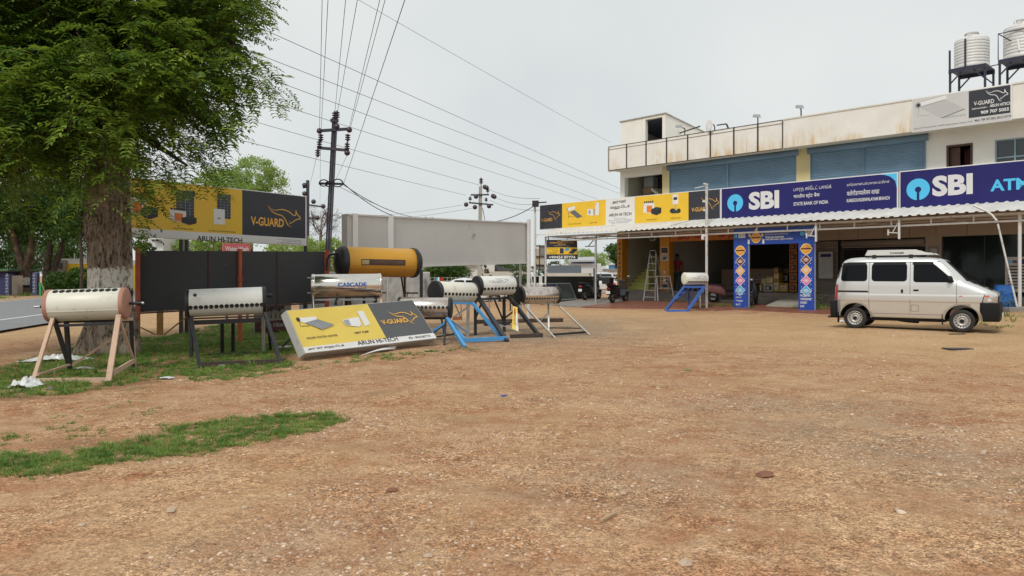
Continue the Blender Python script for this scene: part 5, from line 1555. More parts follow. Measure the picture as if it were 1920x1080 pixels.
# Water Wash sign
t = thing('car_wash_sign', 'small pink red sign with white lettering peeping over the charcoal hoarding', 'sign', on_ground(P(443, 540, 24)))
wb = Bil(P(417, 482, 24), P(469, 482, 24.6), P(469.5, 457, 24.6), P(418.5, 456, 24))
mb = MB(); bilbox(mb, wb, .05); mb.build('panel', mat('faded pink red', (.58, .13, .16), .5, 0, .08, 3), t)
mb = MB(); mb.text(wb, 'Water Wash', .08, .45, .93, .78, m_white, .02); mb.text(wb, 'SERVICE', .1, .1, .9, .3, m_white, .03); mb.build('lettering', m_white, t)
for x in (424, 463):
    mb = MB(); p = P(x, 480, 24.3); mb.bar(V((p.x, 24.35, -.1)), V((p.x, 24.35, 2.0)), .06); mb.build('post', m_black, t)
# painted board low behind the hoarding
t = thing('painted_board', 'low maroon and cream painted board behind the black framed heater', 'sign', on_ground(P(512, 626, 18.4)))
ab = Bil(P(478, 628, 18.2), P(546, 622, 18.9), P(546, 566, 18.9), P(478, 570, 18.2))
mb = MB(); bilbox(mb, ab, .06); mb.build('panel', mat('shabby cream panel', (.24, .23, .19), .8, 0, .15, 3), t)
m_maroon = mat('maroon paint', (.075, .02, .02), .6, 0, .2, 4)
mb = MB(); mb.rect(ab, 0, .0, 1, .42, m_maroon); mb.build('printed_face', m_maroon, t)
mb = MB(); mb.text(ab, 'Arun Hitech', .14, .20, .88, .36, m_ogrey, .01)
rr = random.Random(5)
for k in range(7): mb.disc(ab, .25 + .1 * k, .72 + rr.uniform(-.12, .15), .06, m_maroon if k % 2 else m_ink, .004, 12, .09)
for k in range(5): mb.flat(ab, [(.3 + .12 * k, .5), (.34 + .12 * k, .5), (.3 + .13 * k, .8)], m_green_d, .005)
mb.build('lettering', m_ogrey, t)
# blank grey billboard seen from behind
gL, gR = V((-3.95, 17.9, 0)), V((.56, 23.3, 0))
gb = Bil(gL + V((0, 0, 1.60)), gR + V((0, 0, 1.82)), gR + V((0, 0, 3.07)), gL + V((0, 0, 2.91)))
t = thing('billboard', 'blank grey steel billboard seen from behind in the middle of the lot', 'billboard', on_ground((gL + gR) / 2))
mb = MB(); bilbox(mb, gb, .22)
mb.build('panel', m_galvs, t, .006)
for a0 in (.02, .18):
    mb = MB(); mb.m = m_white
    mb.hexa([gb.pt(a0, 0, .002), gb.pt(a0 + .022, 0, .002), gb.pt(a0 + .022, 0, .04), gb.pt(a0, 0, .04), gb.pt(a0, 1.01, .002), gb.pt(a0 + .022, 1.01, .002), gb.pt(a0 + .022, 1.01, .04), gb.pt(a0, 1.01, .04)]); mb.build('stiffener', m_pgrey, t)
for b0 in (.0, .985):
    mb = MB(); mb.hexa([gb.pt(0, b0 - .015, .003), gb.pt(1, b0 - .015, .003), gb.pt(1, b0 - .015, .03), gb.pt(0, b0 - .015, .03), gb.pt(0, b0 + .015, .003), gb.pt(1, b0 + .015, .003), gb.pt(1, b0 + .015, .03), gb.pt(0, b0 + .015, .03)]); mb.build('edge_rail', m_pgrey, t)
p = gb.pt(.975, 0, .09)
mb = MB(); mb.tube([V((p.x, p.y, -.3)), V((p.x, p.y, 3.16))], .06, 12); mb.build('post', m_steel, t)
p = gb.pt(.30, 0, -.3); mb = MB(); mb.tube([V((p.x, p.y, -.3)), V((p.x, p.y, 2.0))], .055, 12); mb.build('post', m_steel, t)
p = gb.pt(.985, 0, -.3); mb = MB(); mb.tube([V((p.x, p.y, -.3)), V((p.x, p.y, 3.1))], .04, 10); mb.build('post', m_galv, t)

# low grey sheet fence behind the heaters
fL, fR = P(560, 509, 20.6), P(807, 509, 21.4)
t = thing('sheet_fence', 'crumpled grey sheet fence with black posts behind the yellow heater', 'fence', on_ground((fL + fR) / 2))
for i in range(3):
    a, b = fL.lerp(fR, i / 3 + .003), fL.lerp(fR, (i + 1) / 3 - .003)
    mb = MB()
    def fs(s, q, a=a, b=b, i=i):
        p = a.lerp(b, s)
        z = .28 + (1.53 - .28) * q
        return V((p.x, p.y + .035 * noise.noise(V((s * 5 + i * 9, q * 4, 1))) + .02 * noise.noise(V((s * 14, q * 9 + i, 5))), z))
    mb.grid(fs, 40, 24); o = mb.build('sheet', m_galvs, t)
    md = o.modifiers.new('thick', 'SOLIDIFY'); md.thickness = .004
for x in (790, 650, 572):
    p = P(x, 515, 20.5 + (x - 560) / 250 * .8 - .1); mb = MB(); mb.bar(V((p.x, p.y, -.2)), V((p.x, p.y, 1.58)), .085, .06); mb.build('post', m_black, t)

# fallen sign box leaning back on the dirt
def _pt(x, y, Z): return P(x, y, Z)
lb = Bil(V((-3.45, 12.42, .135)), V((-1.53, 15.3, .145)), V((-2.09, 15.66, .925)), V((-3.83, 12.66, .845)))
t = thing('fallen_sign', 'yellow and grey sign box lying tilted on the dirt before the heaters', 'sign', on_ground((lb.c[0] + lb.c[1]) / 2))
mb = MB(); bilbox(mb, lb, .17); mb.build('box', m_alu, t, .006)
art = BArt(lb)
aD = (art.q(689, 570)[0] + art.q(723, 633)[0]) / 2; bS = art.q(571, 651)[1] * .5 + art.q(812, 624.5)[1] * .5
mb = MB(); mb.rect(lb, .005, bS, aD, .985, m_yel2, .004); mb.rect(lb, aD, bS, .994, .985, m_grey2, .004); mb.rect(lb, .005, .01, .994, bS, m_white, .004); mb.build('printed_face', m_white, t)
mb = MB(); mb.m = m_ink
asp = 3.5 / .95
c1 = [art.q(*q) for q in ((562, 601), (566, 596), (596, 593), (594, 600), (570, 606))]
mb.flat(lb, [art.q(570, 605), art.q(594, 599), art.q(626, 609), art.q(604, 618)], m_ogrey, .006)
for k in range(7):
    q = k / 6; mb.ribbon(lb, [(art.q(570 + 24 * q, 605 - 6 * q)), (art.q(604 + 22 * q, 618 - 9 * q))], .008, m_panel, .007, False, asp)
mb.flat(lb, [art.q(*q) for q in ((558, 601), (570, 606), (594, 599), (592, 593.5), (562, 596.5))][::1], m_white, .008)
mb.disc(lb, *art.q(558.5, 599.5), .012, m_ink, .01, 14, .05)
mb.ribbon(lb, [art.q(561, 602), art.q(563, 612), art.q(580, 611)], .012, m_ink, .007, False, asp)
mb.flat(lb, [art.q(*q) for q in ((641, 600), (672, 594), (677, 608), (674, 613), (648, 610))], m_white, .006); mb.flat(lb, [art.q(*q) for q in ((643, 601), (653, 599), (658, 610), (648, 609))], m_ogrey, .008)
mb.flat(lb, [art.q(*q) for q in ((669, 584), (680, 583), (694, 608), (684, 612))], m_white, .007)
for s, x0, y0, x1, y1, hh, mm in (('SOLAR WATER HEATER', 576, 637, 633, 629, 3.5, m_ink), ('HEAT PUMP', 666, 627, 692, 623, 4, m_ink), ('ARUN HI-TECH', 673, 650, 746, 636.5, 8.2, m_ink), ('PH : 9942487774', 769, 638, 807, 630.5, 4.5, m_ink), ('அருண் ைஹ-ெடக்', 579, 660, 645, 648, 5.5, m_ink)):
    a, b = art.q(x0, y0); a1, b1 = art.q(x1, y1); _, b2 = art.q(x0, y0 - hh); b = (b + b1) / 2
    mb.text(lb, s, a, b, a1, b + (b2 - art.q(x0, y0)[1]), mm, .015)
a, b = art.q(717, 609); a1, _ = art.q(765, 602); mb.text(lb, 'V-GUARD', a, b, a1, b + .11, m_gold, .03)
a, b = art.q(742, 609); a1, _ = art.q(786, 600); roo(mb, lb, a, b - .02, a1 - a, .36, m_gold, .022, .007, asp)
mb.build('lettering', m_ink, t)
t = thing('sheet_scrap', 'pale curled sheet strip poking out under the fallen sign', 'scrap', on_ground(G(705, 664)))
mb = MB(); a, b = GT(678, 668), GT(741, 657)
mb.grid(lambda s, q: a.lerp(b, s) + V((0, .12 * q, .02 + .05 * s * q + .03 * math.sin(3 * s))), 12, 4); o = mb.build('sheet', m_white, t); o.modifiers.new('t', 'SOLIDIFY').thickness = .004
t = thing('prop_bar', 'black bar with a pale foot plate propping the fallen sign', 'prop', on_ground(GT(529, 653)))
mb = MB(); a = GT(529, 653); mb.bar(a + V((0, 0, .03)), P(553, 626, 12.75), .03); mb.build('bar', m_black, t)
mb = MB(); mb.hexa([a + V((-.16, -.1, 0)), a + V((.14, -.13, 0)), a + V((.16, .1, .0)), a + V((-.12, .13, 0)), a + V((-.16, -.1, .02)), a + V((.14, -.13, .04)), a + V((.16, .1, .05)), a + V((-.12, .13, .03))]); mb.build('foot_plate', m_pgrey, t)

# ------------------------------------------------------------------ scrapped solar water heaters on their stands
m_tcream = mat('aged cream enamel', (.70, .69, .60), .42, 0, .06, 2.5, dirt=((.26, .21, .15), .32, 6), streak=((.34, .30, .22), .3, 7))
m_twhite = mat('weathered white enamel', (.70, .70, .66), .4, 0, .06, 2.5, dirt=((.22, .19, .16), .28, 6), streak=((.26, .23, .2), .36, 9))
m_salmon = mat('salmon end paint', (.42, .215, .155), .75, 0, .14, 4, .1, 40, dirt=((.5, .4, .34), .2, 6))
m_tan = mat('pinkish tan primer', (.52, .36, .255), .7, 0, .15, 4, dirt=((.30, .2, .14), .35, 9))
def steelmat(name, rough, dirtamt, col=(.62, .60, .56)):
    m, nt, p = nodes(name)
    co = N(nt, 'ShaderNodeTexCoord').outputs['Object']
    d = ramp(nt, noise_n(nt, co, 5, 8, .7), .62 - dirtamt * .3, .8 - dirtamt * .3)
    c = mix(nt, d, col, (.20, .12, .08))
    nt.links.new(c, p.inputs['Base Color'])
    mm = N(nt, 'ShaderNodeMapRange'); mm.inputs[3].default_value = .92; mm.inputs[4].default_value = .25
    nt.links.new(d, mm.inputs[0]); nt.links.new(mm.outputs[0], p.inputs['Metallic'])
    rr_ = N(nt, 'ShaderNodeMapRange'); rr_.inputs[3].default_value = rough; rr_.inputs[4].default_value = .6
    nt.links.new(d, rr_.inputs[0]); nt.links.new(rr_.outputs[0], p.inputs['Roughness'])
    b = N(nt, 'ShaderNodeBump'); b.inputs['Strength'].default_value = .12; b.inputs['Distance'].default_value = .02
    nt.links.new(noise_n(nt, co, 6, 3), b.inputs['Height']); nt.links.new(b.outputs[0], p.inputs['Normal'])
    return m
m_ss = steelmat('polished stainless', .16, .12, (.72, .69, .63))
m_ssr = steelmat('rust bloomed stainless', .2, .42, (.66, .60, .55))
m_tyel = mat('weathered yellow enamel', (.66, .34, .028), .38, 0, .07, 2, dirt=((.36, .15, .03), .12, 5))
HG = 'scrapped solar water heaters standing in the lot'
m_port = mat('port rubber', (.02, .018, .016), .7, 0, .2, 6)
def heater(label, A, Bp, r, body, cap, ports=None, capl=.05, capr=None, dome=.02, group=HG):
    A, Bp = V(A), V(Bp)
    ax = (Bp - A).normalized(); L = (Bp - A).length
    f = V((ax.y, -ax.x, 0)).normalized()
    up = f.cross(ax).normalized() * -1
    if up.z < 0: up = -up
    mid = (A + Bp) / 2
    t = thing('solar_water_heater', label, 'water heater', (mid.x, mid.y, hz(mid.x, mid.y)), 0, group)
    mb = MB()
    mb.lathe([(r * .985, 0), (r, .004), (r, L * .5), (r, L - .004), (r * .985, L)], A, ax, 48)
    # the rolled seam along the front
    s0 = -.38
    mb.bar(A + ax * .02 + (f * math.cos(s0) + up * math.sin(s0)) * (r + .001), Bp - ax * .02 + (f * math.cos(s0) + up * math.sin(s0)) * (r + .001), .012, .006, None, (f * math.cos(s0) + up * math.sin(s0)))
    tk = mb.build('tank', body, t)
    for o, d in ((A, -ax), (Bp, ax)):
        mb = MB()
        R_ = (capr or r * 1.02)
        mb.lathe([(R_, -capl), (R_, 0), (R_ * .97, dome * .4), (R_ * .80, dome), (R_ * .3, dome * 1.3), (.001, dome * 1.35)], o, d, 48)
        mb.lathe([(r * .9, -capl - .001), (R_, -capl)], o, d, 48)
        mb.build('end_cap', cap, tk)
    if ports:
        n, ang, a0, a1, pr = ports
        pr = min(pr * 1.18, .40 * (a1 - a0) * L / (n - 1))
        an = R(ang)
        nn = (f * math.cos(an) + up * math.sin(an))
        for k in range(n):
            c = A + ax * (L * (a0 + (a1 - a0) * k / (n - 1))) + nn * (r + .0005)
            mb = MB(); mb.lathe([(pr * 1.09, -.004), (pr * 1.09, .005), (pr * .98, .008), (pr * .94, .0035), (.001, .0035)], c, nn, 16)
            mb.build('tube_port', m_port, tk)
    return t, ax, f, up, L, tk
def Q(p):
    return GT(p[0], p[1]) if len(p) == 2 else P(*p)
def bars(t, lst):
    for (nm, a, b, w, m, st) in lst:
        mb = MB(); a, b = Q(a), Q(b)
        if st == 'L': mb.angle(a, b, w, .008)
        elif st == 'o': mb.tube([a, b], w / 2, 10)
        elif isinstance(st, tuple): mb.bar(a, b, *st)
        else: mb.bar(a, b, w)
        mb.build(nm, m, t, .002)

# salmon capped tank before the big tree
t, ax, f, up, L, tk = heater('cream heater with salmon end caps on a tan stand before the whitewashed trunk', P(91, 573.5, 11.05), P(237, 568.5, 11.25), .235, m_tcream, m_salmon, (10, 62, .13, .885, .031), .05)
bars(t, [('leg', (62, 716), (99, 598, 10.9), .05, m_tan, ''), ('leg', (203, 718), (222.5, 593, 11.05), .07, m_tan, ''), ('leg', (131, 695), (124, 600, 11.3), .055, m_black, ''), ('leg', (251, 689), (246, 599, 11.6), .05, m_black, ''), ('leg', (254, 689), (248, 599, 11.62), .025, m_tan, ''),
         ('brace', (131, 690, 11.28), (102, 599, 10.98), .05, m_black, ''), ('brace', (251, 676, 11.6), (226, 603, 11.1), .03, m_tan, ''), ('brace', (134, 686, 11.34), (244, 612, 11.68), .035, m_tan, ''),
         ('base_rail', (64, 714, 10.16), (201, 712.5, 10.06), .06, m_tan, (.05, .065)), ('side_rail', (70, 703, 10.25), (130, 684, 11.25), .03, m_tan, ''), ('side_rail', (211, 700, 10.2), (252, 676, 11.6), .07, m_tan, (.03, .07)),
         ('top_rail', (105, 611, 10.95), (217, 606, 11.05), .04, m_black, ''), ('top_rail', (122, 603, 11.3), (246, 601, 11.6), .04, m_black, ''), ('saddle', (99, 599, 10.9), (125, 601, 11.32), .04, m_black, ''), ('saddle', (223, 599, 11.05), (247, 598, 11.6), .05, m_tan, '')])
mb = MB(); e = P(243, 569, 11.28); mb.tube([e, e + ax * .12], .022, 10, m_plastic); mb.tube([e + ax * .11, e + ax * .17], .03, 10, m_plastic); mb.tube([e + ax * .17, e + ax * .2], .02, 10, m_galv); mb.tube([e + ax * .13 + V((0, 0, .05)), e + ax * .13 - V((0, 0, .05))], .012, 8, m_plastic); mb.build('valve', m_plastic, t)
mb = MB(); e = P(88, 574.5, 11.05); mb.tube([e, e - ax * .09], .02, 10, m_plastic); mb.tube([e - ax * .08, e - ax * .17], .016, 10, m_galv); mb.build('pipe_nipple', m_galv, t)

# fifteen-port white tank on a black stand
t, ax, f, up, L, tk = heater('white heater with black caps on a black frame before the charcoal hoarding', P(351, 569, 12.98), P(497.5, 563, 13.38), .243, m_twhite, m_plastic, (15, -16, .055, .955, .030), .045)
bars(t, [('leg', (375, 691), (359, 597, 12.75), .05, m_black, ''), ('leg', (526, 680), (496.5, 587, 13.1), .055, m_black, ''), ('leg', (359, 671), (358, 590, 13.0), .05, m_black, ''), ('leg', (507.5, 657), (502, 595, 13.55), .045, m_black, ''),
         ('upright', (417, 662.5), (416.5, 600, 13.5), .05, m_black, ''), ('upright', (437, 662), (437, 600, 13.55), .05, m_black, ''), ('upright', (494.5, 663), (493.5, 592, 13.4), .05, m_galv, ''),
         ('back_rail', (379, 666, 13.3), (490, 660.5, 13.6), .045, m_rustblack, ''), ('base_beam', (376, 685, 11.65), (530.5, 678, 12.15), .09, m_rustblack, (.07, .095)), ('top_rail', (360, 597.5, 12.8), (493, 592.5, 13.15), .03, m_black, ''), ('top_rail', (361, 605, 12.9), (490, 600, 13.3), .075, m_black, (.04, .08)), ('saddle', (359, 597, 12.75), (358, 592, 13.1), .04, m_black, ''), ('saddle', (497, 589, 13.1), (502, 587, 13.55), .04, m_black, '')])
c = P(365.5, 553.5, 12.74); mb = MB(); mb.lathe([(.03, -.002), (.03, .012), (.001, .012)], c, f + up * .5, 14); mb.build('socket', m_plastic, tk)
e = P(500, 554, 13.4); mb = MB(); mb.tube([e, e + ax * .09], .03, 8); mb.tube([e + ax * .08, e + ax * .14 + V((0, 0, -.02)), e + ax * .15 + V((0, 0, -.18)), e + ax * .08 + V((0, 0, -.3))], .007, 6); mb.build('cable', m_plastic, t)

# polished tank with blue lettering
t, ax, f, up, L, tk = heater('polished steel heater with blue lettering behind the fallen yellow sign', P(586, 536, 15.2), P(713, 534, 15.5), .236, m_ss, m_ss, None, .05, None, .035)
def curved(A, ax, f, up, r, a0):
    class C:
        n = f
        def pt(s, x, y, c=0):        # x along the tank, y along the curve from angle a0
            an = R(a0) + y / r
            return A + ax * x + (f * math.cos(an) + up * math.sin(an)) * (r + c)
    return C()
cf = curved(P(586, 536, 15.2), ax, f, up, .236, -6)
mb = MB(); m_let = mat('blue lettering', (.02, .09, .36), .4, 0, .05, 3); x0 = L * .37
mb.text(cf, 'CASCADE', x0, 0, x0 + L * .42, .085, m_let, .05, .003); mb.rect(cf, x0, -.03, x0 + L * .25, -.022, m_red, .003); mb.text(cf, 'Tamilnadu', x0 + L * .29, -.045, x0 + L * .42, -.02, m_ink, .02, .003); mb.build('lettering', m_let, tk)
for s in (.0, 1.0): mb = MB(); o = P(586, 536, 15.2) + ax * (L * s); mb.lathe([(.236, -.012), (.246, 0), (.236, .012)], o, ax, 48); mb.build('rim_band', m_ss, tk)
bars(t, [('leg', (591, 660), (586.5, 555, 15.05), .055, m_ss, 'o'), ('leg', (716, 652), (714, 552, 15.5), .05, m_tan, ''), ('leg', (650, 640), (650, 553, 15.6), .05, m_black, ''), ('leg', (682.5, 640), (682.5, 553, 15.65), .06, m_black, ''), ('leg', (704, 645), (704, 553, 15.5), .06, m_rustblack, ''),
         ('top_rail', (590, 562, 15.2), (704, 561.5, 15.5), .04, m_galv, ''), ('top_rail', (587, 556, 15.3), (712, 556, 15.55), .05, m_black, ''), ('base_rail', (590, 655, 14.5), (716, 650, 15.0), .05, m_black, '')])
e = P(718, 549, 15.5); mb = MB(); mb.tube([e - ax * .06, e + ax * .07], .014, 8); mb.build('pipe_nipple', m_black, t)
e = P(633, 558, 15.2); mb = MB(); mb.tube([e, e + V((-.03, 0, -.05)), e + V((-.04, 0, -.12))], .02, 8); mb.tube([e + V((-.04, 0, -.11)), e + V((-.04, 0, -.15))], .035, 8); mb.build('drain_pipe', m_black, t)
for y in (521, 549.5): e = P(581, y, 15.2); mb = MB(); mb.tube([e + ax * .04, e - ax * .05], .012, 8); mb.build('pipe_nipple', m_galv, t)

# big yellow tank
yA, yB = P(641, 490.5, 16.6), P(775.5, 493, 17.55)
t, ax, f, up, L, tk = heater('large yellow heater with black dished ends on a thin stand, highest of all', yA, yB, .335, m_tyel, m_plastic, None, .06, .352, .10)
cf = curved(yA, ax, f, up, .335, 0)
m_plate = mat('faded brown plate', (.075, .04, .03), .6, 0, .2, 4)
mb = MB(); mb.grid(lambda s, q: cf.pt(L * (.185 + .61 * s), -.075 + .135 * q, .004), 4, 6); pl = mb.build('name_plate', m_plate, tk)
mb = MB(); mb.grid(lambda s, q: cf.pt(L * (.195 + .095 * s), -.055 + .095 * q, .007), 2, 5); mb.build('emblem', mat('faded emblem', (.40, .32, .16), .6, 0, .2, 20), pl)
mb = MB(); mb.text(cf, 'SUPER SOLAR', L * .36, -.035, L * .76, .03, mat('faded letters', (.13, .075, .055), .6), .03, .008); mb.build('lettering', m_plate, pl)
mb = MB(); m_ry = mat('rust washed yellow', (.52, .24, .03), .5, 0, .12, 2, streak=((.22, .075, .03), .55, 9), dirt=((.3, .12, .04), .3, 4))
mb.grid(lambda s, q: cf.pt(L * (.004 + .992 * s), -.09 - .36 * q, .0025), 2, 14); mb.build('rust_skirt', m_ry, tk)
bars(t, [('leg', (759, 610), (759, 517, 17.4), .05, m_rustblack, ''), ('leg', (656, 610), (655, 515, 16.7), .05, m_rustblack, ''), ('leg', (765, 602), (752, 515, 17.7), .04, m_rustblack, ''), ('leg', (662, 602), (650, 515, 16.9), .04, m_rustblack, ''), ('arm', (759, 549.5, 17.4), (784, 549.5, 17.4), .04, m_rustblack, ''), ('stay', (763, 560, 17.4), (764, 551, 17.4), .02, m_rustblack, ''), ('top_rail', (654, 516, 16.7), (760, 518, 17.4), .05, m_rustblack, '')])
e = P(631, 475, 16.5); mb = MB(); mb.tube([e + ax * .12, e, P(618, 478, 16.5), P(613, 487, 16.5), P(612, 508, 16.5)], .025, 8); mb.build('hose', m_plastic, t)
e = P(778.5, 490, 17.6); mb = MB(); mb.tube([e, P(779.5, 468, 17.6)], .018, 8); mb.tube([P(779.5, 470, 17.6), P(779.5, 466.5, 17.6)], .035, 8); mb.build('vent_pipe', m_black, t)

# rusty steel tank to the right of the fallen sign
t, ax, f, up, L, tk = heater('rust bloomed steel heater on a blue stand close behind the fallen sign', P(748, 576.5, 16.3), P(846, 577, 16.25), .222, m_ssr, m_plastic, (11, 3, .15, .95, .027), .05, .228)
bars(t, [('leg', (872, 651), (838, 597, 16.0), .065, m_blue, ''), ('leg', (833, 647.5), (836, 596, 16.2), .045, m_black, ''), ('leg', (752, 640, 16.6), (750, 597, 16.3), .06, m_blue, ''), ('brace', (835, 606, 16.0), (798, 629, 16.1), .05, m_blue, ''), ('brace', (834, 609, 15.9), (812, 625, 16.0), .025, m_black, ''), ('side_rail', (818, 632, 15.9), (858, 625, 15.4), .035, m_black, ''), ('base_rail', (822, 659, 14.3), (876, 654.5, 14.75), .04, m_black, ''), ('brace', (847, 602, 16.3), (877, 624, 16.6), .025, m_blue, ''), ('top_rail', (750, 597, 16.35), (840, 597, 16.2), .045, m_black, '')])
mb = MB(); cf = curved(P(748, 576.5, 16.3), ax, f, up, .222, 40); mb.text(cf, 'SOLAR WATER HEATER', L * .42, 0, L * .92, .035, m_ogrey, .02, .002); mb.build('lettering', m_ogrey, tk)

# plain white tank
t, ax, f, up, L, tk = heater('white heater with ten ports and a light blue front beam', P(815, 547, 16.95), P(886.5, 549, 17.85), .243, m_tcream, m_plastic, (10, -10, .10, .93, .028), .06, .252)
bars(t, [('leg', (940, 634), (886, 568, 17.3), .065, m_blue, ''), ('leg', (873, 640), (815, 566, 16.8), .06, m_blue, ''), ('leg', (877, 630.5), (878, 567, 17.5), .07, m_galv, ''), ('leg', (833, 625), (822, 565, 17.2), .05, m_blue, ''), ('base_beam', (872, 638, 15.98), (951, 634, 16.2), .08, m_blue, (.07, .085)), ('brace', (876, 577, 17.5), (850, 595, 17.3), .035, m_galv, ''), ('top_rail', (816, 567, 16.85), (888, 569, 17.4), .05, m_blue, ''), ('brace', (853, 570, 17.3), (866, 600, 17.8), .02, m_galv, ''), ('leg', (866, 599, 18.0), (864, 569, 18.0), .02, m_galv, '')])

# white tank with the leaping outline
vA, vB = P(893, 536.5, 18.35), P(962.5, 534.5, 19.0)
t, ax, f, up, L, tk = heater('white heater with a grey leaping outline on a black stand', vA, vB, .243, m_twhite, m_plastic, (10, -17, .09, .93, .029), .06, .252)
cf = curved(vA, ax, f, up, .243, 20)
mb = MB(); mb.text(cf, 'V-GUARD', L * .2, -.01, L * .56, .055, m_ogrey, .03, .003); roo(mb, cf, L * .40, -.02, L * .34, .16, m_ogrey, .014, .003); mb.build('lettering', m_ogrey, tk)
bars(t, [('leg', (951, 641), (896, 556, 18.2), .085, m_black, ''), ('leg', (1008, 626.5), (953, 555, 18.8), .085, m_black, ''), ('leg', (891.5, 628), (891, 565, 18.4), .075, m_black, ''), ('leg', (945.5, 622), (945, 556, 19.1), .085, m_black, ''), ('base_beam', (957, 631.5, 17.0), (1017, 628.5, 17.25), .1, m_rustblack, (.08, .1)), ('brace', (927, 562, 19), (944, 602, 19.1), .045, m_black, ''), ('brace', (945.5, 597, 19.05), (968, 580, 18.4), .035, m_black, ''), ('top_rail', (900, 561, 18.3), (957, 558.5, 18.9), .05, m_black, ''), ('brace', (893, 594, 18.4), (902, 570, 18.3), .035, m_black, ''), ('saddle', (946, 556, 19.05), (972, 572, 18.4), .035, m_black, ''), ('stay', (917, 601, 18), (970, 621, 17.3), .022, m_galv, 'o'), ('upright', (917.5, 590, 19.6), (917.5, 558, 19.6), .035, m_galv, '')])

# rust flowered steel tank, rightmost of the row
t, ax, f, up, L, tk = heater('steel heater with a rusty patch on slim steel struts, rightmost of the row', P(972.5, 554, 19.2), P(1043, 553.5, 19.95), .226, m_ssr, m_plastic, (14, -20, .08, .95, .021), .05, .24)
bars(t, [('leg', (1041, 634.5), (977, 567, 19.0), .04, m_ss, ''), ('leg', (1106, 629), (1039, 565.5, 19.7), .04, m_ss, ''), ('leg', (1029, 619), (1028, 568, 20.0), .045, m_galv, ''), ('leg', (968, 617), (972, 568, 19.4), .04, m_galv, ''), ('base_rail', (1035, 627.5, 17.3), (1100, 622.5, 18.1), .05, m_black, ''), ('back_rail', (1029, 615, 19.4), (1091, 615.5, 18.5), .025, m_black, ''), ('brace', (1026, 588, 19.9), (1009, 606, 19.6), .02, m_galv, ''), ('top_rail', (975, 568, 19.2), (1040, 567, 19.8), .04, m_galv, '')])

# small tank before the shops on a blue stand
sA, sB = P(1283, 522.5, 29.0), P(1322.5, 522.5, 29.25)
t, ax, f, up, L, tk = heater('small white heater on a tall blue stand before the shop steps', sA, sB, .235, m_twhite, m_tcream, (10, -32, .10, .92, .026), .05)
cf = curved(sA, ax, f, up, .235, 4); mb = MB(); mb.text(cf, 'V-GUARD', L * .22, -.03, L * .62, .04, m_ogrey, .03, .003); roo(mb, cf, L * .45, -.03, L * .45, .16, m_ogrey, .018, .003); mb.build('lettering', m_ogrey, tk)
bars(t, [('leg', (1247.5, 583), (1284, 537, 28.8), .09, m_dblue, ''), ('leg', (1288, 584.5), (1320.5, 537, 29.0), .10, m_dblue, ''), ('leg', (1292, 574.5), (1291, 536, 29.5), .06, m_dblue, ''), ('leg', (1327, 576), (1321, 538, 29.7), .06, m_dblue, ''), ('base_rail', (1250, 582.5, 29.0), (1287, 583, 28.8), .08, m_dblue, ''), ('top_rail', (1283, 538, 28.85), (1321, 538, 29.05), .07, m_dblue, ''), ('brace', (1268, 560, 28.9), (1292, 541, 29.4), .04, m_dblue, ''), ('brace', (1290, 573, 29.4), (1300, 540, 29.1), .04, m_dblue, ''), ('brace', (1310, 558, 28.9), (1308, 540, 29.2), .04, m_dblue, ''), ('brace', (1276, 549, 28.85), (1291, 562, 29.4), .03, m_dblue, '')])

# bits between the stands
t = thing('banner_board', 'narrow yellow and white camera advert strip leaning on the black stand', 'banner', GT(966, 622))
nbq = Bil(P(960, 618, 17.6), P(972, 622, 17.6), P(970, 576, 18.2), P(962, 574, 18.2))
mb = MB(); bilbox(mb, nbq, .01); mb.build('sheet', m_yel2, t)
mb = MB()
class Rot:
    n = nbq.n
    def pt(s, x, y, c=0): return nbq.pt(1 - y, x, c)
mb.text(Rot(), 'CCTV CAMERA', .22, .40, .95, .80, m_red, .03); mb.rect(nbq, .66, .02, 1.0, .72, m_white, .004); mb.text(Rot(), 'Camera', .2, .05, .55, .25, m_dblue, .02); mb.build('lettering', m_red, t)
t = thing('steel_beam', 'long rusty steel beam lying on the gravel behind the stands', 'beam', GT(975, 606))
mb = MB(); a, b = GT(893, 607), GT(1055, 603.5); mb.bar(a + V((0, 0, .06)), b + V((0, 0, .06)), .1, .11); mb.build('beam', m_rustblack, t, .004)
t = thing('steel_beam', 'short black channel lying before the long rusty beam', 'beam', GT(940, 609))
mb = MB(); a, b = GT(908, 611), GT(956, 609); mb.bar(a + V((0, 0, .05)), b + V((0, 0, .05)), .08, .09); mb.build('beam', m_black, t, .004)
t = thing('brick', 'single red brick on the dirt behind the white heater', 'brick', GT(856, 600))
mb = MB(); a = GT(856, 600); mb.box(a.x - .12, a.y - .06, a.z - .01, a.x + .12, a.y + .06, a.z + .11); mb.build('brick', mat('fired brick', (.30, .10, .055), .9, 0, .2, 8, .2, 40), t, .006)

# ------------------------------------------------------------------ poles and wires
m_polepaint = mat('dark girder paint', (.028, .028, .05), .6, 0, .25, 4, dirt=((.10, .045, .03), .35, 3))
m_porc = mat('brown porcelain', (.045, .035, .04), .3, 0, .2, 4)
def insul(mb, p, d, s=1.0, n=3):
    p = V(p); d = V(d).normalized()
    prof = [(.015, -.02)]
    for k in range(n): h = k * .075; prof += [(.04, h), (.095, h + .015), (.085, h + .04), (.04, h + .05)]
    prof += [(.03, n * .075 + .02), (.001, n * .075 + .03)]
    mb.lathe([(r * s, h * s) for r, h in prof], p, d, 12)
def ball(mb, p, r):
    mb.lathe([(.001, -r), (r * .6, -r * .8), (r * .95, -r * .3), (r, .0), (r * .95, r * .3), (r * .6, r * .8), (.001, r)], p, (0, 1, 0.1), 14)
PZ = 28.0
pb, ptp = P(608.5, 588, PZ), P(628, 222, PZ)
t = thing('power_pole', 'dark leaning steel girder pole with two cross arms of insulators', 'utility pole', on_ground(pb))
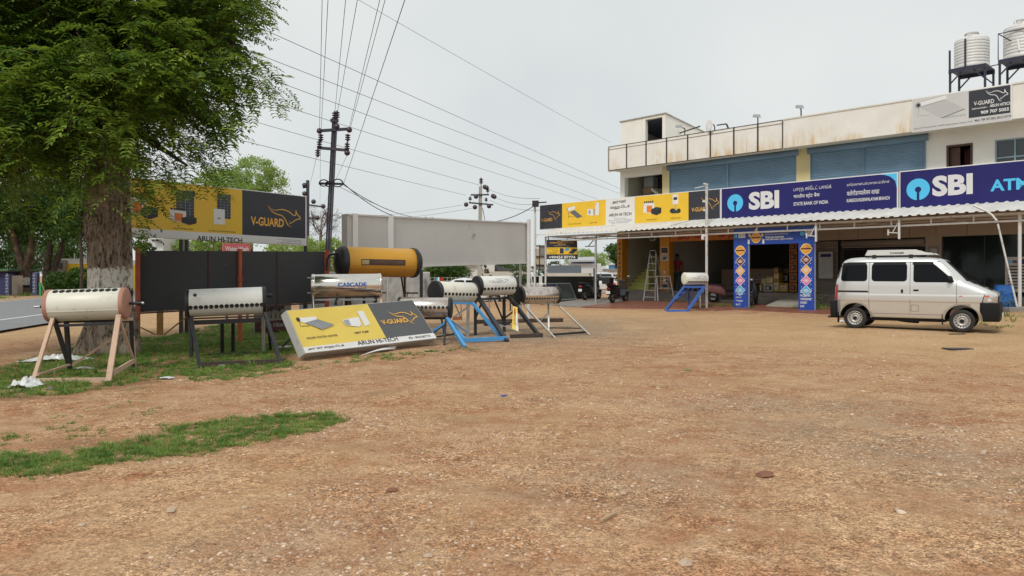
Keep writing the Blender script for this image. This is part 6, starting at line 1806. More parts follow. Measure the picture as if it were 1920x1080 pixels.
mb = MB(); dz = (ptp - pb)
mb.bar(pb + V((0, 0, -.3)), ptp, .05, .16, None, (0, 1, 0)); mb.bar(pb + V((-.085, 0, -.3)), ptp + V((-.075, 0, 0)), .016, .19, None, (0, 1, 0)); mb.bar(pb + V((.085, 0, -.3)), ptp + V((.075, 0, 0)), .016, .19, None, (0, 1, 0))
mb.build('girder', m_polepaint, t)
for nm, a, b, w in (('cross_arm', (596, 245.5), (658, 241.5), .10), ('cross_arm', (595, 277), (654, 282), .10), ('cross_arm', (598, 344), (645, 345), .08), ('cap_arm', (620, 226), (634.5, 226), .12)):
    mb = MB(); mb.bar(P(*a, PZ - .1), P(*b, PZ - .1), w, w); mb.build(nm, m_polepaint, t)
for x, y in ((599, 245.5), (655, 243.5), (651, 286.5), (631.5, 237)): mb = MB(); ball(mb, P(x, y, PZ - .12), .11); mb.build('insulator', m_porc, t)
for x, y, d in ((627.5, 222, 1), (632, 221, 1), (599, 276, 1), (651, 280, 1), (601.5, 252, -1), (652, 252, -1), (596, 281, -1)): mb = MB(); insul(mb, P(x, y, PZ - .12), (0, 0, d), 1.1); mb.build('insulator', m_porc, t)
for cx, cy, rx in ((607, 343, 7.5), (633, 343, 9), (617, 345, 6)):
    mb = MB()
    for k in range(3): mb.tube([P(cx + (rx + k * .6) * math.cos(a * .35), cy + (rx * .75 + k * .4) * math.sin(a * .35), PZ - .15 - .03 * k) for a in range(19)], .014, 5)
    mb.build('cable_coil', m_cable, t)
# small far pole
S2 = 62.0
b2_ = P(577, 538, S2)
t = thing('power_pole', 'small dark pole with short arms just right of the yellow billboard', 'utility pole', on_ground(b2_))
mb = MB(); mb.bar(V((b2_.x, S2, -.2)), P(577, 338, S2), .22, .22); mb.build('girder', m_polepaint, t)
for a, b in (((576, 384), (607, 388)), ((578, 409), (596, 409)), ((568, 352), (578, 350)), ((569, 363), (578, 360))): mb = MB(); mb.bar(P(*a, S2), P(*b, S2), .14, .12); mb.build('cross_arm', m_polepaint, t)
for x, y in ((606, 387), (588, 378), (571, 347), (571, 363), (595, 408.5)): mb = MB(); ball(mb, P(x, y, S2 - .1), .2); mb.build('insulator', m_porc, t)
# concrete pole beyond the blank billboard
S3 = 48.0
b3_ = P(899, 557, S3)
t = thing('power_pole', 'pale concrete pole with two dark arms of ball insulators beyond the blank billboard', 'utility pole', on_ground(b3_))
mb = MB(); mb.hexa([V((b3_.x - .16, S3 - .14, -.3)), V((b3_.x + .16, S3 - .14, -.3)), V((b3_.x + .16, S3 + .14, -.3)), V((b3_.x - .16, S3 + .14, -.3)), P(898, 350, S3) + V((-.0, -.1, 0)), P(904, 350, S3) + V((0, -.1, 0)), P(904, 350, S3) + V((0, .1, 0)), P(898, 350, S3) + V((0, .1, 0))]); mb.build('shaft', mat('pale pole concrete', (.37, .36, .31), .9, 0, .12, 2), t)
for a, b in (((882.5, 365.5), (917, 365)), ((879, 380), (925, 384))): mb = MB(); mb.bar(P(*a, S3 - .15), P(*b, S3 - .15), .09, .09); mb.build('cross_arm', m_polepaint, t)
mb = MB(); mb.tube([P(902, 352, S3), P(902, 343, S3)], .03, 6); insul(mb, P(902, 344, S3), (0, 0, 1), 1.5); mb.build('insulator', m_porc, t)
for x, y in ((909, 350.5), (912.5, 352), (892.5, 368.5), (924.5, 367.5), (927, 369), (874, 383.5), (890.5, 388.5), (917, 386.5)): mb = MB(); ball(mb, P(x, y, S3 - .2), .15); mb.build('insulator', m_porc, t)
for x, y in ((881.5, 379), (911.5, 381), (914.5, 364)): mb = MB(); mb.tube([P(x, y, S3 - .15), P(x, y - 3, S3 - .15)], .02, 6); insul(mb, P(x, y - 4, S3 - .15), (0, 0, 1), 1.3, 2); mb.build('insulator', m_porc, t)
mb = MB(); mb.bar(P(905, 390, S3), P(909, 412, S3), .04); mb.build('stay', m_polepaint, t)
# floodlight pole left of the awning
t = thing('floodlight_pole', 'thin white pole with a square floodlight left of the shop board', 'lamp post', on_ground(P(1003, 560, 37.5)))
b4 = P(1003, 560, 37.0); mb = MB(); mb.tube([V((b4.x, 37, -.1)), P(1003, 385, 37)], .06, 10); mb.build('pole', m_steel, t)
mb = MB(); c = P(1004, 382, 36.8); mb.box(c.x - .16, c.y - .1, c.z - .15, c.x + .16, c.y + .1, c.z + .15); mb.bar(c + V((.1, 0, .05)), c + V((.55, 0, .08)), .06); mb.build('floodlight', m_black, t, .01)
mb = MB(); mb.bar(P(1003, 440, 37), P(1022, 439, 37), .04); mb.bar(P(1004, 446, 37), P(1009, 440, 37), .05); mb.box(P(1007, 466, 36.9).x - .08, 36.75, P(1007, 467, 37).z, P(1007, 466, 36.9).x + .1, 37.0, P(1007, 463, 37).z); mb.build('camera_arm', m_steel, t)
# wires
def wire(label, pts, sag, r, group=None, m=None, name='overhead_wire'):
    mb = MB(); path = []
    for a, b in zip(pts[:-1], pts[1:]):
        for k in range(16):
            s = k / 16; path.append(a.lerp(b, s) - V((0, 0, 4 * sag * s * (1 - s))))
    path.append(pts[-1])
    mb.tube(path, r * .68, 5)
    o = mb.build(name, m or m_wire)
    rebase(o, path[len(path) // 2])
    return tag(o, label, 'wire', group)
def ext(a, b, k): return a + (b - a) * k
WG = 'wires crossing the sky towards the shops'
for lab, a, b in (('topmost of the wires that slope down from the tree crown to the shop roof', (540, 73, 22), (1162, 353.5, 60)), ('second wire below the topmost one sloping from the tree crown to the stair opening', (540, 121, 23.5), (1162, 363, 60)), ('third wire down sloping from the tree crown behind the shop board', (540, 158, 24), (1121, 374, 60)), ('fourth wire down sloping from the tree crown to the left end of the shop board', (540, 199, 26.6), (1097, 377, 60))):
    p, q = P(*a), P(*b); wire(lab, [ext(q, p, 1.45), q], .05, .013, WG)
p, q = P(540, 244, 31), P(899, 347, S3); wire('wire from the tree crown to the top of the concrete pole', [ext(q, p, 1.5), q], .05, .014, WG)
p, q = P(540, 283, 29), P(874, 366, S3); wire('wire from the tree crown to the left arm of the concrete pole', [ext(q, p, 1.5), q], .05, .014, WG)
p, q = P(674, 0, 20), P(1145, 268, 38); wire('lone faint wire high on the right running to the roof corner', [ext(q, p, 1.2), q], .02, .008, WG)
WG2 = 'wires running overhead from the dark pole'
for k, (a, b, Zt, lab) in enumerate((((599, 245), (604, 0), 16.4, 'left of the pair rising from the left end of the dark pole upper arm'), ((602, 245), (615, 0), 16.4, 'right of the pair rising from the left end of the dark pole upper arm'), ((627.5, 215), (648, 0), 16.6, 'left wire rising from the top of the dark pole'), ((632, 214), (670, 0), 16.6, 'right wire rising from the top of the dark pole'), ((654, 243), (712, 0), 16.4, 'left of the pair rising from the right end of the dark pole upper arm'), ((656, 243), (722, 0), 16.4, 'right of the pair rising from the right end of the dark pole upper arm'), ((644, 345), (759, 0), 13.0, 'rightmost wire slanting up from the coil arm of the dark pole'))):
    p, q = P(*a, PZ - .1), P(*b, Zt); wire(lab, [p, ext(p, q, 3.0)], .0, .011, WG2)
for a, b, r, sg, lab in (((645, 345, PZ), (800, 407, 40), .024, .55, 'thick sagging black cable from the dark pole behind the blank billboard'), ((645, 347, PZ), (812, 408, 42), .02, .4, 'second sagging black cable close under the thick one'), ((636, 350, PZ), (752, 402, 36), .012, .05, 'thin straight wire under the sagging black cables'), ((596, 282, PZ), (579, 352, S2), .012, .1, 'wire dropping from the lower arm of the dark pole to the far pole'), ((601, 256, PZ), (600, 384, S2), .010, .05, 'faint wire dropping from the upper arm of the dark pole to the far pole'), ((651, 290, PZ), (606, 386, S2), .010, .05, 'faint wire running left from the dark pole right arm to the far pole')):
    wire(lab, [P(*a), P(*b)], sg, r, 'lines between the poles', m_cable if r > .015 else None)
for a, b, sg, r, lab in (((866, 384.5, S3), (628, 405, 90), .3, .015, 'upper faint wire leaving the concrete pole to the left'), ((886, 390.5, S3), (650, 412, 90), .3, .015, 'lower faint wire leaving the concrete pole to the left'), ((915, 354, S3), (1012, 372, 36), .2, .014, 'upper wire from the concrete pole to the shop board'), ((929, 370, S3), (1012, 382, 36), .2, .014, 'middle wire from the concrete pole to the shop board'), ((918, 375, S3), (1012, 394, 36), .2, .014, 'lower wire from the concrete pole to the shop board'), ((884, 413, 47), (1003, 385, 37), .4, .03, 'thick drooping cable from the concrete pole to the floodlight pole'), ((1024, 446, 36), (1325, 404, 30.0), .35, .012, 'slack wire strung below the awning board to the tall lamp pole')):
    wire(lab, [P(*a), P(*b)], sg, r, 'lines between the poles', m_cable if r > .02 else None)
# ------------------------------------------------------------------ vehicles
m_silver = mat('silver white paint', (.655, .66, .65), .30, .55, .03, 1.5, dirt=((.36, .29, .21), .10, 2.5), coat=.5)
m_wcar = mat('white car paint', (.68, .69, .70), .25, 0, .02, 1, coat=.6)
m_glass = glassmat('tinted car glass', (.008, .009, .011), .05)
m_glass.node_tree.nodes['Principled BSDF'].inputs['Specular IOR Level'].default_value = .10
m_bump = mat('black bumper plastic', (.013, .0135, .015), .6, 0, .12, 4, dirt=((.08, .06, .045), .12, 6), spec=.2)
m_tail = mat('red lamp lens', (.34, .012, .016), .15, 0, .1, 8, coat=.8)
m_amber = mat('amber lens', (.60, .10, .02), .2, 0, .1, 8)
m_lens, nt, p = nodes('headlamp lens')
p.inputs['Base Color'].default_value = (.62, .63, .63, 1); p.inputs['Metallic'].default_value = .7; p.inputs['Roughness'].default_value = .18
m_rim = mat('steel wheel paint', (.46, .455, .43), .42, .5, .06, 6, dirt=((.25, .2, .15), .25, 9))
m_seam = mat('panel gap', (.06, .055, .05), .8, 0, .1, 4)
def lerp_tab(tab, z):
    for (a, va), (b, vb) in zip(tab[:-1], tab[1:]):
        if z <= b: return va + (vb - va) * max(0, (z - a) / (b - a))
    return tab[-1][1]
class Body:
    """car body as a stack of rounded outlines: rear, front and half width at every height"""
    def __init__(s, xr, xf, w, zs, n=8.0):
        s.xr, s.xf, s.w, s.zs, s.n = xr, xf, w, zs, n
    def abw(s, z):
        r, f, w = lerp_tab(s.xr, z), lerp_tab(s.xf, z), lerp_tab(s.w, z)
        return (r + f) / 2, (f - r) / 2, w
    def side(s, x, z, off=0.0, sg=-1):
        c, a, w = s.abw(z)
        q = min(abs((x - c) / a), .9999)
        return V((x, sg * (w * (1 - q ** s.n) ** (1 / s.n) + off), z))
    def front(s, y, z, off=0.0, sg=1):
        c, a, w = s.abw(z)
        q = min(abs(y / w), .9999)
        return V((c + sg * (a * (1 - q ** s.n) ** (1 / s.n) + off), y, z))
    def mesh(s, mb, m, K=96):
        vs, fs = [], []
        for z in s.zs:
            c, a, w = s.abw(z)
            for k in range(K):
                t = 6.283185 * (k + .5) / K
                cx, sy = math.cos(t), math.sin(t)
                # even spacing round the outline
                d = (abs(cx) ** s.n + abs(sy) ** s.n) ** (-1 / s.n)
                vs.append((c + a * cx * d, w * sy * d, z))
        L = len(s.zs)
        for i in range(L - 1):
            for k in range(K):
                k2 = (k + 1) % K
                fs.append((i * K + k, i * K + k2, (i + 1) * K + k2, (i + 1) * K + k))
        fs.append(tuple(reversed(range(K)))); fs.append(tuple((L - 1) * K + k for k in range(K)))
        mb.add(vs, fs, m, True)
    def patch(s, mb, zb, zt, xl, xr, off, m=None, sg=-1, nz=10, nx=14, rad=.06):
        """rounded window or lamp on the side; xl/xr may be functions of z"""
        f = lambda q, z: q(z) if callable(q) else q
        rows = []
        for j in range(nz + 1):
            u = j / nz
            u = .5 - .5 * math.cos(math.pi * u)
            z = zb + (zt - zb) * u
            e = min(z - zb, zt - z)
            ins = rad - math.sqrt(max(0, rad * rad - (rad - min(e, rad)) ** 2))
            rows.append((z, f(xl, z) + ins, f(xr, z) - ins))
        vs = [s.side(a + (b - a) * i / nx, z, off, sg) for z, a, b in rows for i in range(nx + 1)]
        fs = [(j * (nx + 1) + i, j * (nx + 1) + i + 1, (j + 1) * (nx + 1) + i + 1, (j + 1) * (nx + 1) + i) for j in range(nz) for i in range(nx)]
        if sg > 0: fs = [tuple(reversed(q)) for q in fs]
        mb.add(vs, fs, m, True)
    def endpatch(s, mb, zb, zt, yw, off, m=None, sg=1, nz=8, ny=12):
        f = lambda z: yw(z) if callable(yw) else yw
        vs = [s.front(f(zb + (zt - zb) * j / nz) * (2 * i / ny - 1), zb + (zt - zb) * j / nz, off, sg) for j in range(nz + 1) for i in range(ny + 1)]
        fs = [(j * (ny + 1) + i, j * (ny + 1) + i + 1, (j + 1) * (ny + 1) + i + 1, (j + 1) * (ny + 1) + i) for j in range(nz) for i in range(ny)]
        if sg < 0: fs = [tuple(reversed(q)) for q in fs]
        mb.add(vs, fs, m, True)
def cut_arches(ob, axles, r, z):
    """cut wheel arches out of a body"""
    for i, x in enumerate(axles):
        mb = MB(); mb.lathe([(.001, -1.2), (r, -1.2), (r, 1.2), (.001, 1.2)], (x, 0, z), (0, 1, 0), 40, m_dark, True)
        c = mb.build('cutter', m_dark, None)
        c.matrix_basis = ob.parent.matrix_basis
        md = ob.modifiers.new('arch', 'BOOLEAN'); md.operation = 'DIFFERENCE'; md.object = c; md.solver = 'EXACT'
        try: md.material_mode = 'TRANSFER'
        except Exception: pass
        dg = bpy.context.evaluated_depsgraph_get(); dg.update()
        me = bpy.data.meshes.new_from_object(ob.evaluated_get(dg))
        ob.modifiers.clear()
        ob.data = me
        bpy.data.objects.remove(c)
def wheel(t, M, x, y, r, w, sg, rimr):
    """tyre, pierced steel rim and hub; sg is the outer side"""
    mb = MB(M); ax = (0, sg, 0)
    mb.lathe([(rimr, -w / 2), (r * .93, -w / 2), (r, -w * .36), (r, w * .36), (r * .95, w / 2), (rimr * 1.12, w * .52), (rimr, w * .42)], (x, y, r), ax, 40)
    wh = mb.build('wheel', m_rubber, t)
    mb = MB(M)
    mb.lathe([(rimr * 1.02, w * .40), (rimr * 1.0, w * .48), (rimr * .94, w * .46), (rimr * .88, w * .2), (rimr * .80, w * .16), (rimr * .66, w * .28), (rimr * .52, w * .30), (rimr * .46, w * .16), (rimr * .34, w * .18), (rimr * .30, w * .32), (.001, w * .33)], (x, y, r), ax, 40)
    rm = mb.build('rim', m_rim, wh)
    mb = MB(M)
    for k in range(14):
        a = 6.2832 * k / 14
        c = V((x + math.cos(a) * rimr * .76, y + sg * w * .225, r + math.sin(a) * rimr * .76))
        mb.lathe([(.014, .004), (.001, .004)], c, ax, 8)
    mb.build('vent_hole', m_dark, rm)
    mb = MB(M); mb.lathe([(rimr * .28, w * .30), (rimr * .24, w * .38), (.001, w * .39)], (x, y, r), ax, 16); mb.build('hub_cap', m_bump, wh)
    return wh
# --- the van
vr, vf = P(1604, 616, 19.15), P(1804, 621.5, 17.8)
va_ = math.atan2(vf.y - vr.y, vf.x - vr.x)
left = V((-math.sin(va_), math.cos(va_), 0))
vo_ = V((vr.x, vr.y, 0)) + left * .63
vo_.z = hz(vr.x, vr.y) + .0
van = thing('van', 'silver beige van with black bumpers and a roof carrier parked before the bank', 'van', vo_, va_)
VM = van.matrix_basis.copy()
vfz = hz(vf.x, vf.y)
zs = [.30, .33, .40, .5, .6, .68, .70, .715, .73, .76, .84, .865, .885, .9, .94, .98, 1.02, 1.06, 1.1, 1.14, 1.18, 1.22, 1.27, 1.33, 1.4, 1.48, 1.56, 1.63, 1.68, 1.72, 1.75, 1.775, 1.795, 1.81, 1.82, 1.826]
bd = Body([(.30, -.50), (.5, -.53), (.7, -.545), (1.0, -.53), (1.2, -.495), (1.6, -.38), (1.7, -.33), (1.76, -.26), (1.80, -.14), (1.82, .05), (1.826, .3)],
          [(.30, 3.02), (.5, 3.05), (.7, 3.06), (.80, 3.07), (.88, 3.075), (.94, 3.05), (.98, 2.98), (1.06, 2.82), (1.14, 2.64), (1.18, 2.54), (1.22, 2.48), (1.40, 2.32), (1.56, 2.17), (1.68, 2.05), (1.72, 2.00), (1.76, 1.92), (1.79, 1.78), (1.81, 1.6), (1.826, 1.3)],
          [(.30, .665), (.40, .69), (.6, .712), (.70, .722), (.715, .734), (.76, .737), (.865, .737), (.885, .729), (1.1, .722), (1.2, .712), (1.4, .686), (1.6, .652), (1.7, .628), (1.75, .60), (1.795, .53), (1.815, .42), (1.826, .25)], zs)
mb = MB(VM); bd.mesh(mb, m_silver); body = mb.build('body', m_silver, van)
cut_arches(body, (0.0, 2.35), .365, .285)
for sg in (-1, 1):
    wins = ((-.335, .275, 1.215, 1.645), (.40, 1.175, 1.215, 1.645))
    for (a, b, z0, z1) in wins:
        mb = MB(VM); bd.patch(mb, z0 - .012, z1 + .012, (lambda z, a=a: a - .012 + (z - 1.21) * (.07 if a < 0 else 0)), b + .012, .003, m_bump, sg, rad=.075); fw = mb.build('window', m_bump, van)
        mb = MB(VM); bd.patch(mb, z0, z1 - .02, (lambda z, a=a: a + (z - 1.21) * (.07 if a < 0 else 0)), b, .006, m_glass, sg, rad=.07); mb.build('pane', m_glass, fw)
        mb = MB(VM); bd.patch(mb, z1 - .035, z1 + .03, a + .02, b - .01, .014, m_bump, sg, 4, 14, .03); mb.build('rain_visor', m_bump, fw)
    fr_ = lambda z: 2.20 - max(0, z - 1.20) * 1.02
    mb = MB(VM); bd.patch(mb, 1.185, 1.655, 1.325, lambda z: fr_(z) + .012, .003, m_bump, sg, rad=.06); fw = mb.build('window', m_bump, van)
    mb = MB(VM); bd.patch(mb, 1.197, 1.62, 1.34, fr_, .006, m_glass, sg, rad=.055); mb.build('pane', m_glass, fw)
    mb = MB(VM); bd.patch(mb, 1.615, 1.675, 1.30, 1.76, .014, m_bump, sg, 4, 14, .03); mb.build('rain_visor', m_bump, fw)
    for x, z0, z1 in ((.325, .42, 1.70), (1.25, .42, 1.70), (2.235, .68, 1.20)):
        mb = MB(VM); bd.patch(mb, z0, z1, x, x + .009, .0025, m_seam, sg, 12, 1, .001); mb.build('door_seam', m_seam, van)
    mb = MB(VM); bd.patch(mb, 1.675, 1.69, -.2, 1.9, .004, m_seam, sg, 2, 20, .001); mb.build('roof_gutter', m_seam, van)
    mb = MB(VM); bd.patch(mb, .395, .402, .42, 1.95, .003, m_seam, sg, 2, 20, .001); mb.build('sill_seam', m_seam, van)
    mb = MB(VM); bd.patch(mb, .925, .965, -.47, .315, .006, m_bump, sg, 3, 10, .01); mb.build('slide_rail', m_bump, van)
    for x, w in ((1.08, .085), (1.385, .075)):
        mb = MB(VM); bd.patch(mb, .90, 1.02, x - w, x + w, .004, m_silver, sg, 6, 8, .04); h = mb.build('door_handle', m_silver, van)
        mb = MB(VM)
        if x < 1.2: bd.patch(mb, .915, 1.01, x - .025, x + .025, .012, m_bump, sg, 4, 4, .015)
        else: bd.patch(mb, .965, 1.01, x - .06, x + .06, .008, m_dark, sg, 4, 6, .015)
        mb.build('grip', m_bump, h)
    mb = MB(VM); bd.patch(mb, .72, 1.12, -.525, lambda z: -.43 + .03 * (z - .72), .008, m_tail, sg, 8, 6, .02); mb.build('tail_light', m_tail, van)
    mb = MB(VM); bd.patch(mb, .715, .895, lambda z: 2.76 + (z - .71) * .25, lambda z: 3.045 - max(0, z - .86) * .8, .008, m_lens, sg, 8, 10, .035); hl = mb.build('headlight', m_lens, van)
    mb = MB(VM); bd.patch(mb, .845, .885, lambda z: 2.80 + (z - .84) * .2, 2.90, .011, m_amber, sg, 4, 6, .015); mb.build('indicator', m_amber, hl)
    mb = MB(VM); bd.patch(mb, .735, .81, 2.86, 2.94, .012, m_wcar, sg, 6, 6, .035); mb.build('reflector', m_lens, hl)
    mb = MB(VM); bd.patch(mb, .70, .905, lambda z: 2.75 + (z - .71) * .25, lambda z: 2.765 + (z - .71) * .25, .009, m_bump, sg, 8, 1, .001); mb.build('lamp_seal', m_bump, hl)
    mb = MB(VM); bd.patch(mb, .85, .872, 2.29, 2.36, .006, m_amber, sg, 3, 4, .01); mb.build('side_repeater', m_amber, van)
    # mirrors
    mb = MB(VM); c = bd.side(2.10, 1.26, .09, sg)
    mb.lathe([(.001, -.05), (.06, -.045), (.085, -.01), (.08, .04), (.03, .07), (.001, .075)], c, (1, sg * .2, 0), 16); mb.bar(bd.side(2.14, 1.20, -.01, sg), c, .035); mb.build('mirror', m_bump, van)
    mb = MB(VM)
    for xx in (.0, 2.35):
        for k in range(22):
            a0, a1 = math.pi * (k / 22) , math.pi * ((k + 1) / 22)
            q = [(xx + math.cos(a) * rr_, .285 + math.sin(a) * rr_) for a in (a0, a1) for rr_ in (.366, .378)]
            pts = [bd.side(px, pz, .004, sg) for px, pz in q if True]
            mb.add([pts[0], pts[1], pts[3], pts[2]], [(0, 1, 2, 3) if sg < 0 else (3, 2, 1, 0)], m_silver)
    mb.build('arch_lip', m_silver, van)
mb = MB(VM); bd.patch(mb, .47, .63, 1.275, 1.44, .003, m_seam, -1, 6, 8, .03); fl = mb.build('fuel_flap', m_seam, van)
mb = MB(VM); bd.patch(mb, .477, .623, 1.282, 1.433, .005, m_silver, -1, 6, 8, .027); mb.build('flap_lid', m_silver, fl)
# glass front and rear, grille, bumpers
mb = MB(VM); bd.endpatch(mb, 1.215, 1.70, lambda z: lerp_tab(bd.w, z) * .965, .006, m_bump); ws = mb.build('windscreen', m_bump, van)
mb = MB(VM); bd.endpatch(mb, 1.235, 1.685, lambda z: lerp_tab(bd.w, z) * .95, .010, m_glass); mb.build('pane', m_glass, ws)
for y0 in (-.3, .25): mb = MB(VM); mb.tube([bd.front(y0, 1.2, .03), bd.front(y0 + .35, 1.24, .03)], .012, 6); mb.tube([bd.front(y0 - .05, 1.17, .04), bd.front(y0 + .05, 1.22, .035)], .018, 6); mb.build('wiper', m_bump, ws)
mb = MB(VM); bd.endpatch(mb, 1.0, 1.175, .5, .004, m_bump, 1, 2, 8); bd.endpatch(mb, 1.12, 1.17, .35, .006, m_dark, 1, 2, 8); mb.build('bonnet_vent', m_silver, van)
mb = MB(VM); bd.endpatch(mb, 1.28, 1.62, lambda z: lerp_tab(bd.w, z) * .86, .006, m_glass, -1); mb.build('rear_window', m_glass, van)
mb = MB(VM); bd.endpatch(mb, .73, .86, .50, .010, m_bump); gl = mb.build('grille', m_bump, van)
for z in (.75, .79, .83): mb = MB(VM); bd.endpatch(mb, z, z + .014, .48, .018, m_rim, 1, 1, 10); mb.build('grille_bar', m_rim, gl)
def bumper(x0, front):
    bz = [.27, .30, .36, .5, .62, .69, .705]
    b2 = Body([(.27, x0 if front else -.60), (.7, x0 if front else -.60)], [(.27, 3.10 if front else x0), (.5, 3.13 if front else x0), (.705, 3.11 if front else x0)], [(.27, .70), (.36, .735), (.6, .75), (.705, .742)], bz, 9)
    mb = MB(VM); b2.mesh(mb, m_bump, 72); o = mb.build('bumper', m_bump, van)
    return o, b2
fbm_, fb2 = bumper(2.69, True)
rbm_, rb2 = bumper(-.43, False)
cut_arches(fbm_, (2.35,), .42, .285); cut_arches(rbm_, (0.0,), .46, .285)
mb = MB(VM); fb2.endpatch(mb, .42, .56, .45, .006, m_dark, 1, 2, 10); mb.build('air_slot', m_dark, fbm_)
mb = MB(VM); mb.box(-.62, -.25, .45, -.605, .25, .56); mb.build('number_plate', m_syel, rbm_)
mb = MB(VM); mb.box(3.135, -.25, .36, 3.15, .25, .46); mb.build('number_plate', m_white, fbm_)
mb = MB(VM); mb.box(.35, -.60, .22, 2.0, .60, .34); mb.box(-.3, -.5, .24, 2.6, .5, .32); mb.build('underbody', m_dark, van)
mb = MB(VM); mb.lathe([(.14, -.07), (.25, -.075), (.27, 0), (.25, .075), (.14, .07), (.14, -.07)], (1.12, .0, .245), (.1, 0, 1), 28, m_rubber); mb.lathe([(.15, -.03), (.001, -.03)], (1.12, 0, .245), (.1, 0, -1), 20, m_rim); mb.build('spare_wheel', m_rubber, van)
mb = MB(VM); mb.box(.36, -.68, .12, .39, -.52, .42) if False else mb.box(-.42, -.70, .14, -.40, -.54, .40); mb.build('mud_flap', m_bump, van)
mb = MB(VM); mb.box(1.93, -.70, .17, 1.95, -.54, .42); mb.build('mud_flap', m_bump, van)
mb = MB(VM); mb.tube([(-.3, -.45, .28), (-.7, -.45, .27)], .03, 10); mb.build('exhaust', m_rustblack, van)
for x in (0.0, 2.35):
    for sg in (-1, 1): wheel(van, VM, x, sg * .635, .268, .155, sg, .175)
mb = MB(VM); mb.tube([(1.86, -.50, 1.755), (1.54, -.52, 2.10)], .006, 6); mb.build('antenna', m_black, van)
t = thing('roof_carrier', 'pale grey roof carrier with a wedge nose strapped on the silver van', 'roof carrier', VM @ V((.85, 0, 1.83)), va_)
m_carr = mat('pale grey carrier shell', (.50, .51, .49), .45, 0, .04, 2)
mb = MB(VM)
for sg in (-1, 1): mb.hexa([(.20, sg * .50 - .02, 1.855), (1.66, sg * .50 - .02, 1.855), (1.66, sg * .50 + .02, 1.855), (.20, sg * .50 + .02, 1.855), (.26, sg * .46 - .02, 1.995), (1.36, sg * .46 - .02, 1.995), (1.36, sg * .46 + .02, 1.995), (.26, sg * .46 + .02, 1.995)])
mb.hexa([(1.54, -.5, 1.86), (1.84, -.42, 1.86), (1.80, .42, 1.86), (1.5, .5, 1.86), (1.36, -.46, 1.955), (1.74, -.38, 1.90), (1.74, .38, 1.90), (1.36, .46, 1.955)])
mb.hexa([(.2, -.5, 1.855), (.24, -.5, 1.855), (.24, .5, 1.855), (.2, .5, 1.855), (.26, -.46, 1.995), (.3, -.46, 1.995), (.3, .46, 1.995), (.26, .46, 1.995)])
mb.build('shell', m_carr, t, .01)
mb = MB(VM)
for k in range(7): mb.box(.30, -.42 + k * .14, 1.85, 1.5, -.38 + k * .14, 1.87)
mb.build('floor_slat', m_bump, t)
for x in (.42, 1.25):
    for sg in (-1, 1): mb = MB(VM); mb.bar((x, sg * .50, 1.87), (x, sg * .555, 1.745), .09, .03); mb.build('clamp', m_bump, t)
mb = MB(VM); mb.box(1.0 - .25, -.555, 1.895, 1.0 + .03, -.553, 1.93) if False else None
lf = Fr(VM @ V((.78, -.505, 1.89)), VM.to_3x3() @ V((1, 0, 0)), VM.to_3x3() @ V((0, .34, 1)))
mb = MB(); mb.text(lf, 'CARRIER', 0, 0, .32, .045, m_ink, .03, .012); mb.build('lettering', m_ink, t)

# --- white cars beyond the lot
def car(label, loc, rz):
    t = thing('parked_car', label, 'car', loc, rz, 'white cars parked beyond the boards')
    M = t.matrix_basis.copy()
    z_ = [.22, .3, .45, .6, .72, .8, .86, .90, .94, 1.0, 1.1, 1.2, 1.3, 1.38, 1.43, 1.455, 1.465]
    b = Body([(.22, -.62), (.6, -.72), (.86, -.70), (.92, -.55), (1.2, -.1), (1.38, .3), (1.465, .8)], [(.22, 3.1), (.5, 3.2), (.7, 3.15), (.80, 2.9), (.90, 2.1), (1.2, 1.62), (1.38, 1.35), (1.465, .95)], [(.22, .74), (.5, .82), (.85, .80), (.92, .74), (1.2, .66), (1.38, .58), (1.44, .48), (1.465, .2)], z_, 6)
    mb = MB(M); b.mesh(mb, m_wcar, 64); o = mb.build('body', m_wcar, t); cut_arches(o, (0.0, 2.45), .35, .3)
    for sg in (-1, 1):
        for a, c in ((.15, .85), (.92, 1.75)): mb = MB(M); b.patch(mb, .95, 1.34, (lambda z, a=a: a + (z - .95) * (.5 if a < .5 else 0)), (lambda z, c=c: c - (z - .95) * (1.0 if c > 1 else 0)), .006, m_glass, sg, 6, 8, .05); mb.build('window', m_glass, t)
        mb = MB(M); b.patch(mb, .62, .82, -.72, -.45, .006, m_tail, sg, 4, 6, .03); mb.build('tail_light', m_tail, t)
        mb = MB(M); b.patch(mb, .6, .75, 2.85, 3.12, .006, m_lens, sg, 4, 6, .03); mb.build('headlight', m_lens, t)
        for x in (0, 2.45): wheel(t, M, x, sg * .72, .30, .18, sg, .2)
    for z0, z1, sg in ((.97, 1.38, 1), (.97, 1.38, -1)): mb = MB(M); b.endpatch(mb, z0, z1, lambda z: lerp_tab(b.w, z) * .85, .006, m_glass, sg); mb.build('windscreen' if sg > 0 else 'rear_window', m_glass, t)
    mb = MB(M); b.endpatch(mb, .62, .80, .79, .007, m_tail, -1, 2, 12) if False else mb.box(-.735, -.25, .5, -.72, .25, .6); mb.build('number_plate', m_white, t)
    for s2 in (-1, 1): mb = MB(M); mb.box(-.735, s2 * .5 - .2, .66, -.68, s2 * .5 + .2, .84); mb.build('rear_lamp', m_tail, t, .02)
    return t
c1p = P(872, 560, 40); c1p.z = -.22
car('white car half hidden behind the white heaters', V((c1p.x - .9, 40, -.18)), R(4))
car('white car showing its tail between the two black scooters', V((P(1129, 550, 44.5).x, 44.2, .12)), R(84))
car('white car just left of the dark panel wall', V((P(1020, 550, 47).x - .2, 47, .0)), R(200))

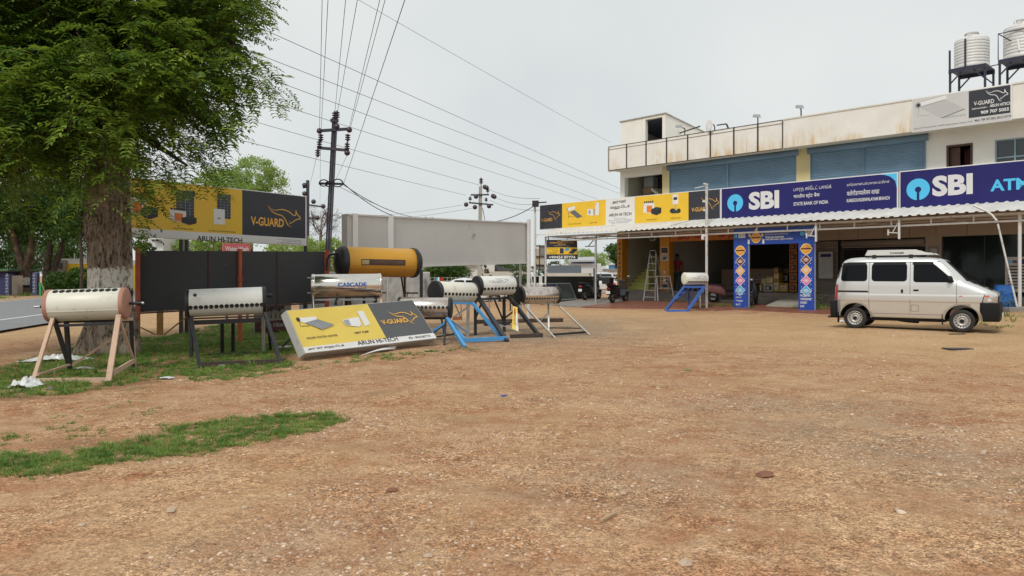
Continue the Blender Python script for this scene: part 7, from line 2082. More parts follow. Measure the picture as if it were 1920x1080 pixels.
# --- scooters
def scooter(name, label, loc, rz, mbody, box=False, cover=False):
    t = thing(name, label, 'scooter', loc, rz, None)
    M = t.matrix_basis.copy()
    def part(nm, m, fn, bev=0.0, par=None):
        mb = MB(M); fn(mb); return mb.build(nm, m, par or t, bev)
    for x in (0.0, 1.26):
        w = part('wheel', m_rubber, lambda mb: mb.lathe([(.15, -.05), (.22, -.055), (.25, -.03), (.255, 0), (.25, .03), (.22, .055), (.15, .05)], (x, 0, .255), (0, 1, 0), 28))
        part('rim', m_rim, lambda mb: (mb.lathe([(.152, -.04), (.12, -.03), (.03, -.045), (.001, -.045)], (x, 0, .255), (0, 1, 0), 20), mb.lathe([(.152, -.04), (.12, -.03), (.03, -.045), (.001, -.045)], (x, 0, .255), (0, -1, 0), 20)), 0, w)
    def hull(mb):
        st = [(-.36, .07, .60, .74), (-.26, .12, .50, .77), (-.08, .155, .42, .77), (.15, .165, .37, .755), (.36, .16, .32, .73), (.5, .14, .29, .62), (.56, .12, .27, .45)]
        K = 20; vs = []
        for x, w, z0, z1 in st:
            for k in range(K):
                a = 6.2832 * k / K; q = (abs(math.cos(a)) ** 4 + abs(math.sin(a)) ** 4) ** -.25
                vs.append((x, w * math.cos(a) * q, (z0 + z1) / 2 + (z1 - z0) / 2 * math.sin(a) * q))
        fs = [(i * K + k, i * K + (k + 1) % K, (i + 1) * K + (k + 1) % K, (i + 1) * K + k) for i in range(len(st) - 1) for k in range(K)]
        mb.add(vs, fs + [tuple(range(K)), tuple((len(st) - 1) * K + k for k in range(K))], None, True)
    part('body', mbody, hull)
    part('seat', m_plastic, lambda mb: mb.hexa([(-.34, -.12, .75), (.46, -.13, .72), (.46, .13, .72), (-.34, .12, .75), (-.36, -.10, .86), (.42, -.11, .80), (.42, .11, .80), (-.36, .10, .86)]), .03)
    part('floorboard', m_plastic, lambda mb: mb.hexa([(.5, -.17, .24), (1.0, -.15, .26), (1.0, .15, .26), (.5, .17, .24), (.5, -.18, .32), (1.0, -.16, .33), (1.0, .16, .33), (.5, .18, .32)]), .01)
    part('front_apron', mbody, lambda mb: (mb.hexa([(.96, -.15, .28), (1.04, -.13, .28), (1.04, .13, .28), (.96, .15, .28), (1.02, -.23, .62), (1.12, -.19, .62), (1.12, .19, .62), (1.02, .23, .62)]), mb.hexa([(1.02, -.23, .62), (1.12, -.19, .62), (1.12, .19, .62), (1.02, .23, .62), (.98, -.15, .95), (1.08, -.10, .93), (1.08, .10, .93), (.98, .15, .95)])), .02)
    part('front_fender', mbody, lambda mb: mb.grid(lambda a, b: (1.26 + math.cos(R(25 + 150 * a)) * .29, (b - .5) * .15, .255 + math.sin(R(25 + 150 * a)) * (.29 - .03 * abs(2 * b - 1))), 12, 4))
    part('fork', m_black, lambda mb: (mb.tube([(1.26, -.07, .255), (1.08, -.07, .65)], .022, 8), mb.tube([(1.26, .07, .255), (1.08, .07, .65)], .022, 8)))
    hb = part('handlebar', mbody, lambda mb: mb.hexa([(.92, -.16, .95), (1.14, -.10, .93), (1.14, .10, .93), (.92, .16, .95), (.94, -.14, 1.04), (1.08, -.09, 1.08), (1.08, .09, 1.08), (.94, .14, 1.04)]), .025)
    for s in (-1, 1):
        part('grip', m_plastic, lambda mb: mb.tube([(1.0, s * .12, 1.0), (.93, s * .34, 1.02)], .02, 8), 0, hb)
        part('mirror', m_plastic, lambda mb: (mb.tube([(.97, s * .2, 1.03), (.98, s * .30, 1.2)], .008, 6), mb.lathe([(.001, -.015), (.055, -.012), (.06, .005), (.001, .012)], (.98, s * .31, 1.23), (1, 0, .1), 14), mb.lathe([(.052, .014), (.001, .014)], (.98, s * .31, 1.23), (-1, 0, .05), 14, m_lens)), 0, hb)
    part('headlight', m_lens, lambda mb: mb.lathe([(.06, 0), (.055, .02), (.001, .03)], (1.12, 0, 1.0), (1, 0, .1), 16))
    part('tail_light', m_tail, lambda mb: mb.box(-.385, -.09, .62, -.34, .09, .70), .01)
    part('number_plate', m_white, lambda mb: mb.box(-.40, -.10, .42, -.385, .10, .54))
    part('rear_fender', m_plastic, lambda mb: mb.hexa([(-.42, -.06, .36), (-.38, -.06, .36), (-.38, .06, .36), (-.42, .06, .36), (-.32, -.07, .62), (-.26, -.07, .62), (-.26, .07, .62), (-.32, .07, .62)]))
    part('grab_rail', m_plastic, lambda mb: mb.tube([(-.1, -.13, .80), (-.38, -.13, .83), (-.45, 0, .84), (-.38, .13, .83), (-.1, .13, .80)], .013, 8))
    part('exhaust', m_black, lambda mb: mb.tube([(.25, -.16, .22), (-.32, -.17, .30)], [.03, .055], 12))
    part('side_stand', m_black, lambda mb: mb.tube([(.4, .1, .25), (.36, .28, .01)], .012, 6))
    if box: part('storage_box', m_plastic, lambda mb: mb.hexa([(-.62, -.20, .86), (-.22, -.20, .86), (-.22, .20, .86), (-.62, .20, .86), (-.64, -.22, 1.16), (-.2, -.22, 1.16), (-.2, .22, 1.16), (-.64, .22, 1.16)]), .04)
    if cover: part('draped_cover', m_cover, lambda mb: mb.grid(lambda a, b: V((.75 + .42 * a + .04 * noise.noise(V((a * 5, b * 5, 2))), (b - .5) * .62 + .04 * noise.noise(V((a * 7, b * 7, 1))), 1.10 - 1.5 * abs(b - .5) ** 1.4 - .25 * a * a + .05 * noise.noise(V((a * 4, b * 9, 0))))), 16, 18))
    return t
m_cover = mat('dark green cloth', (.045, .055, .048), .9, 0, .2, 6)
m_scb = mat('black scooter paint', (.024, .025, .032), .3, .1, .1, 4, coat=.4)
m_scp = mat('dusty pink scooter paint', (.36, .15, .15), .35, .1, .06, 4, coat=.3)
def hp(x, y, Z):
    p = P(x, y, Z); return V((p.x, p.y, HP(p.x, p.y)))
scooter('scooter', 'black scooter left of the one with the storage box before the dark panels', hp(1096, 560, 36.0), R(52), m_scb)
scooter('scooter', 'black scooter with a square storage box beside the numbered pillar', hp(1148, 566, 33.6), R(54), m_scb, True)
scooter('scooter', 'dusty pink scooter with a cloth over its handlebar behind the tall pole', hp(1337, 569, 32.4), R(-20), m_scp, False, True)
scooter('scooter', 'black scooter standing in the shade inside the left leg of the arch', hp(1417, 572, 30.4), R(243), m_scb)

# ------------------------------------------------------------------ people
m_skin = mat('brown skin', (.17, .085, .05), .6, 0, .1, 6)
m_hair = mat('black hair', (.012, .011, .010), .7, 0, .2, 20)
def skin_mesh(name, nodes_, edges, m, parent, M):
    me = bpy.data.meshes.new(name)
    W = parent.matrix_basis if parent.parent is None else parent.parent.matrix_basis
    me.from_pydata([tuple(n[0]) for n in nodes_], edges, [])
    me.materials.append(m)
    o = bpy.data.objects.new(name, me); COL.objects.link(o); o.parent = parent
    s = o.modifiers.new('skin', 'SKIN'); s.use_smooth_shade = True
    u = o.modifiers.new('sub', 'SUBSURF'); u.levels = u.render_levels = 2
    for i, n in enumerate(nodes_):
        r = n[1] if isinstance(n[1], tuple) else (n[1], n[1])
        me.skin_vertices[0].data[i].radius = r
        me.skin_vertices[0].data[i].use_root = (i == 0)
    dg = bpy.context.evaluated_depsgraph_get(); dg.update()
    m2 = bpy.data.meshes.new_from_object(o.evaluated_get(dg))
    o.modifiers.clear(); o.data = m2
    return o
def person(label, loc, rz, shirt, trous, sleeve=.5):
    t = thing('person', label, 'person', loc, rz)
    n = [((0, 0, .95), (.13, .10)), ((0, .01, 1.10), (.12, .09)), ((0, 0, 1.30), (.14, .10)), ((0, 0, 1.42), (.10, .08)), ((0, 0, 1.49), .052), ((0, .015, 1.56), (.065, .07)), ((0, .02, 1.64), (.075, .09)), ((0, .01, 1.70), (.06, .075))]
    e = [(0, 1), (1, 2), (2, 3), (3, 4), (4, 5), (5, 6), (6, 7)]
    for s in (-1, 1):
        b = len(n)
        n += [((s * .19, 0, 1.38), .055), ((s * .25, -.02, 1.10), .04), ((s * .25, .06, .86), .03), ((s * .25, .08, .80), (.035, .02))]
        e += [(2, b), (b, b + 1), (b + 1, b + 2), (b + 2, b + 3)]
        for k in range(4):               # fingers
            f = len(n); n += [((s * .25 + s * .004, .05 + .02 * k, .74), .009), ((s * .245, .055 + .02 * k, .69 + .008 * abs(k - 1.5)), .008)]
            e += [(b + 3, f), (f, f + 1)]
        f = len(n); n += [((s * .235, .125, .78), .010), ((s * .232, .14, .74), .009)]; e += [(b + 3, f), (f, f + 1)]
        b = len(n)
        n += [((s * .09, 0, .88), .085), ((s * .10, .01, .50), .055), ((s * .10, -.02, .10), .038), ((s * .10, .0, .04), .04), ((s * .11, .16, .03), (.04, .025))]
        e += [(0, b), (b, b + 1), (b + 1, b + 2), (b + 2, b + 3), (b + 3, b + 4)]
    body = skin_mesh('body', n, e, m_skin, t, None)
    n = [((0, 0, .90), (.155, .115)), ((0, .01, 1.10), (.14, .11)), ((0, 0, 1.30), (.158, .118)), ((0, 0, 1.41), (.115, .095))]
    e = [(0, 1), (1, 2), (2, 3)]
    for s in (-1, 1):
        b = len(n); n += [((s * .19, 0, 1.385), .07), ((s * .235, -.01, 1.18), .06)]; e += [(2, b), (b, b + 1)]
    skin_mesh('shirt', n, e, shirt, t, None)
    n = [((0, 0, .93), (.15, .112))]; e = []
    for s in (-1, 1):
        b = len(n); n += [((s * .09, 0, .84), .098), ((s * .10, .01, .50), .075), ((s * .10, -.01, .09), .06)]; e += [(0, b), (b, b + 1), (b + 1, b + 2)]
    skin_mesh('trousers', n, e, trous, t, None)
    M = t.matrix_basis.copy()
    mb = MB(M); mb.lathe([(.085, 0), (.09, .03), (.085, .07), (.06, .105), (.001, .12)], (0, .0, 1.635), (0, -.15, 1), 16); mb.build('hair', m_hair, t)
    mb = MB(M)
    for s in (-1, 1): mb.lathe([(.001, -.01), (.012, 0), (.001, .01)], (s * .03, .105, 1.63), (0, 1, 0), 8, m_ink); mb.lathe([(.001, -.012), (.024, 0), (.001, .012)], (s * .085, .01, 1.62), (1, 0, 0), 8, m_skin)
    mb.lathe([(.022, 0), (.015, .03), (.001, .045)], (0, .098, 1.595), (0, .6, 1), 8, m_skin); mb.bar((-.025, .105, 1.56), (.025, .105, 1.56), .01, .008, m_red); mb.build('face', m_skin, t)
    return t
m_shr = mat('dark red shirt', (.30, .022, .028), .85, 0, .12, 6)
m_trt = mat('teal trousers', (.035, .075, .08), .85, 0, .15, 6)
u, _ = pf(1270, 500, -.7)
person('person in a dark red shirt and teal trousers standing in the dim shop doorway', FW(u, -.7, FZ), FA + R(20), m_shr, m_trt)
u, _ = pf(1804, 520, -1.2)
person('person in dark clothes seen dimly behind the bank glass', FW(u, -1.2, FZ), FA + R(200), mat('brown shirt', (.10, .06, .05), .9, 0, .1, 5), mat('dark trousers', (.03, .03, .035), .9, 0, .1, 5))

# ------------------------------------------------------------------ stock inside the shop
m_card = mat('yellow carton print', (.66, .44, .09), .7, 0, .1, 3)
m_cardo = mat('orange carton print', (.55, .19, .035), .7, 0, .1, 3)
m_kraft = mat('kraft carton', (.30, .20, .12), .8, 0, .1, 4)
m_cardw = mat('white carton', (.60, .59, .54), .7, 0, .06, 3)
CB = 'cartons stacked inside the shop'
def carton(label, x0, y0, x1, y1, d, m, pm, dep=.4):
    u0, z1 = pf(x0, y0, d); u1, z0 = pf(x1, y1, d)
    t = thing('carton', label, 'carton', FW((u0 + u1) / 2, d, z0), FA, CB)
    mb = MB(FM); mb.box(u0, -d, z0, u1 - .004, -d + dep, z1 - .004); bx = mb.build('box', m, t, .006)
    fr = Fr(FW(u0, d, z0), X3, V((0, 0, 1))); w, h = u1 - u0, z1 - z0
    mb = MB(); mb.rect(fr, w * .15, h * .2, w * .85, h * .72, pm); mb.rect(fr, w * .25, h * .32, w * .6, h * .6, m, .006); mb.rect(fr, w * .1, h * .82, w * .7, h * .9, m_ink, .005); mb.build('print', pm, t)
k_ = lambda X, Y: (1320 + X / 4.91, 400 + Y / 4.91)
for lab, X0, Y0, X1, Y1, d, m, pm in (
    ('small yellow carton at the left end of the bottom row', 490, 648, 530, 722, -2.0, m_card, m_white), ('white carton in the bottom row under the low yellow one', 548, 650, 636, 722, -2.0, m_cardw, m_green_d),
    ('tall yellow carton in the middle of the bottom row', 640, 610, 690, 722, -2.0, m_card, m_white), ('wide yellow carton at the right end of the bottom row', 694, 642, 771, 722, -2.0, m_card, m_cardw),
    ('pale carton standing behind the white one', 528, 596, 571, 650, -2.25, m_cardw, m_card), ('low yellow carton lying on the white carton', 574, 578, 637, 648, -2.2, m_card, m_white),
    ('yellow carton on top of the tall middle carton', 642, 548, 690, 608, -2.1, m_card, m_white), ('kraft carton at the very top of the middle pile', 640, 498, 684, 547, -2.15, m_kraft, m_card),
    ('dark gadget carton behind the wide yellow carton', 705, 548, 775, 640, -2.5, m_ink, m_ogrey)): carton(lab, *k_(X0, Y0), *k_(X1, Y1), d, m, pm)
for i, (Y0, Y1) in enumerate(((640, 722), (545, 636), (448, 541), (348, 444), (268, 344))):
    carton(('lowest', 'second lowest', 'middle', 'second highest', 'highest')[i] + ' orange carton of the tall stack by the right arch leg', *k_(785, Y0), *k_(856, Y1), -1.6, m_cardo, m_ink, .45)
t = thing('shop_counter', 'plain brown counter in the dim shop left of the arch', 'counter', FW(6.5, -2.6, FZ), FA)
mb = MB(FM); mb.box(4.9, 2.6, FZ, 8.3, 3.1, FZ + 1.0); mb.build('front', mat('counter laminate', (.20, .13, .09), .6, 0, .1, 3), t); mb = MB(FM); mb.box(4.86, 2.56, FZ + 1.0, 8.34, 3.14, FZ + 1.04); mb.build('top', m_wood, t)

# step ladder and trestle
t = thing('step_ladder', 'tall aluminium step ladder opened on the paving before the stairs', 'ladder', hp(1216, 570, 34.4))
LZ = 34.4
a0, a1, b0, b1 = P(1206, 569.5, LZ), P(1218.7, 474.5, LZ + .3), P(1228, 570, LZ - .1), P(1230, 474.5, LZ + .3)
for a, b in ((a0, a1), (b0, b1)): mb = MB(); mb.bar(V((a.x, a.y, HP(a.x, a.y))), b, .045, .06); mb.build('stile', m_galv, t)
for k in range(1, 8): mb = MB(); s = k / 7.6; mb.bar(a0.lerp(a1, s), b0.lerp(b1, s), .05, .03); mb.build('rung', m_galv, t)
for a, b in ((P(1248, 562, 35.6), P(1231, 478, LZ + .32)), (P(1234, 563, 35.7), P(1221, 478, LZ + .32))): mb = MB(); mb.bar(V((a.x, a.y, HP(a.x, a.y))), b, .04); mb.build('rear_leg', m_galv, t)
mb = MB(); mb.tube([a1, a1 + V((.02, .02, .12)), b1 + V((-.02, .02, .12)), b1], .02, 8); mb.build('top_hoop', m_galv, t)
t = thing('trestle', 'low metal trestle with a thin top just right of the step ladder', 'trestle', hp(1245, 571, 34))
tl, tr = P(1231, 519, 34), P(1256, 518.5, 34)
for a, b in ((P(1233.5, 571.5, 33.8), tl), (P(1264, 572, 33.8), tr), (P(1236, 566, 34.8), tl + V((.1, .3, 0))), (P(1262, 566, 34.8), tr + V((-.1, .3, 0)))): mb = MB(); mb.bar(V((a.x, a.y, HP(a.x, a.y))), b, .04); mb.build('leg', m_galv, t)
mb = MB(); mb.bar(tl + V((-.05, .12, .02)), tr + V((.05, .12, .02)), .3, .03); mb.build('top', m_steel, t)
for y in (540.5, 568): mb = MB(); mb.bar(P(1233, y, 33.9), P(1261, y, 33.9), .03); mb.build('cross_bar', m_galv, t)
t = thing('foam_sheet', 'broken white sheet lying on the paving under the ladder', 'sheet', hp(1233, 561, 35.6))
mb = MB(); c = hp(1233, 561, 35.4); mb.prism(Fr(c + V((0, 0, .05)), V((1, 0, 0)), V((0, 1, .1))), [(-.4, -.2), (.1, -.3), (.5, .0), (.3, .3), (-.1, .2)], .04); mb.build('sheet', m_white, t)
t = thing('carton', 'brown carton standing on the steps behind the trestle', 'carton', FW(pf(1229, 545, .3)[0], .3, .53), FA)
mb = MB(FM); u, _ = pf(1229, 545, .3); mb.box(u - .17, -.5, .54, u + .17, -.2, .86); mb.build('box', m_kraft, t, .006)

# blue drum, weeds and slab at the right
t = thing('drum', 'bright blue plastic drum behind the nose of the van', 'drum', hp(1883, 588, 24.2))
m_drum = mat('blue drum plastic', (.03, .19, .66), .4, 0, .06, 3)
mb = MB(); c = hp(1883, 588, 24.2); mb.lathe([(.001, 0), (.26, 0), (.285, .03), (.285, .27), (.295, .29), (.285, .31), (.285, .58), (.295, .60), (.285, .62), (.28, .80), (.265, .84), (.27, .87), (.25, .87), (.25, .8), (.001, .8)], c, (0, 0, 1), 36); mb.build('barrel', m_drum, t)
mb = MB()
for a in (0.4, 3.4): mb.lathe([(.03, 0), (.03, .03), (.001, .03)], c + V((.15 * math.cos(a), .15 * math.sin(a), .8)), (0, 0, 1), 10)
mb.build('bung', m_drum, t)
t = thing('concrete_slab', 'pale concrete slab edge in the weeds at the right border', 'slab', hp(1915, 597, 21.5))
mb = MB(); c = hp(1915, 597, 21.5); mb.hexa([c + V(q) for q in ((-.5, -.25, -.1), (.7, -.3, -.1), (.8, .4, -.1), (-.4, .35, -.1), (-.5, -.25, .08), (.7, -.3, .12), (.8, .4, .12), (-.4, .35, .06))]); mb.build('slab', m_conc, t, .015)
def weeds(lst):
    P_ = []
    for x, y, r, n, h in lst:
        c = GT(x, y)
        ring = [(c.x + math.cos(a) * r * 1.3, c.y + math.sin(a) * r) for a in np.linspace(0, 6.2, 14)]
        P_.append(grass(ring, n * 2, h * .5, h, .012, -.1, 2, .3, .12, 14))
    return grass_obj(P_, 'weeds')
weeds([(1340, 582, .6, 260, .22), (1365, 582, .5, 160, .16), (1388, 585, .4, 220, .22), (1492, 588, .4, 220, .24), (1535, 588, .45, 260, .34), (1868, 594, .5, 200, .24), (1890, 594, .5, 240, .22), (1912, 596, .5, 160, .2), (1848, 600, .4, 100, .14)])
for i, (x, y, h) in enumerate(((1857, 592, .75), (1878, 590, .85), (1902, 588, .6), (1528, 588, .7))):
    c = hp(x, y, G(x, y, .25).y if i < 3 else 27.5)
    t = thing('weed', ('tall spindly weed by the van nose', 'tall spindly weed before the blue drum', 'spindly weed between the drum and the broken pole', 'tall weed at the right leg of the arch')[i], 'weed', c)
    mb = MB(); rr = random.Random(i)
    for k in range(6): mb.tube([c, c + V((rr.gauss(0, .08), rr.gauss(0, .08), h * .5)), c + V((rr.gauss(0, .2), rr.gauss(0, .2), h * rr.uniform(.7, 1)))], .006, 4)
    mb.build('stem', m_leaf4, t)
    leaf_crown('leaf', [(c.x, c.y, c.z + h * .6, .3, .3, h * .4)], 130, .03, m_leaf2, t, .1, 6, .3)

# ------------------------------------------------------------------ roof: tanks, lamps, dish
m_tank = mat('white tank plastic', (.62, .62, .61), .45, 0, .04, 2, dirt=((.40, .38, .34), .12, 3))
m_frame = mat('navy black frame', (.02, .022, .045), .55, 0, .2, 4)
def wtank(label, x, yb, yt, wpx, d, legs):
    u, zb = pf(x, yb, d); _, zt = pf(x, yt, d); Zc = FW(u, d, 0).y
    r = wpx / 2 / FPX * Zc * .87; h = zt - zb
    t = thing('water_tank', label, 'water tank', FW(u, d, zb), FA, 'water tanks on the roof')
    prof = [(.001, 0), (r * .97, 0), (r, .03)]
    n = 9
    for k in range(n):
        z0 = .06 + (h * .84 - .06) * k / n; dz = (h * .84 - .06) / n
        prof += [(r, z0), (r, z0 + dz * .80), (r * .983, z0 + dz * .86), (r * .983, z0 + dz * .94)]
    prof += [(r, h * .85), (r * .94, h * .88), (r * .66, h * .95), (r * .40, h * .98), (r * .38, h * 1.04), (r * .1, h * 1.05), (.001, h * 1.05)]
    mb = MB(FM); mb.lathe(prof, (u, -d, zb), (0, 0, 1), 48); mb.build('tank', m_tank, t)
    mb = MB(FM); mb.lathe([(r * .40, 0), (r * .42, .02), (r * .40, .07), (.001, .09)], (u, -d, zb + h * 1.03), (0, 0, 1), 24); mb.build('lid', mat('tank lid', (.42, .40, .38), .6), t)
    mb = MB(FM)
    for k in range(3):
        a = k * 2.1 + .6; mb.box(u + r * .8 * math.cos(a) - .06, -d + r * .8 * math.sin(a) - .06, zb + h * .86, u + r * .8 * math.cos(a) + .06, -d + r * .8 * math.sin(a) + .06, zb + h * .98)
    mb.build('lifting_lug', m_tank, t)
    s = thing('tank_stand', label.replace('white ribbed water tank', 'dark steel stand under the water tank'), 'stand', FW(u, d, 6.8), FA, 'stands of the roof tanks')
    w = r * 1.06
    mb = MB(FM); mb.box(u - w, -d - w, zb - .05, u + w, -d + w, zb - .003); mb.build('deck', m_frame, s)
    for sx in (-1, 1):
        for sy in (-1, 1):
            mb = MB(FM); mb.bar((u + sx * (w - .04), -d + sy * (w - .04), 6.78), (u + sx * (w - .04), -d + sy * (w - .04), zb - .05), .07); mb.build('leg', m_frame, s)
            mb = MB(FM); mb.bar((u + sx * (w - .05), -d + sy * (w - .05), zb - .55), (u + sx * (w - .5), -d + sy * (w - .05), zb - .08), .045); mb.build('brace', m_frame, s)
        mb = MB(FM); mb.box(u - w, -d + sx * w - .03, zb - .17, u + w, -d + sx * w + .03, zb - .052); mb.build('edge_beam', m_frame, s)
    return t, s, u, zb, w, r, h
t, s, u, zb, w, r, h = wtank('left white ribbed water tank standing above the dealer board', 1822, 130, 68, 66, -2.6, 0)
for sx, hh in ((-.95, .72), (-.1, 1.05)): mb = MB(FM); mb.bar((u + sx * w, 2.6 - w + .03, zb - .02), (u + sx * w, 2.6 - w + .03, zb + hh), .06); mb.build('upright', m_frame, s)
t, s, u, zb, w, r, h = wtank('right white ribbed water tank with a pipe, cut by the picture border', 1915, 112, 44, 66, -2.4, 0)
mb = MB(FM); mb.tube([(u - w, 2.4 - w, zb), (u - w, 2.4 - w, zb + .95), (u + w, 2.4 - w, zb + .95)], .02, 6); mb.tube([(u - w, 2.4 - w, zb + .95), (u - w + .4, 2.4 - w, zb + .6)], .02, 6); mb.build('guard_rail', m_frame, s)
mb = MB(FM); mb.tube([(u + r * .1, 2.4 - r - .03, zb + .2), (u - .1, 2.4 - r * .8, zb + h)], .03, 8); mb.build('pipe', m_white, t)
t = thing('roof_pipe', 'thin pipe linking the two roof tanks', 'pipe', FW(17.6, -2.5, 9.4), FA)
mb = MB(); mb.tube([P(1857, 124, 27.2), P(1872, 121, 27.0), P(1890, 116, 26.5)], .018, 6); mb.build('pipe', m_black, t)
def roof_lamp(label, x, yb, yt, dx, dish=False):
    d = .7
    b = FW(pf(x, yb, d)[0], d, 7.76)
    tz = pf(x, yt, d)[1]
    t = thing('satellite_dish' if dish else 'roof_floodlight', label, 'dish' if dish else 'lamp', b, 0, None if dish else 'lamps on the roof edge')
    top = V((b.x, b.y, tz))
    mb = MB(); mb.bar(b, top, .04); mb.bar(top, top + V((dx, -.15, .06)), .035); mb.build('bracket', m_black, t)
    if dish:
        mb = MB(); mb.lathe([(.001, 0), (.15, .02), (.27, .07), (.28, .075), (.26, .085), (.001, .02)], top + V((-.2, -.1, .02)), V((-.95, -.3, .1)), 24); mb.build('dish', m_white, t)
        mb = MB(); mb.bar(top + V((.1, 0, .05)), top + V((.5, -.05, .1)), .05); mb.bar(top + V((.5, -.05, .1)), top + V((.75, -.1, -.5)), .06); mb.build('feed_arm', m_rframe, t)
    else:
        e = top + V((dx, -.15, .06)); mb = MB(); mb.hexa([e + V(q) for q in ((-.15, -.1, -.08), (.15, -.1, -.08), (.15, .08, -.02), (-.15, .08, -.02), (-.12, -.08, .06), (.12, -.08, .06), (.12, .08, .1), (-.12, .08, .1))]); mb.build('lamp_head', m_ogrey, t, .01)
roof_lamp('small floodlight on a bent arm left of the satellite dish', 1284, 255, 241, -.3)
roof_lamp('white round dish with a folded arm on the roof edge', 1340, 246, 237, -.1, True)
roof_lamp('small floodlight on the roof edge above the last fascia frame', 1421, 232, 222, -.1)
roof_lamp('tiny floodlight alone on the plain fascia', 1502, 220, 205, -.12)
t = thing('drain_spout', 'dark spout jutting from the stair head wall', 'spout', FW(3.5, -.3, 8.4), FA)
mb = MB(); a = FW(3.47, -1.2, 8.35); mb.tube([a, P(1312, 237, 33.6)], .035, 8); mb.build('pipe', m_black, t)
# things kept on the open landing
for lab, x0, y0, x1, y1, d, m in (('brown carton kept on the first floor landing', 1204, 352, 1222, 364, -1.2, m_kraft), ('grey bundle on the carton on the landing', 1206, 332, 1224, 351, -1.3, m_ogrey), ('dark sack at the back of the landing', 1224, 328, 1240, 364, -1.8, m_ink)):
    u0, z1 = pf(x0, y0, d); u1, z0 = pf(x1, y1, d); z0 = max(z0, 4.4)
    t = thing('carton' if 'carton kept' in lab else 'bundle', lab, 'carton' if 'carton kept' in lab else 'bundle', FW((u0 + u1) / 2, d, z0), FA)
    mb = MB(FM); mb.box(u0, -d, z0, u1, -d + .5, z1); mb.build('box' if 'carton kept' in lab else 'sack', m, t, .06)
wall('landing_floor', [(1.0, .27, 4.0, 3.3, 6.5, 4.35)], m_stairw)
# ------------------------------------------------------------------ between the boards and the shops
# dark wall of stacked panels at the left end of the awning
m_dpan = mat('dark green black panel', (.020, .026, .024), .35, .1, .15, 2)
m_dpan2 = mat('greenish panel', (.024, .034, .029), .6, 0, .1, 2, spec=.15)
m_npan = mat('navy panel', (.016, .018, .04), .6, 0, .1, 2, spec=.15)
pz = 38.6
t = thing('panel_wall', 'long low wall of dark sheets behind the scooters left of the stairs', 'panel wall', hp(1070, 560, pz))
mb = MB(); a, b = P(1017, 518, pz), P(1123.5, 518, pz + .9); mb.hexa([V((a.x, a.y, .0)), V((b.x, b.y, .1)), V((b.x, b.y + .3, .1)), V((a.x, a.y + .3, .0)), a, b, b + V((0, .3, 0)), a + V((0, .3, 0))]); mb.build('sheet', m_dpan, t, .01)
mb = MB(); a = P(1011, 517, pz - .02); b = P(1017, 517, pz - .01); mb.hexa([V((a.x, a.y, 0)), V((b.x - .01, b.y, 0)), V((b.x - .01, b.y + .3, 0)), V((a.x, a.y + .3, 0)), a, b + V((-.01, 0, 0)), b + V((-.01, .3, 0)), a + V((0, .3, 0))]); mb.build('end_post', m_white, t)
for nm, lab, q, m in (('leaning_panel', 'greenish panel leaning against the dark panel wall', ((1046, 563, 35.2), (1081, 560.5, 36.6), (1069, 531, 37.8), (1043, 531, 36.6)), m_dpan2), ('leaning_panel', 'navy panel leaning left of the greenish panel', ((1010, 565, 34.6), (1047, 563.5, 35.4), (1045, 531, 36.8), (1018, 532, 36.2)), m_npan)):
    B4 = Bil(*[P(*k) for k in q]); t = thing(nm, lab, 'panel', hp(q[0][0], q[0][1], q[0][2])); mb = MB(); bilbox(mb, B4, .05); mb.build('panel', m, t)
    mb = MB()
    for (x0, y0, x1, y1) in ((0, 0, 1, .02), (0, .98, 1, 1), (0, .02, .015, .98), (.985, .02, 1, .98)): mb.rect(B4, x0, y0, x1, y1, m_galv, .004)
    mb.build('frame', m_dpan, t)
t = thing('floodlight', 'white floodlight lying on the panel stack at the foot of the awning post', 'lamp', hp(1017, 535, 36))
c = P(1016, 533.5, 35.8); mb = MB(); mb.lathe([(.001, -.1), (.05, -.09), (.11, .05), (.10, .07), (.001, .05)], c, V((-.6, -.7, -.2)), 16); mb.bar(c, c + V((.15, .05, .05)), .05); mb.build('lamp_head', m_white, t)
# black phone board under the awning
t = thing('phone_board', 'black and yellow dealer board with a big white phone number under the awning', 'sign', P(1054, 486, 35.4))
pbq = Bil(P(1025, 486, 35.5), P(1083.5, 486, 35.3), P(1082, 449, 35.3), P(1025, 449.5, 35.5))
mb = MB(); bilbox(mb, pbq, .04); mb.build('panel', m_ink, t)
mb = MB(); mb.rect(pbq, .0, .0, 1, 1, m_ink, .003); mb.rect(pbq, .0, .25, 1, .60, m_syel, .005); mb.build('printed_face', m_ink, t)
mb = MB()
for s, y, w, m in (('ARUN HITECH', .90, .30, m_gold), ('COMMERCIAL SOLAR WATER HEATER', .81, .80, m_gold), ('HEAT PUMP', .73, .26, m_gold)): mb.text(pbq, s, .5 - w / 2, y, .5 + w / 2, y + .055, m, .02)
mb.text(pbq, 'Wholesale dealer, contact us', .24, .67, .76, .70, m_white); mb.text(pbq, 'Authorised Dealer', .03, .52, .37, .56, m_ink, .01); mb.text(pbq, 'V-GUARD', .04, .29, .30, .35, m_ink, .02); roo(mb, pbq, .16, .30, .22, .2, m_ink, .012, .008, 1.55)
mb.rect(pbq, .43, .29, .55, .56, m_panel, .007); mb.flat(pbq, [(.57, .44), (.70, .42), (.73, .55), (.62, .59)], m_blue, .007); mb.flat(pbq, [(.70, .30), (.86, .27), (1.0, .50), (.86, .54)], m_panel, .007)
mb.text(pbq, '+99424 87774', .07, .03, .92, .17, m_white, .035); mb.text(pbq, 'www.arunhitech.com', .36, .195, .68, .225, m_white)
mb.build('lettering', m_white, t)
for a in (.05, .95):
    mb = MB(); p = pbq.pt(a, 1, -.02); mb.tube([p, V((p.x, p.y, 3.25))], .012, 6); mb.build('hanger', m_black, t)

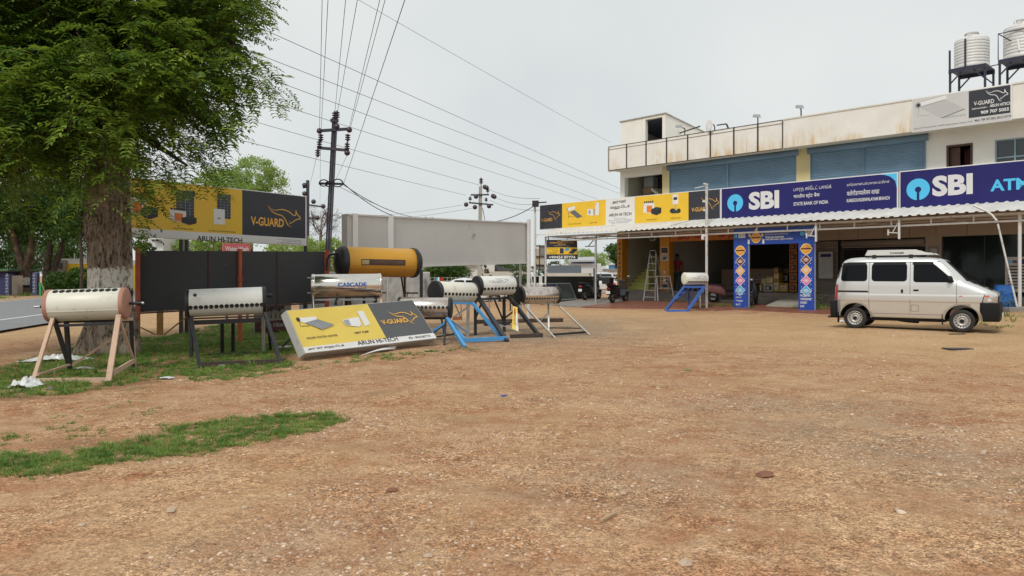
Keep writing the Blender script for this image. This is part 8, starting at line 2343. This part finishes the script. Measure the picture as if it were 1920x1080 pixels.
# ------------------------------------------------------------------ buildings and walls beyond
m_bw = mat('far white plaster', (.62, .62, .60), .85, 0, .06, .5, dirt=((.4, .38, .34), .2, .8))
m_bgrey = mat('far blue grey sheet', (.115, .145, .175), .7, 0, .08, .6, streak=((.08, .1, .13), .3, 1.5))
m_bcomp = mat('far compound wall', (.50, .48, .43), .9, 0, .1, .6, dirt=((.3, .28, .24), .3, .7))
m_bblue = mat('far blue paint', (.06, .30, .60), .7, 0, .08, 1)
m_broof = mat('far grey roof sheet', (.42, .43, .44), .7, 0, .06, .8)
m_win = mat('far dark window', (.04, .045, .05), .4, 0, .1, 2)
def block(parent, name, x0, y0, x1, y1, Z, dep, m, z0=None, bev=0):
    a, b = P(x0, y0, Z), P(x1, y1, Z)
    mb = MB(); mb.box(a.x, Z, b.z if z0 is None else z0, b.x, Z + dep, a.z)
    return mb.build(name, m, parent, bev)
def bthing(name, label, cat, x, Z, group=None): p = P(x, 540, Z); return thing(name, label, cat, (p.x, Z, 0), 0, group)
t = bthing('white_house', 'low white house with bright blue upper openings seen under the awning', 'house', 1100, 80)
block(t, 'wall', 1063, 494, 1127, 540, 80, 8, m_bw, 0)
w2 = block(t, 'wall', 1071, 486.8, 1116.5, 494, 81, 6, m_broof, 2.2)
for a, b in ((1075.5, 1089), (1094, 1106.5), (1109, 1115)): block(w2, 'window', a, 487.6, b, 493.2, 80.93, .1, m_bblue)
mb = MB(); p0, p1, p2, p3 = P(1064, 488, 79.5), P(1117, 487, 79.5), P(1110, 474, 90), P(1088, 476, 90); mb.hexa([p0 - V((0, 0, .2)), p1 - V((0, 0, .2)), p2 - V((0, 0, .2)), p3 - V((0, 0, .2)), p0, p1, p2, p3]); mb.build('roof', m_broof, t)
block(t, 'annex', 1127, 501, 1137, 540, 82, 5, m_bw, 0)
t = bthing('boundary_wall', 'blue grey sheet wall on a pale base behind the dark panels', 'wall', 1058, 72)
block(t, 'sheet', 1026, 497.5, 1090, 512, 72, .2, m_bgrey); block(t, 'base', 1020, 512, 1140, 545, 71.9, .4, m_bcomp, 0)
t = bthing('gate_block', 'small grey topped white kiosk with a black script board by the orange pillar', 'kiosk', 1150, 60)
block(t, 'wall', 1139.5, 508, 1162, 550, 60, 3, m_bw, 0); block(t, 'parapet', 1139, 504, 1162.5, 508, 59.9, 3.2, m_conc)
sg_ = block(t, 'board', 1141.5, 515, 1158, 523.5, 59.9, .08, m_ink)
fr = Fr(P(1141.5, 523.5, 59.88), V((1, 0, 0)), V((0, 0, 1))); mb = MB(); mb.text(fr, 'dharani', .12, .1, .60, .28, m_white, .03, .004, .2); mb.build('lettering', m_white, sg_)
t = bthing('blue_shed', 'bright blue shed corner left of the orange pillar', 'shed', 1156, 75); block(t, 'wall', 1151, 497, 1164, 540, 75, 4, m_bblue, 0); block(t, 'roof', 1150, 495.5, 1165, 497, 74.8, 4.5, m_broof)
t = bthing('framed_notice', 'tall dark framed notice panel left of the phone board', 'notice', 1013, 46)
for (x0, y0, x1, y1, m) in ((1005, 461, 1011, 480, m_bcomp), (1012, 461, 1021, 480, m_conc), (1005, 481, 1011, 496, mat('faded cream poster', (.45, .40, .26), .8)), (1012, 481, 1021, 496, m_bcomp), (1005, 497, 1021, 505, m_conc)): block(t, 'panel', x0, y0, x1, y1, 46, .06, m)
for x in (1003.8, 1011.5, 1021.5): block(t, 'upright', x - .6, 459, x + .6, 545, 45.95, .1, m_black, 0)
for y in (460, 480.5, 496.5, 505.5): block(t, 'rail', 1003.2, y - .5, 1022, y + .5, 45.9, .08, m_black)
# under the blank billboard
t = bthing('white_shed', 'long white shed with a pale roof under the blank billboard', 'shed', 800, 75)
block(t, 'wall', 740, 497, 815, 545, 75, 10, m_bw, 0); block(t, 'roof', 736, 492, 818, 497.2, 74.6, 11, m_broof); block(t, 'door', 815.2, 499, 831, 545, 75.5, 8, m_win, 0)
t = bthing('white_shed', 'white shed with a grey strip window beyond the round topped tree', 'shed', 880, 78)
block(t, 'wall', 862, 496, 895, 545, 78, 8, m_bw, 0); block(t, 'roof', 858, 492, 898, 496.2, 77.6, 9, m_bw); block(t, 'window', 871, 503, 889, 508, 77.9, .2, m_broof)
t = bthing('white_shed', 'small white shed with a brown opening beside the concrete pole', 'shed', 915, 82)
block(t, 'wall', 904, 494, 927, 545, 82, 8, m_bw, 0); block(t, 'window', 908, 504, 916, 508.5, 81.9, .2, mat('far brown shutter', (.13, .07, .05), .8))
t = bthing('open_shed', 'dark open shed with a sloping grey roof right of the concrete pole', 'shed', 945, 84)
mb = MB(); a, b = P(927, 497, 84), P(964, 505, 84); mb.prism(Fr(P(927, 508, 84), V((1, 0, 0)), V((0, 0, 1))), [(0, 0), (2.2, 0), (2.2, .15), (0, .66)], 6); mb.build('roof', mat('far dark roof', (.07, .08, .085), .8), t); block(t, 'wall', 928, 507, 960, 545, 85, 5, mat('far ochre wall', (.30, .22, .13), .9), 0)
t = bthing('boundary_wall', 'cream compound wall with flaking paint behind the white heaters', 'wall', 945, 62)
block(t, 'wall', 902, 509, 990, 548, 62, .25, m_bcomp, 0)
t = bthing('wire_fence', 'grey wire fence beyond the plain white heater', 'fence', 845, 52)
for k in range(12): block(t, 'picket', 806 + k * 8, 519.5, 807 + k * 8, 550, 52, .08, m_galv, 0)
for y in (520.5, 526, 532): block(t, 'rail', 805, y, 895, y + .7, 51.95, .05, m_galv)
for x0, m, lab in ((816.5, m_bblue, 'blue cloth banner on the wire fence'), (820.5, m_white, 'white cloth banner on the wire fence'), (825.5, m_red, 'red cloth banner on the wire fence')):
    t = bthing('fence_banner', lab, 'banner', x0 + 2, 51.5); block(t, 'cloth', x0, 520, x0 + (5.5 if m is m_red else 3.4), 528, 51.6, .03, m)
t = bthing('white_building', 'pale plastered building glimpsed between the tamarind trunk and the hoarding', 'building', 285, 46)
block(t, 'wall', 256, 446, 306, 545, 46, 8, m_bw, 0)
for x in (284, 292): block(t, 'window', x, 449, x + 5, 452, 45.95, .1, m_win)
block(t, 'sun_shade', 282, 447.5, 299, 448.6, 45.6, .4, m_bw)
# across the road at the far left
t = bthing('yellow_building', 'bright yellow wall with a white top across the road beside the trunk', 'building', 140, 64)
block(t, 'wall', 117, 494.5, 172, 516, 64, 8, mat('far yellow paint', (.72, .47, .02), .7, 0, .08, .6), 0); block(t, 'parapet', 112, 485, 172, 494.5, 64.1, 8, m_bw)
for x in (139, 161): block(t, 'mast', x - .4, 475, x + .4, 486, 64.5, .1, m_ogrey)
t = bthing('grey_block', 'small grey block left of the yellow wall across the road', 'building', 113, 63.5); block(t, 'wall', 107, 487, 118.5, 545, 63.5, 3, m_conc, 0); block(t, 'window', 109, 493, 116, 503, 63.4, .2, m_win)
t = bthing('blue_stall', 'dark blue stall with a green roof edge at the left border', 'stall', 4, 54)
block(t, 'wall', -30, 509, 11, 550, 54, 3, mat('stall navy', (.025, .03, .10), .7, 0, .1, 1), 0); block(t, 'roof', -34, 504, 15, 508, 53.6, 4, mat('stall green', (.05, .16, .07), .7)); block(t, 'eave', -34, 508, 14, 510, 53.7, 3.5, mat('stall red', (.12, .03, .03), .7))
for i, (x0, x1, y0) in enumerate(((9.5, 17, 514), (60.5, 69.5, 511))):
    t = bthing('banner_post', ('square navy post with white patterned print at the left border', 'square navy post with white patterned print right of the whitewashed forked trunk')[i], 'post', (x0 + x1) / 2, 52.6)
    block(t, 'post', x0, y0, x1, 552, 52.6, .3, mat('post navy', (.05, .06, .14), .6), 0)
    mb = MB(); fr = Fr(P(x0, 551, 52.58), V((1, 0, 0)), V((0, 0, 1)))
    for k in range(6): mb.rect(fr, .03, .12 + k * .23, .22, .17 + k * .23, m_ogrey); mb.rect(fr, .10 + .03 * (k % 2), .2 + k * .23, .14 + .03 * (k % 2), .3 + k * .23, m_ogrey)
    mb.build('print', m_ogrey, t)
t = bthing('slat_fence', 'pale wooden slat fence across the road at the far left', 'fence', 30, 53.5)
m_slat = mat('weathered slats', (.28, .24, .20), .9, 0, .2, 2)
for k in range(13): block(t, 'slat', 18 + k * 1.9, 516 + (k % 3) * .7, 19.1 + k * 1.9, 551, 53.5, .04, m_slat, 0)
for y in (521, 540): block(t, 'rail', 17, y, 43, y + 1, 53.56, .05, m_slat)
t = bthing('green_post', 'bright green post with a slanting stay across the road', 'post', 74, 50.5)
block(t, 'post', 73, 530, 77, 556, 50.5, .14, mat('bright green paint', (.03, .28, .06), .6), 0); mb = MB(); mb.bar(P(78, 531, 50.4), P(86, 553, 50.4), .05); mb.build('stay', m_slat, t)

# ------------------------------------------------------------------ litter on the ground
m_bag = mat('white plastic bag', (.66, .67, .67), .35, 0, .05, 6)
def bag(label, x, y, w, d, h, seed, rot=0.0):
    c = GT(x, y); t = thing('plastic_sheet', label, 'plastic sheet', c)
    mb = MB()
    def f(a, b):
        X, Y = (a - .5) * 2, (b - .5) * 2
        n1 = noise.noise(V((X * 2 + seed, Y * 2, 0))); n2 = abs(noise.noise(V((X * 4.5, Y * 4.5 + seed, 3)))); n3 = noise.noise(V((X * 9, Y * 9 + seed, 7)))
        px, py = X * w * (1 + .3 * n1), Y * d * (1 + .35 * n2)
        return c + V((px * math.cos(rot) - py * math.sin(rot), px * math.sin(rot) + py * math.cos(rot), .015 + h * max(0, 1 - X * X * .9 - Y * Y * .6) * (.45 + .9 * n2) + .025 * abs(n3)))
    mb.grid(f, 40, 24); mb.build('sheet', m_bag, t)
bag('long crumpled white plastic sheet on the soil behind the tan stand', 108, 676, .48, .20, .10, 1.3, .25)
bag('crumpled white plastic bag in the grass by the tan stand foot', 50, 726, .17, .15, .14, 5.1)
bag('small scrap of white plastic in the grass under the tan stand', 158, 693, .16, .06, .03, 8.4)
bag('white crumpled scrap on the dirt behind the van wheel', 1578, 604, .09, .07, .06, 2.2)
bag('scrap of pale plastic in the grass right of the tan stand', 313, 711, .09, .05, .02, 3.3)
def stone(label, x, y, r, hgt=.6, col=None, rot=.3, seed=0):
    c = GT(x, y); t = thing('stone', label, 'stone', c)
    rr = random.Random(seed + int(x)); mb = MB(); vs = []
    for q in ICO_V:
        k = 1 + rr.gauss(0, .2); X, Y, Z = q[0] * r * k * 1.25, q[1] * r * k * .9, q[2] * r * k * hgt
        vs.append(c + V((X * math.cos(rot) - Y * math.sin(rot), X * math.sin(rot) + Y * math.cos(rot), Z + r * hgt * .35)))
    mb.add(vs, [tuple(f) for f in ICO_F], None, False); mb.build('stone', col or m_pale, t)
m_pale = mat('pale stone', (.47, .365, .265), .9, 0, .15, 12, .3, 40)
m_rst = mat('red laterite', (.22, .10, .062), .95, 0, .2, 10, .4, 40)
m_chip = mat('split wood', (.42, .29, .17), .8, 0, .15, 8)
m_gst = mat('grey granite', (.20, .19, .18), .9, 0, .2, 20, .3, 50)
for a in (('palest stone at the bottom border right of centre', 1284, 1060, .034, .65), ('rounded white stone below the grass patch', 320, 961, .026, 1.0), ('flat white stone above the right part of the lot edge of the grass patch', 716, 800, .03, .6), ('flat buff stone lowest of the left half', 803, 1044, .024, .6), ('buff stone in the middle of the left foreground', 460, 953, .02, .7), ('white stone left of the red stone cluster', 808, 952, .018, .7), ('pale stone before the far right dark patch', 1845, 850, .026, .7), ('pale stone chip at the bottom left border', 152, 985, .02, .6)):
    stone(*a)
for a in (('red laterite lump in the centre right of the lot', 1435, 893, .055, .6), ('dark red clod below the middle of the lot', 733, 920, .04, .45)):
    stone(a[0], a[1], a[2], a[3], a[4], m_rst)
stone('grey stone in front of the black framed heater', 415, 688, .055, .8, m_gst); stone('grey stone on the grass by the tan stand', 92, 731, .05, .8, m_gst)
def chip(name, label, cat, x, y, L, w, h, rot, m):
    c = GT(x, y); t = thing(name, label, cat, c); d = V((math.cos(rot), math.sin(rot), 0))
    mb = MB(); mb.hexa([c + d * (L * a) + V((-d.y, d.x, 0)) * (w * b * (1 - .3 * (a > 0))) + V((0, 0, z)) for z in (.004, h) for a, b in ((-.5, -.5), (.5, -.5), (.5, .5), (-.5, .5))]); mb.build('piece', m, t)
chip('wood_chip', 'pale split wood chip standing out at lower right of centre', 'wood', 1141, 973, .17, .022, .02, .9, m_chip)
chip('wood_board', 'flat pale board scrap on the dirt in front of the parked row', 'wood', 1202, 651, .42, .14, .03, .1, m_chip)
chip('rubber_mat', 'flat black rubber piece on the dirt before the van nose', 'mat', 1797, 655, .48, .30, .02, .1, m_plastic)
chip('rubber_mat', 'narrow black strip under the van front wheel', 'mat', 1795, 627, .40, .06, .02, .15, m_plastic)
chip('green_wrapper', 'tiny bright green wrapper on the dirt', 'litter', 1290, 694, .09, .05, .01, .3, mat('wrapper green', (.02, .35, .12), .4))
chip('blue_wrapper', 'tiny blue wrapper on the dirt left of centre', 'litter', 945, 743, .07, .04, .015, .7, mat('wrapper blue', (.03, .08, .4), .4))
